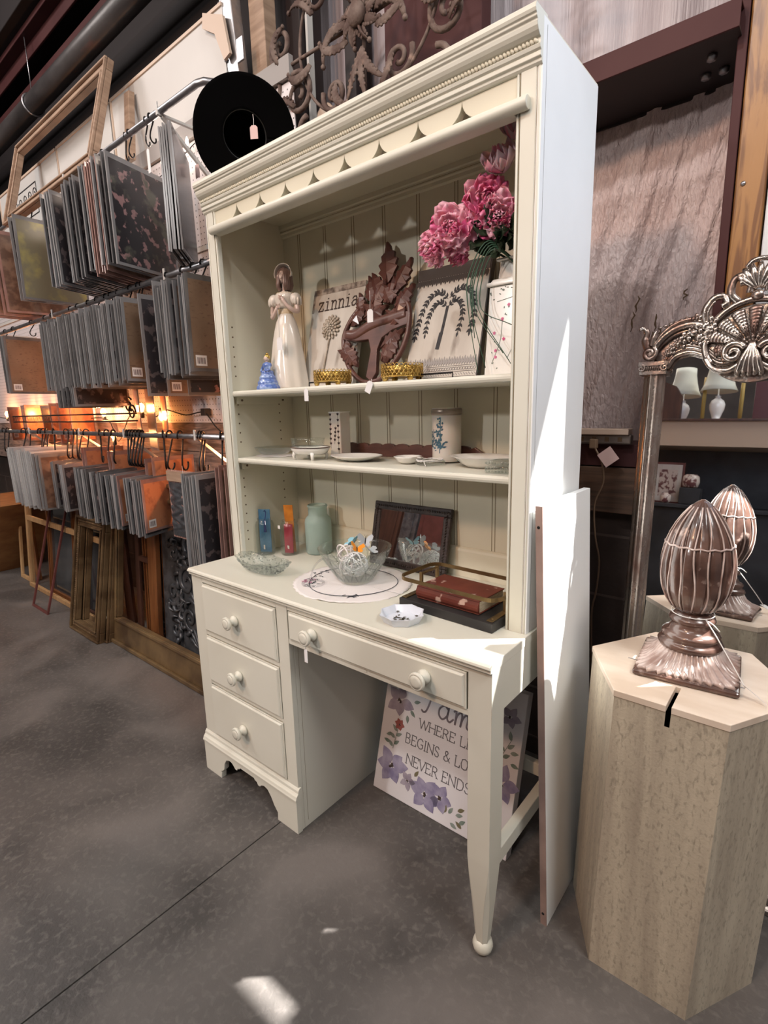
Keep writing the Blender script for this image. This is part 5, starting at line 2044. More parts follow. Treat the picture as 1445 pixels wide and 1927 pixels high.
pr = [(.060, 0), (.0665, .003), (.067, .012), (.064, .04), (.060, .08), (.055, .12), (.049, .16), (.042, .195), (.034, .222), (.0265, .238), (.0245, .246)]
b.lathe(pr, (lx, ly, S1), 96, sx=1.0, sy=.80, fn=folds)
b.build('skirt', 'lady_dress', lady)
b = MB()
b.lathe([(.0245, .244), (.0252, .247), (.0252, .258), (.0245, .261)], (lx, ly, S1), 40, sx=1, sy=.8)
b.build('sash', 'lady_trim', lady)
b = MB()
b.lathe([(.0245, .260), (.028, .272), (.032, .286), (.0335, .297), (.032, .306), (.0245, .313), (.012, .317)], (lx, ly, S1), 40, sx=1.05, sy=.78, fn=lambda a, z: 1 + .02 * math.sin(a * 14))
b.build('bodice', 'lady_dress', lady)
for s in (-1, 1):
    b = MB()
    ex, ez = lx + s * .048, S1 + .262
    b.ell((lx + s * .040, ly, S1 + .290), (.019, .019, .021), None, 16, 10)
    for k in range(9):
        a = 2 * PI * k / 9
        b.ell((lx + s * .043 + .013 * math.cos(a), ly + .013 * math.sin(a), S1 + .285), (.006, .006, .014), None, 8, 6)
    b.build('puff_sleeve', 'lady_dress', lady)
    b = MB()
    if s > 0:
        # near arm bends up, hand at the chest
        b.tube(smoothpts([(lx + .044, ly - .002, S1 + .276), (lx + .050, ly - .012, S1 + .250), (lx + .030, ly - .030, S1 + .262), (lx + .010, ly - .034, S1 + .288)], 6),
               [.0085] * 6 + [.0075] * 6 + [.006] * 7, 10)
        hx, hy, hz = lx + .008, ly - .034, S1 + .291
        b.ell((hx, hy, hz), (.0065, .004, .008), Euler((0, -.5, 0)), 10, 7)
        for i in range(4):
            b.tube([(hx - .002 - .0015 * i + .002, hy - .002, hz + .004 - .003 * i), (hx - .008 - .001 * i, hy - .003, hz + .009 - .003 * i), (hx - .012, hy - .001, hz + .0095 - .0035 * i)], [.0018, .0017, .0012], 6)
        b.tube([(hx, hy - .003, hz + .004), (hx + .001, hy - .005, hz + .010)], [.002, .0014], 6)
    else:
        b.tube(smoothpts([(lx - .044, ly - .002, S1 + .276), (lx - .050, ly + .002, S1 + .248), (lx - .036, ly - .022, S1 + .236), (lx - .014, ly - .030, S1 + .262)], 6),
               [.0085] * 6 + [.0075] * 6 + [.006] * 7, 10)
        hx, hy, hz = lx - .012, ly - .031, S1 + .266
        b.ell((hx, hy, hz), (.0065, .004, .008), Euler((0, .5, 0)), 10, 7)
        for i in range(4):
            b.tube([(hx + .002, hy - .002, hz + .004 - .003 * i), (hx + .008, hy - .003, hz + .008 - .003 * i), (hx + .012, hy - .001, hz + .0085 - .0035 * i)], [.0018, .0017, .0012], 6)
        b.tube([(hx, hy - .003, hz + .004), (hx - .001, hy - .005, hz + .010)], [.002, .0014], 6)
    b.build('arm', 'lady_skin', lady)
b = MB()
b.lathe([(.020, .310), (.012, .316), (.0085, .322), (.008, .338), (.009, .343)], (lx, ly, S1), 20)
n0 = len(b.v)
b.ell((0, 0, 0), (.0165, .0185, .0225), None, 24, 16)
for (c, r) in (((0, -.0185, -.002), (.0024, .0045, .0042)), ((-.0068, -.0150, .0035), (.0036, .0018, .0022)), ((.0068, -.0150, .0035), (.0036, .0018, .0022)), ((0, -.0160, -.0100), (.0045, .0022, .0016)),
               ((0, -.0110, -.0185), (.006, .006, .005)), ((-.009, -.0125, -.005), (.005, .004, .005)), ((.009, -.0125, -.005), (.005, .004, .005)), ((-.0168, 0, 0), (.002, .003, .005)), ((.0168, 0, 0), (.002, .003, .005))):
    b.ell(c, r, None, 10, 7)
b.xf(Matrix.Translation((lx - .002, ly - .002, S1 + .362)) @ Matrix.Rotation(.12, 4, 'Y') @ Matrix.Rotation(-.45, 4, 'Z') @ Matrix.Rotation(-.10, 4, 'X'), n0)
b.build('head', 'lady_skin', lady)
b = MB()
for s in (-1, 1):
    b.tube([(s * .0105, -.0165, .0065), (s * .0065, -.0182, .0078), (s * .003, -.0178, .0066)], .0005, 5)
    b.ell((s * .0068, -.0168, .0034), (.0018, .0010, .0014), None, 8, 5)
b.xf(Matrix.Translation((lx - .002, ly - .002, S1 + .362)) @ Matrix.Rotation(.12, 4, 'Y') @ Matrix.Rotation(-.45, 4, 'Z') @ Matrix.Rotation(-.10, 4, 'X'))
b.build('eyes', 'ink_brown', lady)
b = MB()
hcx, hcy, hcz = lx + .001, ly + .003, S1 + .366
for i in range(26):
    a = math.radians(-62 + 304 * i / 25)
    b.tube(smoothpts([(hcx + .004 * math.cos(a), hcy + .004 * math.sin(a), hcz + .023), (hcx + .019 * math.cos(a), hcy + .019 * math.sin(a), hcz + .009),
                      (hcx + .0215 * math.cos(a), hcy + .0215 * math.sin(a), hcz - .014), (hcx + .023 * math.cos(a), hcy + .023 * math.sin(a), hcz - .034), (hcx + .016 * math.cos(a), hcy + .016 * math.sin(a), hcz - .045)], 4),
           [.004] * 6 + [.0062] * 6 + [.005] * 5, 7)
b.ell((hcx, hcy + .002, hcz + .010), (.019, .019, .016), None, 16, 10)
b.build('hair', 'lady_hair', lady)
b = MB()
b.grid(lambda u, v: (lx + .002 + (.024 + .007 * v) * math.cos(math.radians(-25 + 230 * u)), ly + .010 - .022 * v + .004 * math.sin(u * PI), S1 + .372 + (.024 + .007 * v) * math.sin(math.radians(-25 + 230 * u))), 30, 6)
b.grid(lambda u, v: (lx + .002 + .0245 * math.cos(2 * PI * u) * math.cos(v * PI / 2), ly + .010 + .018 * math.sin(v * PI / 2), S1 + .372 + .0245 * math.sin(2 * PI * u) * math.cos(v * PI / 2)), 24, 8)
b.build('bonnet', 'lady_dress', lady, solid=.0012)
b = MB()
for i in range(28):
    a = 2 * PI * i / 28
    b.ell((lx + .026 * math.cos(a), ly + .019 * math.sin(a), S1 + .311), (.0034, .003, .0024), None, 6, 4)
b.build('collar_trim', 'lady_trim', lady)
lady.rotation_euler = (0, 0, .35)
price_tag((lx + .032, ly - .060, S1 + .250), 'white price tag hanging from the arm of the tall lady figurine', hang=.085, w=.026, h=.040)

# little blue figurine
bx, by = .170, .262
t = thing('blue_figurine', 'small blue glazed lady figurine with a tiered skirt and gold hair', 'figurine', (bx, by, S1))
b = MB()
pr = []
for i in range(25):
    z = .062 * i / 24
    r = .040 - .024 * (z / .062) ** 1.1
    pr.append((r + .0032 * abs(math.sin(z * 190)), z + .001))
b.lathe([(.036, 0)] + pr, (bx, by, S1), 48, sx=1, sy=.9, fn=lambda a, z: 1 + .04 * math.sin(a * 12 + z * 60))
b.lathe([(.0145, .060), (.011, .066), (.014, .075), (.0165, .082), (.012, .088), (.005, .091)], (bx, by, S1), 24, sx=1.1, sy=.8)
b.build('dress', 'blue_glaze', t)
b = MB()
for s in (-1, 1):
    b.ell((bx + s * .0165, by, S1 + .080), (.006, .006, .008), None, 8, 6)
    b.tube([(bx + s * .018, by - .002, S1 + .077), (bx + s * .021, by - .008, S1 + .064), (bx + s * .010, by - .017, S1 + .060)], [.0045, .0042, .003], 7)
b.build('arms', 'blue_glaze', t)
b = MB()
b.lathe([(.0045, .089), (.004, .094)], (bx, by, S1), 10)
b.ell((bx, by, S1 + .102), (.0085, .009, .0105), None, 14, 9)
b.ell((bx - .001, by - .009, S1 + .101), (.0014, .002, .002), None, 6, 4)
b.build('head', 'lady_skin', t)
b = MB()
b.ell((bx, by + .003, S1 + .107), (.0098, .0095, .0095), None, 14, 9)
b.ell((bx, by + .004, S1 + .117), (.005, .005, .004), None, 10, 6)
b.build('hair', 'gold_bright', t)


def leaned(name, label, cat, x, y, z, ang):
    t = thing(name, label, cat, (0, 0, 0))
    t.location = (x, y, z)
    t.rotation_euler = (-ang, 0, 0)
    return t


LP = lambda x, y, h: (x, -h, y)
# zinnia plaque
th = math.atan2(.085, .33)
t = leaned('zinnia_plaque', 'distressed white plaque lettered zinnia with a raised flower', 'plaque', .222, .365, S1 + .003, th)
b = MB()
b.box(0, .235, 0, .016, 0, .338)
b.build('board', 'plaque_white', t, bevel=.001)
b = MB()
b.box(0, .235, -.0012, 0, .318, .337)
b.box(.0, .010, -.001, 0, .26, .32)
b.build('worn_top', 'plaque_dark', t)
b = MB()
write(b, 'zinnia', .030, .262, .047, LP, .0042, width=.182, serif=False, h=.001)
b.build('lettering', 'ink_brown', t)
b = MB()
for ring, (R, r, n) in enumerate(((.034, .0090, 16), (.025, .008, 14), (.0165, .0068, 11), (.009, .005, 7))):
    for i in range(n):
        a = 2 * PI * i / n + ring * .3
        b.ell((.106 + R * math.cos(a), -.004 - .0035 * ring, .200 + R * math.sin(a)), (r, .0035, r * .58), Euler((0, -a, 0)), 8, 5)
b.ell((.106, -.018, .200), (.006, .004, .006), None, 8, 5)
b.build('zinnia_flower', 'zinnia_petal', t)
b = MB()
b.tube([(.105, -.003, .165), (.100, -.003, .11), (.096, -.003, .04)], [.003, .0032, .0036], 8)
b.build('flower_stem', 'zinnia_petal', t)

# carved leaf plaque
t = leaned('carved_leaf_plaque', 'pierced dark brown wooden plaque carved with leaves', 'carving', .5, .345, S1 + .002, th)
b = MB()


def cleaf(mb, cx, cz, L, W, ang, y0=-.012, d=.010, n=5, m=0):
    """serrated leaf prism with a centre ridge"""
    a = math.radians(ang)
    up, dn = [], []
    for i in range(1, 2 * n):
        t_ = i / (2 * n)
        wv = W / 2 * math.sin(PI * t_ ** .75) * (1.0 if i % 2 else .72)
        up.append((t_ * L + (.04 * L if i % 2 else 0), wv))
        dn.append((t_ * L + (.04 * L if i % 2 else 0), -wv))
    base, tip = (0, 0), (L * 1.05, 0)
    outline = [base] + dn + [tip] + up[::-1]
    T = lambda p: (cx + p[0] * math.cos(a) - p[1] * math.sin(a), cz + p[0] * math.sin(a) + p[1] * math.cos(a))
    O = [T(p) for p in outline]
    N = len(O)
    mid = [T((L * f, 0)) for f in (.02, .25, .5, .75, 1.0)]
    vs = [(x, y0 + d, z) for x, z in O] + [(x, y0 + .003, z) for x, z in O] + [(x, y0 - .004, z) for x, z in mid]
    fs = []
    for i in range(N):
        j = (i + 1) % N
        fs.append((i, i + N, j + N, j)[::-1])
    # fan the front to the ridge
    def near(i):
        p = outline[i][0] / L
        return 2 * N + min(range(5), key=lambda q: abs((.02, .25, .5, .75, 1.0)[q] - p))
    for i in range(N):
        j = (i + 1) % N
        a_, c_ = near(i), near(j)
        fs.append((i + N, j + N, c_) if a_ == c_ else (i + N, j + N, c_, a_))
    mb.add(vs, fs, m)


for (cx, cz, L, W, a) in ((.075, .300, .125, .075, 100), (.105, .270, .10, .06, 62), (.055, .255, .095, .06, 118), (.118, .215, .085, .055, 50), (.020, .250, .085, .05, 105), (.085, .235, .08, .06, 80)):
    cleaf(b, cx, cz, L, W, a, -.014, .012)
b.build('upper_leaves', 'dark_leaf_wood', t)
b = MB()
for (cx, cz, L, W, a) in ((-.055, .185, .08, .05, 45), (.000, .20, .09, .055, 20), (.07, .20, .09, .06, 150), (.13, .19, .07, .05, 80), (.14, .17, .07, .05, 140), (.03, .24, .08, .05, 60),
                          (.04, .215, .07, .055, 90), (.10, .235, .07, .05, 120), (-.02, .225, .06, .04, 100)):
    cleaf(b, cx, cz, L, W, a, -.016, .013)
b.build('middle_leaves', 'rosewood', t)
b = MB()
for (cx, cz, L, W, a) in ((-.060, .115, .085, .055, -45), (-.02, .085, .07, .05, 160), (.09, .10, .09, .055, 35), (.14, .13, .08, .045, -110), (.10, .06, .07, .045, 70), (-.055, .14, .05, .035, -90)):
    cleaf(b, cx, cz, L, W, a, -.020, .012)
b.build('lower_leaves', 'rosewood', t)
b = MB()
rim = [(.05, .004), (.015, .012), (-.03, .045), (-.060, .085), (-.078, .13), (-.080, .165), (-.062, .205), (-.035, .235), (-.01, .262)]
rim2 = [(.05, .004), (.09, .012), (.125, .045), (.155, .085), (.170, .13), (.172, .175), (.165, .215), (.150, .240)]
for rm in (rim, rim2):
    b.tube(smoothpts([(x, -.006, z) for x, z in rm], 5), .0085, 8)
b.tube(smoothpts([(-.068, -.008, .16), (-.03, -.010, .155), (.02, -.012, .175), (.06, -.012, .185), (.10, -.012, .190), (.16, -.010, .20)], 5), .017, 8, flat=.6)
b.prism([(-.079, .145), (-.02, .135), (.03, .135), (.045, .10), (.040, .02), (.062, .006), (.078, .03), (.070, .10), (.082, .135), (.12, .155), (.170, .165), (.170, .205), (.10, .195), (.04, .205), (-.02, .175), (-.076, .172)], 'xz', -.014, .002)
b.build('pierced_body', 'rosewood', t, bevel=.002)
price_tag((.575, .325, S1 + .262), 'white price tag hung over the carved leaf plaque', hang=.050, w=.022, h=.036)

# willow plaque
t = leaned('willow_plaque', 'cream plaque with a black weeping willow and lace bands', 'plaque', .668, .362, S1 + .003, th)
b = MB()
b.box(0, .232, 0, .018, 0, .325, 0)
b.box(.2325, .236, -.0002, .0182, 0, .325, 1)
b.build('board', ['plaque_white', 'plaque_edge'], t, bevel=.0008)
b = MB()
b.box(0, .232, -.001, 0, .292, .324)
i = 0
x = .002
while x < .230:
    leaf(b, LP, x, .294, .020 + .004 * (i % 2), .010, -90, h=.001)
    x += .0072
    i += 1
b.build('upper_lace', 'plaque_lace', t)
b = MB()
i = 0
x = .004
while x < .230:
    leaf(b, LP, x, .040, .022 + .003 * (i % 2), .0085, 90, h=.001)
    b.tube([(x + .004 * math.cos(q * PI / 4), -.0008, .030 + .004 * math.sin(q * PI / 4)) for q in range(8)], .0007, 4, closed=True)
    b.tube([(x, -.0008, .018), (x + .006, -.0008, .012)], .0006, 4)
    x += .0082
    i += 1
for z in (.038, .022, .008):
    b.tube([(.002, -.0008, z), (.230, -.0008, z)], .0006, 4)
b.build('lower_lace', 'lace_grey', t)
b = MB()
ribbon(b, [(.100, .094), (.108, .150), (.114, .205)], .0085, LP, h=.001)
ribbon(b, [(.098, .092), (.104, .13)], .012, LP, h=.0011)


def frond(pts, n, L, W):
    q = smoothpts([(x, 0, z) for x, z in pts], 8)
    q2 = [(p[0], p[2]) for p in q]
    ribbon(b, q2, .0016, LP, h=.001)
    tot = len(q2) - 1
    for i in range(n):
        k = int((i + .6) / n * tot)
        p, p2 = q2[k], q2[min(k + 1, tot)]
        a = math.degrees(math.atan2(p2[1] - p[1], p2[0] - p[0]))
        for s in (1, -1):
            leaf(b, LP, p[0], p[1], L, W, a + s * 42, h=.001)
    leaf(b, LP, q2[-1][0], q2[-1][1], L, W, math.degrees(math.atan2(q2[-1][1] - q2[-2][1], q2[-1][0] - q2[-2][0])), h=.001)


frond([(.112, .228), (.085, .250), (.055, .242), (.034, .210), (.022, .165), (.016, .128)], 16, .015, .0064)
frond([(.110, .208), (.088, .222), (.068, .210), (.054, .178), (.050, .135)], 12, .0135, .006)
frond([(.118, .230), (.145, .252), (.176, .246), (.196, .214), (.202, .170), (.196, .130)], 16, .015, .0064)
frond([(.118, .208), (.138, .222), (.158, .208), (.166, .175), (.158, .130)], 12, .0135, .006)
b.build('willow', 'ink_black', t)


def easel(x0, x1, y, label):
    t = thing('easel_stand', label, 'stand', ((x0 + x1) / 2, y, S1))
    b = MB()
    b.tube([(x0, y, S1 + .003), (x0, y - .0, S1 + .017), (x1, y, S1 + .017), (x1, y, S1 + .003)], .0022, 6)
    n = int((x1 - x0) / .004)
    for i in range(n):
        b.ell((x0 + .004 * (i + .5), y, S1 + .017), (.0018, .0028, .0028), None, 6, 4)
    b.tube([(x0, y, S1 + .003), (x0, y + .06, S1 + .003)], .0022, 6)
    b.tube([(x1, y, S1 + .003), (x1, y + .06, S1 + .003)], .0022, 6)
    b.build('wire', 'black_metal', t)


easel(.775, .875, .292, 'black twisted wire plate stand before the willow plaque')
easel(.330, .425, .300, 'black twisted wire plate stand before the zinnia plaque')
# gold filigree votives
for i, (vx, vy, lab) in enumerate(((.462, .275, 'gold filigree candle cup in front of the zinnia plaque'), (.726, .275, 'gold filigree candle cup in front of the willow plaque'))):
    if i == 0:
        t = thing('filigree_cup', lab, 'candle holder', (vx, vy, S1))
        b = MB()
        R = .056
        for rr_i, z in enumerate((.018, .026, .034, .042)):
            n = 30
            for k in range(n):
                a = 2 * PI * (k + .5 * (rr_i % 2)) / n
                c = (vx + R * math.cos(a), vy + R * math.sin(a), S1 + z)
                ring = []
                for q in range(7):
                    w = 2 * PI * q / 7
                    ring.append((c[0] - .0052 * math.cos(w) * math.sin(a), c[1] + .0052 * math.cos(w) * math.cos(a), c[2] + .0052 * math.sin(w)))
                b.tube(ring, .0011, 4, closed=True)
        for z in (.013, ):
            b.tube([(vx + R * math.cos(q * PI / 24), vy + R * math.sin(q * PI / 24), S1 + z) for q in range(48)], .0015, 5, closed=True)
        b.build('filigree', 'gold_bright', t)
        b = MB()
        b.lathe([(.050, .014), (.0525, .018), (.0525, .040), (.050, .042)], (vx, vy, S1), 32)
        b.build('cup', 'gold_bright', t)
        for k in range(4):
            a = PI / 4 + PI / 2 * k + .3
            b = MB()
            b.ell((vx + .05 * math.cos(a), vy + .05 * math.sin(a), S1 + .010), (.010, .007, .010), None, 8, 6)
            b.build('foot', 'gold_bright', t)
        vot = t
    else:
        dup(vot, loc=(vx, vy, S1), label=lab)
# tags over the shelf edge
price_tag((.432, .1925, S1 - .002), 'white price tag hanging over the shelf edge below the zinnia plaque', hang=.004, w=.017, h=.036)
t = price_tag((.690, .190, S1 + .008), 'white price tag hanging crooked over the shelf edge below the carved plaque', hang=.006, w=.020, h=.032)
t.rotation_euler = (0, .45, 0)

# vase with peonies
vx, vy = 1.035, .355
vase = thing('floral_vase', 'white ceramic vase printed with small pink roses', 'vase', (vx, vy, S1))
b = MB()
hw = .060
for z0, z1, a0, a1 in ((0, .205, .068, .060), (.205, .214, .066, .066), (.214, .222, .060, .055), (.222, .262, .046, .042), (.262, .268, .050, .050)):
    b.hexa([(vx - a0, vy - a0, S1 + z0), (vx + a0, vy - a0, S1 + z0), (vx + a0, vy + a0, S1 + z0), (vx - a0, vy + a0, S1 + z0)],
           [(vx - a1, vy - a1, S1 + z1), (vx + a1, vy - a1, S1 + z1), (vx + a1, vy + a1, S1 + z1), (vx - a1, vy + a1, S1 + z1)])
b.build('body', 'porcelain', vase, bevel=.004, segs=3)
b = MB()
rd = random.Random(4)
VP = lambda x, z, h: (vx - .0685 + x, vy - .0685 - h + (.008 / .205) * (z), S1 + z)
cl = [(.03, .06), (.05, .085), (.025, .10), (.045, .13), (.03, .045), (.09, .07), (.11, .10), (.10, .15), (.06, .16), (.12, .03)]
for (x, z) in cl:
    for k in range(5):
        a = 72 * k + rd.uniform(0, 40)
        leaf(b, VP, x, z, .0045, .0035, a, h=.0005)
b.build('rose_print', 'peony_hot', vase)
b = MB()
for i in range(44):
    x, z = rd.uniform(.01, .13), rd.choice((rd.uniform(.02, .18), rd.uniform(.185, .2)))
    leaf(b, VP, x, z, .005, .0022, rd.uniform(0, 360), m=0, h=.0005)
for (x0, z0, x1, z1) in ((.02, .03, .045, .13), (.06, .04, .10, .15), (.03, .17, .11, .185)):
    b.tube(smoothpts([VP(x0, z0, 0), VP((x0 + x1) / 2 + .008, (z0 + z1) / 2, .0), VP(x1, z1, 0)], 5), .0006, 4)
b.build('leaf_print', 'leaf_sage', vase)
flo = thing('peony_bouquet', 'bouquet of pink silk peonies with dark leaves in the white vase', 'flowers', (vx, vy, S1 + .24))


def petal(mb, c, ax_u, ax_v, nrm, L, W, cup, ruff, seed, m=0):
    """curved petal starting at c, growing along ax_v"""
    rd_ = random.Random(seed)
    ph = rd_.uniform(0, 6)

    def f(u, v):
        w = W * (math.sin(PI * min(1, .15 + .75 * v)) ** .8) * (1 - .25 * max(0, v - .8) * 5 * abs(u - .5))
        x = (u - .5) * w
        h = cup * L * (v ** 1.7) + .5 * cup * W * ((u - .5) ** 2) * 3 - ruff * math.sin(u * 9 + ph) * v ** 3 * .006
        return c + ax_u * x + ax_v * (L * v * (1 - .25 * cup * v)) + nrm * h
    mb.grid(f, 6, 6, m)


def peony(c, d, R, mats, name='peony', seed=0, layers=((10, 0.95, .30), (9, .85, .55), (8, .66, .85), (7, .48, 1.15), (5, .30, 1.35))):
    c, d = Vector(c), Vector(d).normalized()
    u = d.orthogonal().normalized()
    w = d.cross(u)
    rd_ = random.Random(seed)
    b = MB()
    for li, (n, fr, cup) in enumerate(layers):
        for k in range(n):
            a = 2 * PI * k / n + li * .4 + rd_.uniform(-.15, .15)
            v_ = (u * math.cos(a) + w * math.sin(a))
            tn = d.cross(v_)
            L = R * fr * rd_.uniform(.92, 1.1)
            petal(b, c + v_ * R * .05 + d * (R * .10 * li), tn, (v_ * math.cos(cup * .55) + d * math.sin(cup * .55)).normalized(), (d * math.cos(cup * .55) - v_ * math.sin(cup * .55)).normalized(),
                  L, L * rd_.uniform(.75, .95), cup * .42, 1.3, seed * 100 + li * 20 + k, 0 if (li + k) % 4 else 1)
    b.build(name, mats, flo, solid=.0008)


to_cam = (CAM_LOC - Vector((.95, .3, 1.7))).normalized()
peony((.900, .262, 1.690), to_cam + Vector((-.2, -.2, .1)), .062, ['peony_pink', 'peony_hot'], seed=1)
peony((.965, .285, 1.735), to_cam + Vector((.3, 0, .4)), .060, ['peony_hot', 'peony_pink'], seed=2)
peony((.852, .255, 1.658), to_cam + Vector((-.9, 0, -.2)), .044, ['peony_pink', 'peony_hot'], seed=3)
peony((.897, .285, 1.648), Vector((-.2, -.6, -.7)), .034, ['peony_hot', 'peony_pink'], seed=6)
peony((1.010, .290, 1.790), to_cam + Vector((-.4, 0, .9)), .062, ['peony_pale', 'peony_pink'], seed=4, layers=((6, .9, .9), (5, .7, 1.2), (4, .4, 1.4)))
peony((1.035, .285, 1.845), Vector((-.1, -.2, 1)), .058, ['peony_pale', 'peony_pink'], seed=5, layers=((5, .95, 1.5), (4, .8, 1.6)))
peony((1.00, .29, 1.700), to_cam, .055, ['peony_pink', 'peony_hot'], seed=8)
b = MB()
for i in range(26):
    rd_ = random.Random(i + 50)
    a = rd_.uniform(0, 2 * PI)
    c = Vector((.985 + rd_.uniform(-.03, .05), .305 + rd_.uniform(-.03, .03), 1.655 + rd_.uniform(-.03, .03)))
    v_ = Vector((math.cos(a), -.5 + rd_.uniform(-.3, .3), math.sin(a) * .7)).normalized()
    tn = v_.cross(Vector((.3, -1, .2))).normalized()
    petal(b, c, tn, v_, tn.cross(v_), rd_.uniform(.035, .05), .032, .3, 1.6, i)
b.build('leaves', 'leaf_dark', flo, solid=.0006)
b = MB()
for (c1, c2) in (((1.03, .35, 1.60), (.96, .29, 1.70)), ((1.03, .35, 1.60), (1.0, .30, 1.78)), ((1.03, .35, 1.60), (.90, .28, 1.66)), ((1.03, .35, 1.60), (1.03, .29, 1.84)), ((1.03, .35, 1.60), (.86, .27, 1.65))):
    m_ = ((Vector(c1) + Vector(c2)) / 2 + Vector((.01, 0, .02)))
    b.tube(smoothpts([c1, m_, c2], 5), .0025, 6)
b.build('stems', 'leaf_dark', flo)
b = MB()
for i, (xe, ze, xm) in enumerate(((.965, 1.36, .945), (.985, 1.37, .950), (1.03, 1.40, .955), (1.05, 1.375, .960), (.955, 1.44, .94), (1.05, 1.46, .96))):
    b.tube(smoothpts([(1.03, .32, 1.60), (.985 + .004 * i, .270, 1.650 - i * .005), (xm + .003 * i, .250 + .003 * i, 1.58), (xm + .004 * i, .25, 1.50), (xe, .262, ze)], 6), [.0015] * 18 + [.0010] * 7, 5, flat=.5)
b.build('trailing_grass', 'grass_green', flo)

# ================================================================== MIDDLE SHELF
S2 = 1.124
b = MB()


def openbowl(prof_out, thick):
    """outer profile up, inner profile down"""
    inn = [(max(r - thick, .0005), z + (thick if i == 0 else 0)) for i, (r, z) in enumerate(prof_out)][::-1]
    return prof_out + inn


b.lathe([(.0005, .003)] + openbowl([(.040, .003), (.050, .008), (.062, .018), (.068, .028)], .004) + [(.0005, .007)], (.115, .315, S2 + .003), 48, sx=1.05, fn=lambda a, z: 1 + .03 * math.sin(a * 24) * (z / .03))
tag(b.build('pressed_glass_dish', 'cut_glass', origin=(.115, .315, S2)), 'round pressed glass dish at the left end of the middle shelf', 'dish')
b = MB()
b.grid(lambda u, v: (.118 + (.085 + .004 * math.sin(30 * u * 2 * PI / 2)) * v * math.cos(2 * PI * u), .312 + .058 * v * math.sin(2 * PI * u), S2 + .0016 + .001 * math.sin(u * 40) * v), 60, 5)
tag(b.build('lace_mat', 'linen_white', origin=(.118, .312, S2)), 'small scalloped lace mat under the left pressed glass dish', 'mat')
t = thing('footed_dish', 'white porcelain footed dish with a gilt edge on the middle shelf', 'dish', (.345, .275, S2))
b = MB()
b.lathe([(.0005, .018)] + openbowl([(.045, .018), (.056, .022), (.064, .032), (.068, .040)], .003) + [(.0005, .022)], (.345, .275, S2), 40, sx=1.1, sy=.8)
b.build('bowl', 'porcelain', t)
b = MB()
b.tube([(.345 + .0748 * math.cos(q * PI / 24), .275 + .0544 * math.sin(q * PI / 24), S2 + .0405) for q in range(48)], .0015, 5, closed=True)
b.build('gilt_edge', 'brown_ceramic', t)
for k in range(4):
    a = PI / 4 + PI / 2 * k
    cx, cy = .345 + .056 * math.cos(a), .275 + .040 * math.sin(a)
    b = MB()
    b.tube([(cx, cy, S2 + .026), (cx + .006 * math.cos(a), cy + .006 * math.sin(a), S2 + .014), (cx + .002 * math.cos(a), cy + .002 * math.sin(a), S2 + .001)], [.009, .005, .0045], 8)
    b.build('foot', 'porcelain', t)
b = MB()
b.lathe([(.0005, .041)] + openbowl([(.040, .041), (.055, .045), (.058, .062), (.060, .068)], .003) + [(.0005, .045)], (.325, .285, S2), 40, sx=1.1, sy=.8)
tag(b.build('glass_bowl', 'clear_glass', origin=(.325, .285, S2 + .041)), 'shallow clear glass bowl stacked on the white footed dish', 'bowl')
t = thing('lavender_candle', 'slim white pillar candle printed with lavender sprigs', 'candle', (.378, .385, S2))
b = MB()
b.box(.350, .400, .362, .410, S2, S2 + .148)
b.build('wax', 'candle_white', t, bevel=.004, segs=3)
b = MB()
b.box(.349, .401, .361, .411, S2 + .146, S2 + .150)
b.build('rim', 'porcelain', t)
b = MB()
CP = lambda x, z, h: (.350 + x * .72, .362 - h, S2 + z)
for (x0, z0, x1, z1) in ((.006, .03, .008, .14), (.030, .045, .040, .095), (.056, .01, .056, .142)):
    ribbon(b, [(x0, z0), (x1, z1)], .0012, CP, h=.0005)
    n = 7 if z1 - z0 > .06 else 4
    for i in range(n):
        tt = (i + .8) / n
        x, z = x0 + (x1 - x0) * tt, z0 + (z1 - z0) * tt
        for a in (45, 135, 90):
            leaf(b, CP, x, z, .010, .005, a, h=.0006)
b.build('lavender_sprigs', 'lavender_print', t)
b = MB()
b.lathe([(.0005, .002)] + openbowl([(.045, .002), (.060, .006), (.082, .014), (.090, .018)], .003) + [(.0005, .005)], (.515, .310, S2), 48, sx=1, sy=.78)
tag(b.build('white_plate', 'porcelain', origin=(.515, .31, S2)), 'oval white plate in the middle of the middle shelf', 'plate')
b = MB()
b.lathe([(.0005, .002)] + openbowl([(.020, .002), (.030, .008), (.036, .018), (.040, .022)], .003) + [(.0005, .006)], (.710, .315, S2), 40, fn=lambda a, z: 1 + .04 * math.cos(a * 10) * (z > .015))
b.box(.745, .760, .309, .321, S2 + .018, S2 + .021)
tag(b.build('white_nut_dish', 'porcelain', origin=(.71, .315, S2)), 'small shiny white dish with a fluted rim and tab handle', 'dish')
t = thing('toile_candle', 'white pillar candle printed with a blue toile garden scene', 'candle', (.790, .395, S2))
R = .041
b = MB()
b.lathe([(.038, 0), (R, .003), (R, .150)], (.790, .395, S2 + .004), 40)
b.build('wax', 'candle_white', t)
b = MB()
b.lathe([(.0405, .134), (.0435, .136), (.0435, .150), (.0405, .153)], (.790, .395, S2), 40)
b.build('rim', 'candle_rim', t)
b = MB()
TPc = lambda x, z, h: (.790 + (R + .0004 + h) * math.sin(x / R - .62 + .55), .395 - (R + .0004 + h) * math.cos(x / R - .62 + .55), S2 + z)
rd = random.Random(12)
for i in range(46):
    t_ = rd.random()
    x = .008 + rd.gauss(0, .007)
    leaf(b, TPc, x, .040 + .085 * t_, .010 * (1.2 - t_ * .5), .005, rd.uniform(0, 180), h=.0005)
for i in range(40):
    x = rd.uniform(-.048, .010)
    leaf(b, TPc, x, rd.uniform(.044, .066) - .1 * abs(x) * 0, .008, .0035, rd.uniform(-30, 200), h=.0005)
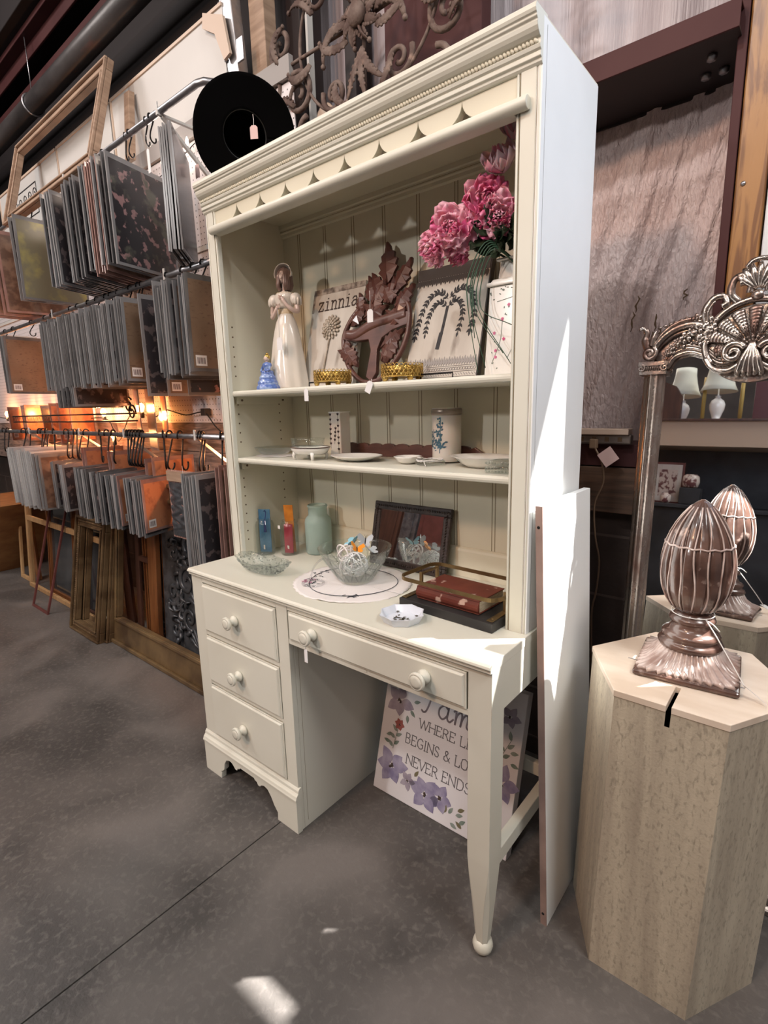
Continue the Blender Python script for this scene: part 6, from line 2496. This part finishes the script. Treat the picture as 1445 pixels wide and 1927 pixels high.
for i in range(12):
    x = rd.uniform(-.046, -.01)
    leaf(b, TPc, x, rd.uniform(.068, .088), .007, .003, rd.uniform(30, 150), h=.0005)
for q in ([(-.045, .052), (-.02, .046), (.005, .052)], [(-.035, .040), (-.01, .036), (.01, .042)], [(.006, .03), (.008, .09), (.009, .128)], [(-.018, .06), (-.016, .095)]):
    ribbon(b, q, .0022, TPc, h=.0005)
b.build('toile_print', 'toile_blue', t)
t = thing('twig_coaster', 'small round glass coaster tied with raffia under the toile candle', 'coaster', (.785, .318, S2))
b = MB()
b.lathe([(.034, .001), (.040, .003), (.042, .010), (.038, .013), (.030, .011)], (.785, .318, S2), 32)
b.build('glass', 'cut_glass', t)
b = MB()
for k in range(3):
    b.tube([(.785 + (.036 + .001 * k) * math.cos(q * PI / 12 + k), .318 + (.036 + .001 * k) * math.sin(q * PI / 12 + k), S2 + .014 + .002 * math.sin(q + k)) for q in range(24)], .0012, 5, closed=True)
b.tube(smoothpts([(.79, .282, S2 + .014), (.80, .27, S2 + .010), (.81, .262, S2 + .003)], 4), .0014, 5)
b.build('raffia', 'string_white', t)
b = MB()
b.lathe([(.0005, .002)] + openbowl([(.050, .002), (.064, .010), (.080, .024), (.098, .030)], .0035) + [(.0005, .006)], (.945, .335, S2), 60, sx=1, sy=.72, fn=lambda a, z: 1 + .02 * math.cos(a * 14) * (z > .02))
tag(b.build('white_platter', 'porcelain', origin=(.945, .335, S2)), 'oval white fluted platter at the right end of the middle shelf', 'platter')
t = thing('glass_trinket_box', 'small pressed glass trinket box against the right hutch side', 'box', (1.045, .250, S2))
b = MB()
b.box(1.005, 1.083, .225, .275, S2 + .0005, S2 + .018)
b.box(1.007, 1.081, .227, .273, S2 + .0195, S2 + .030)
b.build('box', 'cut_glass', t, bevel=.004)
b = MB()
for i in range(9):
    for z in (.006, .013, .025):
        b.ell((1.010 + .0085 * i, .2245, S2 + z), (.003, .0016, .0025), None, 6, 4)
b.build('cut_studs', 'cut_glass', t)
# scalloped wooden rack board
pts = [(.335, S2 + .0005)]
n = 9
pts += [(.335, S2 + .03)]
for k in range(n):
    x0, x1 = .335 + .50 * k / n, .335 + .50 * (k + 1) / n
    for q in range(7):
        a = PI - PI * q / 6
        pts.append(((x0 + x1) / 2 + (x1 - x0) / 2 * math.cos(a), S2 + .034 + .010 * math.sin(a)))
pts += [(.850, S2 + .040), (.885, S2 + .020), (.890, S2 + .0005)]
pts = [p for i, p in enumerate(pts) if i == 0 or abs(p[0] - pts[i - 1][0]) + abs(p[1] - pts[i - 1][1]) > 1e-4]
b = MB()
b.prism(pts, 'xz', .448, .460)
tag(b.build('scalloped_board', 'rosewood', origin=(.6, .454, S2), bevel=.0015), 'long reddish brown scalloped wooden board standing against the beadboard', 'board')

# ================================================================== DESK TOP
ZD = .765


def jar(cx, cy, h, r, label):
    t = thing('glass_jar', label, 'jar', (cx, cy, ZD))
    b = MB()
    o = [(r * .90, .0005), (r, .006), (r, h * .82), (r * .90, h * .90), (r * .72, h * .94), (r * .72, h)]
    i = [(a - .0025, z) for a, z in o[::-1]]
    i[-1] = (r * .88, .006)
    b.lathe([(.0005, .0005)] + o + i + [(.0005, .006)], (cx, cy, ZD), 40)
    b.build('jar', 'clear_glass', t)


jar(.082, .272, .135, .034, 'clear glass jar holding the blue bookmark')
t = thing('blue_bookmark', 'marbled blue bookmark with a navy tassel standing in a glass jar', 'bookmark', (.080, .272, ZD + .007))
b = MB()
b.hexa([(.062, .262, ZD + .007), (.100, .284, ZD + .007), (.0995, .2855, ZD + .007), (.0615, .2635, ZD + .007)], [(.056, .268, ZD + .165), (.094, .290, ZD + .165), (.0935, .2915, ZD + .165), (.0555, .2695, ZD + .165)])
b.build('card', 'book_blue', t)
b = MB()
b.hexa([(.076, .2665, ZD + .018), (.084, .2665, ZD + .018), (.084, .267, ZD + .018), (.076, .267, ZD + .018)], [(.0755, .2675, ZD + .034), (.0835, .2675, ZD + .034), (.0835, .268, ZD + .034), (.0755, .268, ZD + .034)])
b.build('price_sticker', 'label_white', t)
b = MB()
b.tube(smoothpts([(.072, .279, ZD + .158), (.088, .274, ZD + .162), (.097, .268, ZD + .148), (.098, .262, ZD + .128)], 5), .0014, 6)
b.lathe([(.002, .044), (.004, .038), (.0032, .034), (.0055, .004), (.0058, 0)], (.098, .262, ZD + .086), 10)
b.build('tassel', 'tassel_navy', t)
jar(.158, .322, .128, .034, 'clear glass jar holding the red and amber bookmarks')
t = thing('amber_bookmark', 'amber brown bookmark leaning inside the second glass jar', 'bookmark', (.150, .325, ZD + .007))
b = MB()
b.hexa([(.146, .320, ZD + .007), (.174, .336, ZD + .007), (.1735, .3375, ZD + .007), (.1455, .3215, ZD + .007)], [(.124, .330, ZD + .178), (.154, .347, ZD + .178), (.1535, .3485, ZD + .178), (.1235, .3315, ZD + .178)])
b.build('card', 'amber', t)
t = thing('red_bookmark', 'red patterned bookmark standing inside the second glass jar', 'bookmark', (.150, .315, ZD + .007))
b = MB()
b.hexa([(.150, .304, ZD + .007), (.178, .320, ZD + .007), (.1775, .3215, ZD + .007), (.1495, .3055, ZD + .007)], [(.142, .312, ZD + .112), (.170, .328, ZD + .112), (.1695, .3295, ZD + .112), (.1415, .3135, ZD + .112)])
b.build('card', 'rose_red', t)
for (x, z, y) in ((.160, .022, .3110), (.146, .100, .2860)):
    b = MB()
    b.box(x - .005, x + .007, y - .0004, y, ZD + z, ZD + z + .012)
    b.build('price_sticker', 'label_white', t)
gx, gy = .232, .398
t = thing('green_jar', 'wide mouthed frosted sea green glass jar', 'jar', (gx, gy, ZD))
b = MB()
o = [(.044, .0005), (.0485, .006), (.0485, .115), (.046, .128), (.038, .138), (.034, .142), (.034, .170), (.036, .172), (.037, .176), (.034, .180)]
i = [(a - .003, z) for a, z in o[::-1]]
i[-1] = (.043, .006)
b.lathe([(.0005, .0005)] + o + i + [(.0005, .006)], (gx, gy, ZD), 48)
b.build('jar', 'green_glass', t)

# cut glass relish dish
t = thing('cut_glass_dish', 'long cut glass dish with scalloped sides at the left front of the desk', 'dish', (.250, .125, ZD))
b = MB()
dc = (.250, .128)
W_, D_ = .116, .052


def dish(u, v):
    a = 2 * PI * u
    k = .62 + .38 * v ** .8
    ru = 1 + .05 * math.cos(a * 12) * v
    px_ = math.copysign(abs(math.cos(a)) ** .8, math.cos(a))
    py_ = math.copysign(abs(math.sin(a)) ** .8, math.sin(a))
    return (dc[0] + W_ * k * ru * px_, dc[1] + D_ * k * ru * py_, ZD + .006 + .034 * v + .008 * abs(math.cos(a)) ** 3 * v)


b.grid(dish, 96, 8)
b.grid(lambda u, v: (dc[0] + W_ * .62 * v * math.copysign(abs(math.cos(2 * PI * u)) ** .8, math.cos(2 * PI * u)), dc[1] + D_ * .62 * v * math.copysign(abs(math.sin(2 * PI * u)) ** .8, math.sin(2 * PI * u)), ZD + .006), 48, 3)
b.build('dish', 'cut_glass', t, solid=.003)
b = MB()
rd = random.Random(9)
for i in range(150):
    u, v = rd.random(), rd.uniform(.15, 1)
    p = dish(u, v)
    b.ell(p, (rd.uniform(.003, .006), rd.uniform(.002, .004), .003), Euler((rd.random(), rd.random(), rd.random() * 3)), 5, 3)
for x in (-.05, .05):
    b.ell((dc[0] + x, dc[1], ZD + .004), (.010, .010, .005), None, 10, 6)
b.build('cut_facets', 'cut_glass', t)

# doily with embroidery
dx, dy, dr = .562, .222, .186
t = thing('embroidered_doily', 'round white linen doily with a stitched scalloped edge', 'doily', (dx, dy, ZD))
b = MB()


def doil(u, v):
    a = 2 * PI * u
    r = dr * v * (1 + .012 * math.sin(a * 40) * (v > .96))
    return (dx + r * math.cos(a), dy + r * math.sin(a) * .93, ZD + .0015 + .0012 * math.sin(5 * a + v * 7) * v + (.004 * math.exp(-((a - 4.9) / .05) ** 2) * v))


b.grid(doil, 160, 16)
b.build('cloth', 'linen_white', t, solid=.0008)
b = MB()
ring = []
for k in range(90):
    a = 2 * PI * k / 90
    r = .138 * (1 + .03 * math.sin(a * 3))
    ring.append((dx + r * math.cos(a), dy + r * .93 * math.sin(a), ZD + .0042))
b.tube(ring, .0011, 4, closed=True)
rd = random.Random(3)
DP = lambda x, y, h: (dx + x, dy + y, ZD + .0036 + h)
for i in range(30):
    a = math.radians(170 + 70 * rd.random())
    r = rd.uniform(.11, .15)
    leaf(b, DP, r * math.cos(a), r * .93 * math.sin(a), .012, .003, rd.uniform(0, 360), h=.0006)
for i in range(14):
    a = math.radians(302 + 16 * rd.random())
    r = rd.uniform(.125, .15)
    leaf(b, DP, r * math.cos(a), r * .93 * math.sin(a), .012, .003, rd.uniform(0, 360), h=.0006)
b.build('embroidery', 'embroidery', t)
b = MB()
for i in range(12):
    leaf(b, DP, -.105 + rd.uniform(-.02, .02), -.075 + rd.uniform(-.02, .02), .012, .005, rd.uniform(0, 360), h=.0006)
b.build('pink_stitching', 'embroidery_pink', t)

# big glass bowl
gx, gy = .568, .232
t = thing('glass_bowl', 'large clear cut glass bowl filled with butterfly ornaments', 'bowl', (gx, gy, ZD + .004))
b = MB()
o = [(.048, .002), (.052, .006), (.060, .020), (.078, .048), (.096, .074), (.108, .096), (.112, .106)]
i = [(a - .0035, z) for a, z in o[::-1]]
i[-1] = (.046, .010)
b.lathe([(.0005, .002)] + o + i + [(.0005, .010)], (gx, gy, ZD + .004), 72, fn=lambda a, z: 1 + .012 * math.cos(a * 14) * (z < .09))
b.build('bowl', 'clear_glass', t)
b = MB()
for k in range(14):
    a = 2 * PI * k / 14
    for s in (-1, 1):
        b.tube([(gx + (r_ + .0008) * math.cos(a + s * q), gy + (r_ + .0008) * math.sin(a + s * q), ZD + .004 + z) for r_, z, q in ((.056, .014, .16), (.066, .029, .08), (.078, .048, 0.0), (.090, .066, .09), (.100, .082, .18))], .0022, 5)
b.build('cut_pattern', 'clear_glass', t)
# contents
b = MB()
rd = random.Random(21)
wc = Vector((gx + .018, gy - .018, ZD + .062))
for k in range(34):
    n_ = Vector((rd.gauss(0, 1), rd.gauss(0, 1), rd.gauss(0, 1))).normalized()
    u_ = n_.orthogonal().normalized()
    w_ = n_.cross(u_)
    a0 = rd.uniform(0, 6.28)
    b.tube([wc + (u_ * math.cos(a0 + q * .35) + w_ * math.sin(a0 + q * .35)) * .036 for q in range(9)], .0018, 5)
tag(b.build('wicker_ball', 'wicker_white', origin=tuple(wc)), 'white wicker ball inside the large glass bowl', 'ball')


def butterfly(c, R_, mt_, label, e):
    t = thing('butterfly_ornament', label, 'butterfly', (0, 0, 0))
    for s in (-1, 1):
        b = MB()
        ol = [(0, -.1), (.25, -.55), (.6, -.6), (.75, -.35), (.55, -.05), (.95, .15), (1.05, .55), (.8, .8), (.35, .55), (0, .15)]
        q = [(x * R_ * s, y * R_) for x, y in ol]
        b.prism(q, 'xy', 0, .0008)
        b.xf(Matrix.Rotation(-s * .55, 4, 'Y'))
        b.build('wing', mt_, t)
    b = MB()
    b.tube([(0, -.4 * R_, .001), (0, 0, .002), (0, .4 * R_, .001)], [.0012, .002, .0016], 6)
    for s in (-1, 1):
        b.tube([(0, .4 * R_, .001), (s * .15 * R_, .7 * R_, .003)], .0004, 4)
    b.build('body', 'ink_black', t)
    t.location = c
    t.rotation_euler = e


butterfly((gx + .002, gy + .006, ZD + .100), .026, 'butterfly_orange', 'orange butterfly lying on top of the glass bowl contents', (.5, .3, .9))
butterfly((gx - .002, gy + .050, ZD + .116), .028, 'butterfly_grey', 'pale grey butterfly standing at the back of the glass bowl', (1.2, .1, .6))
butterfly((gx - .040, gy + .030, ZD + .106), .030, 'butterfly_blue', 'light blue butterfly in the left of the glass bowl', (.4, -.3, -.4))
butterfly((gx + .045, gy + .018, ZD + .098), .028, 'butterfly_grey', 'greyish butterfly in the right of the glass bowl', (.3, .4, 1.4))
b = MB()
for k in range(7):
    rd_ = random.Random(k + 3)
    n_ = Vector((rd_.gauss(0, 1), rd_.gauss(0, 1), rd_.gauss(0, .6))).normalized()
    u_ = n_.orthogonal().normalized()
    w_ = n_.cross(u_)
    cc = Vector((gx + rd_.uniform(-.05, -.01), gy + rd_.uniform(-.02, .04), ZD + .065 + rd_.uniform(-.015, .02)))
    b.tube([cc + u_ * .026 * math.cos(q * PI / 10) + w_ * .026 * math.sin(q * PI / 10) for q in range(20)], .0028, 6, closed=True)
tag(b.build('white_ribbon_curls', 'linen_white', origin=(gx - .03, gy, ZD + .05)), 'tangle of white ribbon rings in the left of the glass bowl', 'ribbon')
b = MB()
b.tube(smoothpts([(gx - .115, gy - .085, ZD + .005), (gx - .112, gy - .065, ZD + .045), (gx - .075, gy - .060, ZD + .075), (gx - .01, gy - .080, ZD + .082), (gx + .055, gy - .062, ZD + .080)], 6), .003, 6)
b.tube([(gx - .085 + .033 * math.cos(q * PI / 12), gy - .098 + .030 * math.sin(q * PI / 12), ZD + .006) for q in range(24)], .004, 6, closed=True)
tag(b.build('clear_plastic_loop', 'thin_plastic', origin=(gx - .08, gy - .09, ZD)), 'clear plastic loop leaning over the front of the glass bowl', 'loop')

# small frame mirror
t = leaned('tabletop_mirror', 'dark carved wood tabletop mirror leaning on the back of the desk', 'mirror', .470, .402, ZD + .002, math.atan2(.045, .21))
b = MB()
w, h, f = .305, .213, .027
for (a0, a1, c0, c1) in ((0, w, 0, f), (0, w, h - f, h), (0, f, f, h - f), (w - f, w, f, h - f)):
    b.box(a0, a1, 0, .014, c0, c1)
b.build('frame', 'dark_frame', t, bevel=.003)
b = MB()
x = .010
while x < w - .005:
    for z in (f * .5, h - f * .5):
        b.ell((x, -.001, z), (.0045, .0022, .0032), Euler((0, .7, 0)), 6, 4)
    x += .009
z = .02
while z < h - .01:
    for x in (f * .5, w - f * .5):
        b.ell((x, -.001, z), (.0032, .0022, .0045), Euler((0, .7, 0)), 6, 4)
    z += .009
b.build('carved_beading', 'dark_frame', t)
b = MB()
b.box(f * .8, w - f * .8, .004, .006, f * .8, h - f * .8)
b.build('mirror_glass', 'mirror_glass', t)

# octagonal dish
ox, oy = .862, .080
t = thing('octagonal_dish', 'small white octagonal porcelain dish with a floral print', 'dish', (ox, oy, ZD))
b = MB()


def octa(u, v, r0, r1, z0, z1):
    a = 2 * PI * u + .2
    k = 8 * u % 1
    q = 1 - .10 * (1 - abs(2 * k - 1)) if False else 1 - .10 * math.sin(PI * k)
    r = (r0 + (r1 - r0) * v) * q
    return (ox + r * math.cos(a), oy + r * math.sin(a), ZD + z0 + (z1 - z0) * v)


b.grid(lambda u, v: octa(u, v, .046, .058, .0005, .022), 64, 2, smooth=False)
b.grid(lambda u, v: octa(u, v, .058, .055, .022, .022), 64, 1, smooth=False)
b.grid(lambda u, v: octa(u, v, .055, .044, .022, .005), 64, 2, smooth=False)
b.grid(lambda u, v: octa(u, v, .044, .0005, .005, .004), 64, 2, smooth=False)
b.build('body', 'porcelain_blue', t)
b = MB()
OP = lambda x, y, h: (ox + x, oy + y, ZD + .0052 + h)
rd = random.Random(7)
for i in range(22):
    leaf(b, OP, rd.uniform(-.02, .02), rd.uniform(-.016, .012), .009, .0045, rd.uniform(0, 360), h=.0005)
ribbon(b, [(-.022, -.006), (0, .002), (.022, .004)], .0012, OP, h=.0005)
for (x, y) in ((-.030, .022), (.026, .026)):
    for k in range(5):
        leaf(b, lambda a_, b_, h_: (ox + a_, oy + b_, ZD + .0095 + h_ + .0), x, y, .005, .004, 72 * k, h=.0006)
b.build('flower_print', 'porcelain_print', t)

# black tray with brass rail
A_ = Vector((.806, .146, 0))
tr = thing('brass_rail_tray', 'black wooden tray with a raised brass rail', 'tray', (0, 0, 0))
TW, TD, THK = .281, .170, .024
b = MB()
b.box(0, TW, 0, TD, 0.0005, THK)
b.build('base', 'black_wood', tr, bevel=.0015)
b = MB()
rw, rdp, rc = TW + .012, TD - .008, .032
rp = []
for (cx, cy, a0) in ((rw - rc, rc, -90), (rw - rc, rdp - rc, 0), (rc, rdp - rc, 90), (rc, rc, 180)):
    for k in range(7):
        a = math.radians(a0 + 15 * k)
        rp.append((cx + rc * math.cos(a) - .006, cy + rc * math.sin(a) + .004, .078))
vs, fs = [], []
for p in rp:
    pass
n = len(rp)
cxm, cym = sum(p[0] for p in rp) / n, sum(p[1] for p in rp) / n
for p in rp:
    d_ = Vector((p[0] - cxm, p[1] - cym, 0)).normalized()
    for (o_, z_) in ((0, -.005), (.003, -.005), (.003, .005), (0, .005)):
        vs.append((p[0] + d_.x * o_, p[1] + d_.y * o_, p[2] + z_))
for i in range(n):
    j = (i + 1) % n
    for k in range(4):
        l = (k + 1) % 4
        fs.append((i * 4 + k, j * 4 + k, j * 4 + l, i * 4 + l))
b.add(vs, fs)
b.build('rail', 'brass', tr)
for x in (.012, TW - .012):
    b = MB()
    b.box(x - .008, x + .008, .008, .085, THK, THK + .003)
    b.box(x - .005, x + .005, .078, .084, THK, .076)
    b.box(x - .005, x + .005, .150, .156, THK, .076)
    b.box(x - .005, x + .005, .084, .156, .070, .074)
    b.build('post', 'brass', tr, bevel=.001)
    b = MB()
    b.lathe([(.0035, 0), (.003, .0012), (.0005, .0018)], (x, .022, THK + .003), 8)
    b.build('screw', 'brass', tr)
tr.location = (.797, .152, ZD)
tr.rotation_euler = (0, 0, -.045)
bk = thing('old_book', 'worn red leather bound book lying on the black tray', 'book', (0, 0, 0))
b = MB()
bw_, bd_, bh_ = .190, .118, .034
b.box(0, bw_, 0, bd_ + .004, 0, .003)
b.box(0, bw_, 0, bd_ + .004, bh_ - .003, bh_)
b.prism([(.004, 0), (0, .004), (-.004, .010), (-.005, bh_ / 2), (-.004, bh_ - .010), (0, bh_ - .004), (.004, bh_)], 'yz', 0, bw_)
b.build('cover', 'book_leather', bk, bevel=.0015)
b = MB()
b.box(.003, bw_ - .003, .004, bd_, .003, bh_ - .003)
b.build('pages', 'book_pages', bk)
bk.location = (.838, .176, ZD + THK + .001)
bk.rotation_euler = (0, 0, -.05)
b = MB()
b.grid(lambda u, v: (.838 + .035 * u + .006 * math.sin(v * 9), .172 + .04 * v, ZD + THK + .006 + .036 * (u ** .6) + .003 * math.sin(v * 14 + u * 5)), 10, 10)
tag(b.build('plastic_wrap', 'thin_plastic', origin=(.84, .18, ZD + THK)), 'crinkled clear wrapper at the left end of the red book', 'wrapper')
price_tag((.617, -.026, .690), 'white price tag hanging from the left knob of the wide drawer', hang=.030, w=.012, h=.040)

# ================================================================== SIGN UNDER THE DESK
th = math.atan2(.12, .45)
t = leaned('family_sign', 'white canvas sign with purple flowers reading Family where life begins', 'sign', .548, .300, .002, th)
SW, SH = .50, .48
b = MB()
b.box(0, SW, 0, .034, 0, SH, 0)
b.build('canvas', 'canvas_white', t, bevel=.002)
b = MB()
write(b, 'WHERE LIFE', .150, .258, .030, LP, .0024, width=.235)
b.build('lettering', 'text_grey', t)
b = MB()
write(b, 'BEGINS & LOVE', .104, .193, .032, LP, .0024, width=.290)
b.build('lettering', 'text_grey', t)
b = MB()
write(b, 'NEVER ENDS', .118, .128, .032, LP, .0024, width=.245)
b.build('lettering', 'text_grey', t)
b = MB()
script = {
    'F': [[(.02, .02), (.10, -.02), (.20, .05), (.30, .35), (.38, .72), (.42, .95)], [(.10, .78), (.12, .92), (.30, 1.0), (.60, .96), (.78, 1.02)], [(.12, .46), (.36, .54), (.62, .50)]],
    'a': [[(.40, .36), (.25, .44), (.08, .30), (.08, .10), (.22, .0), (.38, .16), (.42, .42), (.40, .08), (.50, .0), (.62, .12)]],
    'm': [[(.0, .38), (.08, .42), (.08, 0), (.12, .28), (.24, .42), (.30, .32), (.28, 0), (.34, .28), (.46, .42), (.52, .30), (.50, .06), (.60, .0), (.70, .12)]],
    'i': [[(.04, .40), (.04, .06), (.12, .0), (.22, .12)], [(.05, .58), (.07, .60)]],
    'l': [[(.0, .12), (.16, .55), (.20, .88), (.12, .98), (.06, .75), (.06, .10), (.14, .0), (.24, .12)]],
    'y': [[(.02, .40), (.04, .16), (.16, .06), (.30, .20), (.34, .42), (.32, -.10), (.18, -.36), (.04, -.28), (.20, -.08), (.42, .12)]]}
u = .150
for ch, wd in (('F', .62), ('a', .62), ('m', .70), ('i', .24), ('l', .26), ('y', .42)):
    for pl in script[ch]:
        q = smoothpts([(x, 0, z) for x, z in pl], 5) if len(pl) > 2 else [Vector((x, 0, z)) for x, z in pl]
        ribbon(b, [(u + p[0] * .098, .315 + p[2] * .098) for p in q], .0058, LP)
    u += wd * .098
b.build('script_lettering', 'text_silver', t)


def bloom(mats_, cx, cz, r, n, seed, name):
    b = MB()
    rd_ = random.Random(seed)
    for k in range(n):
        a = 360 * k / n + rd_.uniform(-14, 14)
        leaf(b, LP, cx + .12 * r * math.cos(math.radians(a)), cz + .12 * r * math.sin(math.radians(a)), r * rd_.uniform(.85, 1.1), r * .72, a, h=.0010 + .0003 * (k % 3), n=6)
    b.build(name, mats_, t)
    b = MB()
    for k in range(6):
        b.ell((cx + rd_.uniform(-.1, .1) * r, -.002, cz + rd_.uniform(-.1, .1) * r), (r * .07, .0012, r * .07), None, 6, 4)
    b.build('bloom_centre', 'ink_brown', t)


bloom('petal_grey', .062, .318, .052, 5, 1, 'grey_flower')
bloom('petal_purple', .064, .098, .058, 6, 2, 'purple_flower')
bloom('petal_purple', .205, .062, .055, 6, 3, 'purple_flower')
bloom('petal_purple', .262, .075, .045, 5, 4, 'purple_flower')
bloom('petal_purple', .455, .205, .050, 5, 5, 'purple_flower')
bloom('petal_grey', .135, .075, .028, 5, 6, 'grey_flower')
bloom('petal_red', .075, .240, .020, 6, 7, 'red_flower')
bloom('petal_grey', .455, .400, .030, 5, 8, 'grey_flower')
b = MB()
for (x0, z0, x1, z1) in ((.060, .155, .072, .235), (.43, .25, .47, .34)):
    ribbon(b, [(x0, z0), (x1, z1)], .0014, LP)
for (x, z, a) in ((.058, .16, 140), (.062, .17, 40), (.062, .19, 150), (.066, .20, 30), (.068, .215, 140), (.05, .20, 200), (.045, .17, 170), (.30, .045, 60), (.325, .05, 20), (.31, .02, -20), (.34, .03, 40),
                  (.44, .27, 150), (.448, .28, 30), (.452, .30, 150), (.46, .31, 40), (.466, .335, 100), (.47, .30, 10), (.475, .27, -10), (.37, .045, 60), (.39, .06, 130), (.12, .33, 20), (.11, .30, -40), (.10, .28, -80)):
    leaf(b, LP, x, z, .026, .012, a)
b.build('painted_leaves', 'leaf_sage', t)
b = MB()
for (x, z, a) in ((.285, .040, 80), (.33, .065, 30), (.35, .02, 150), (.16, .10, 60)):
    leaf(b, LP, x, z, .026, .012, a)
b.build('painted_leaves', 'leaf_olive', t)
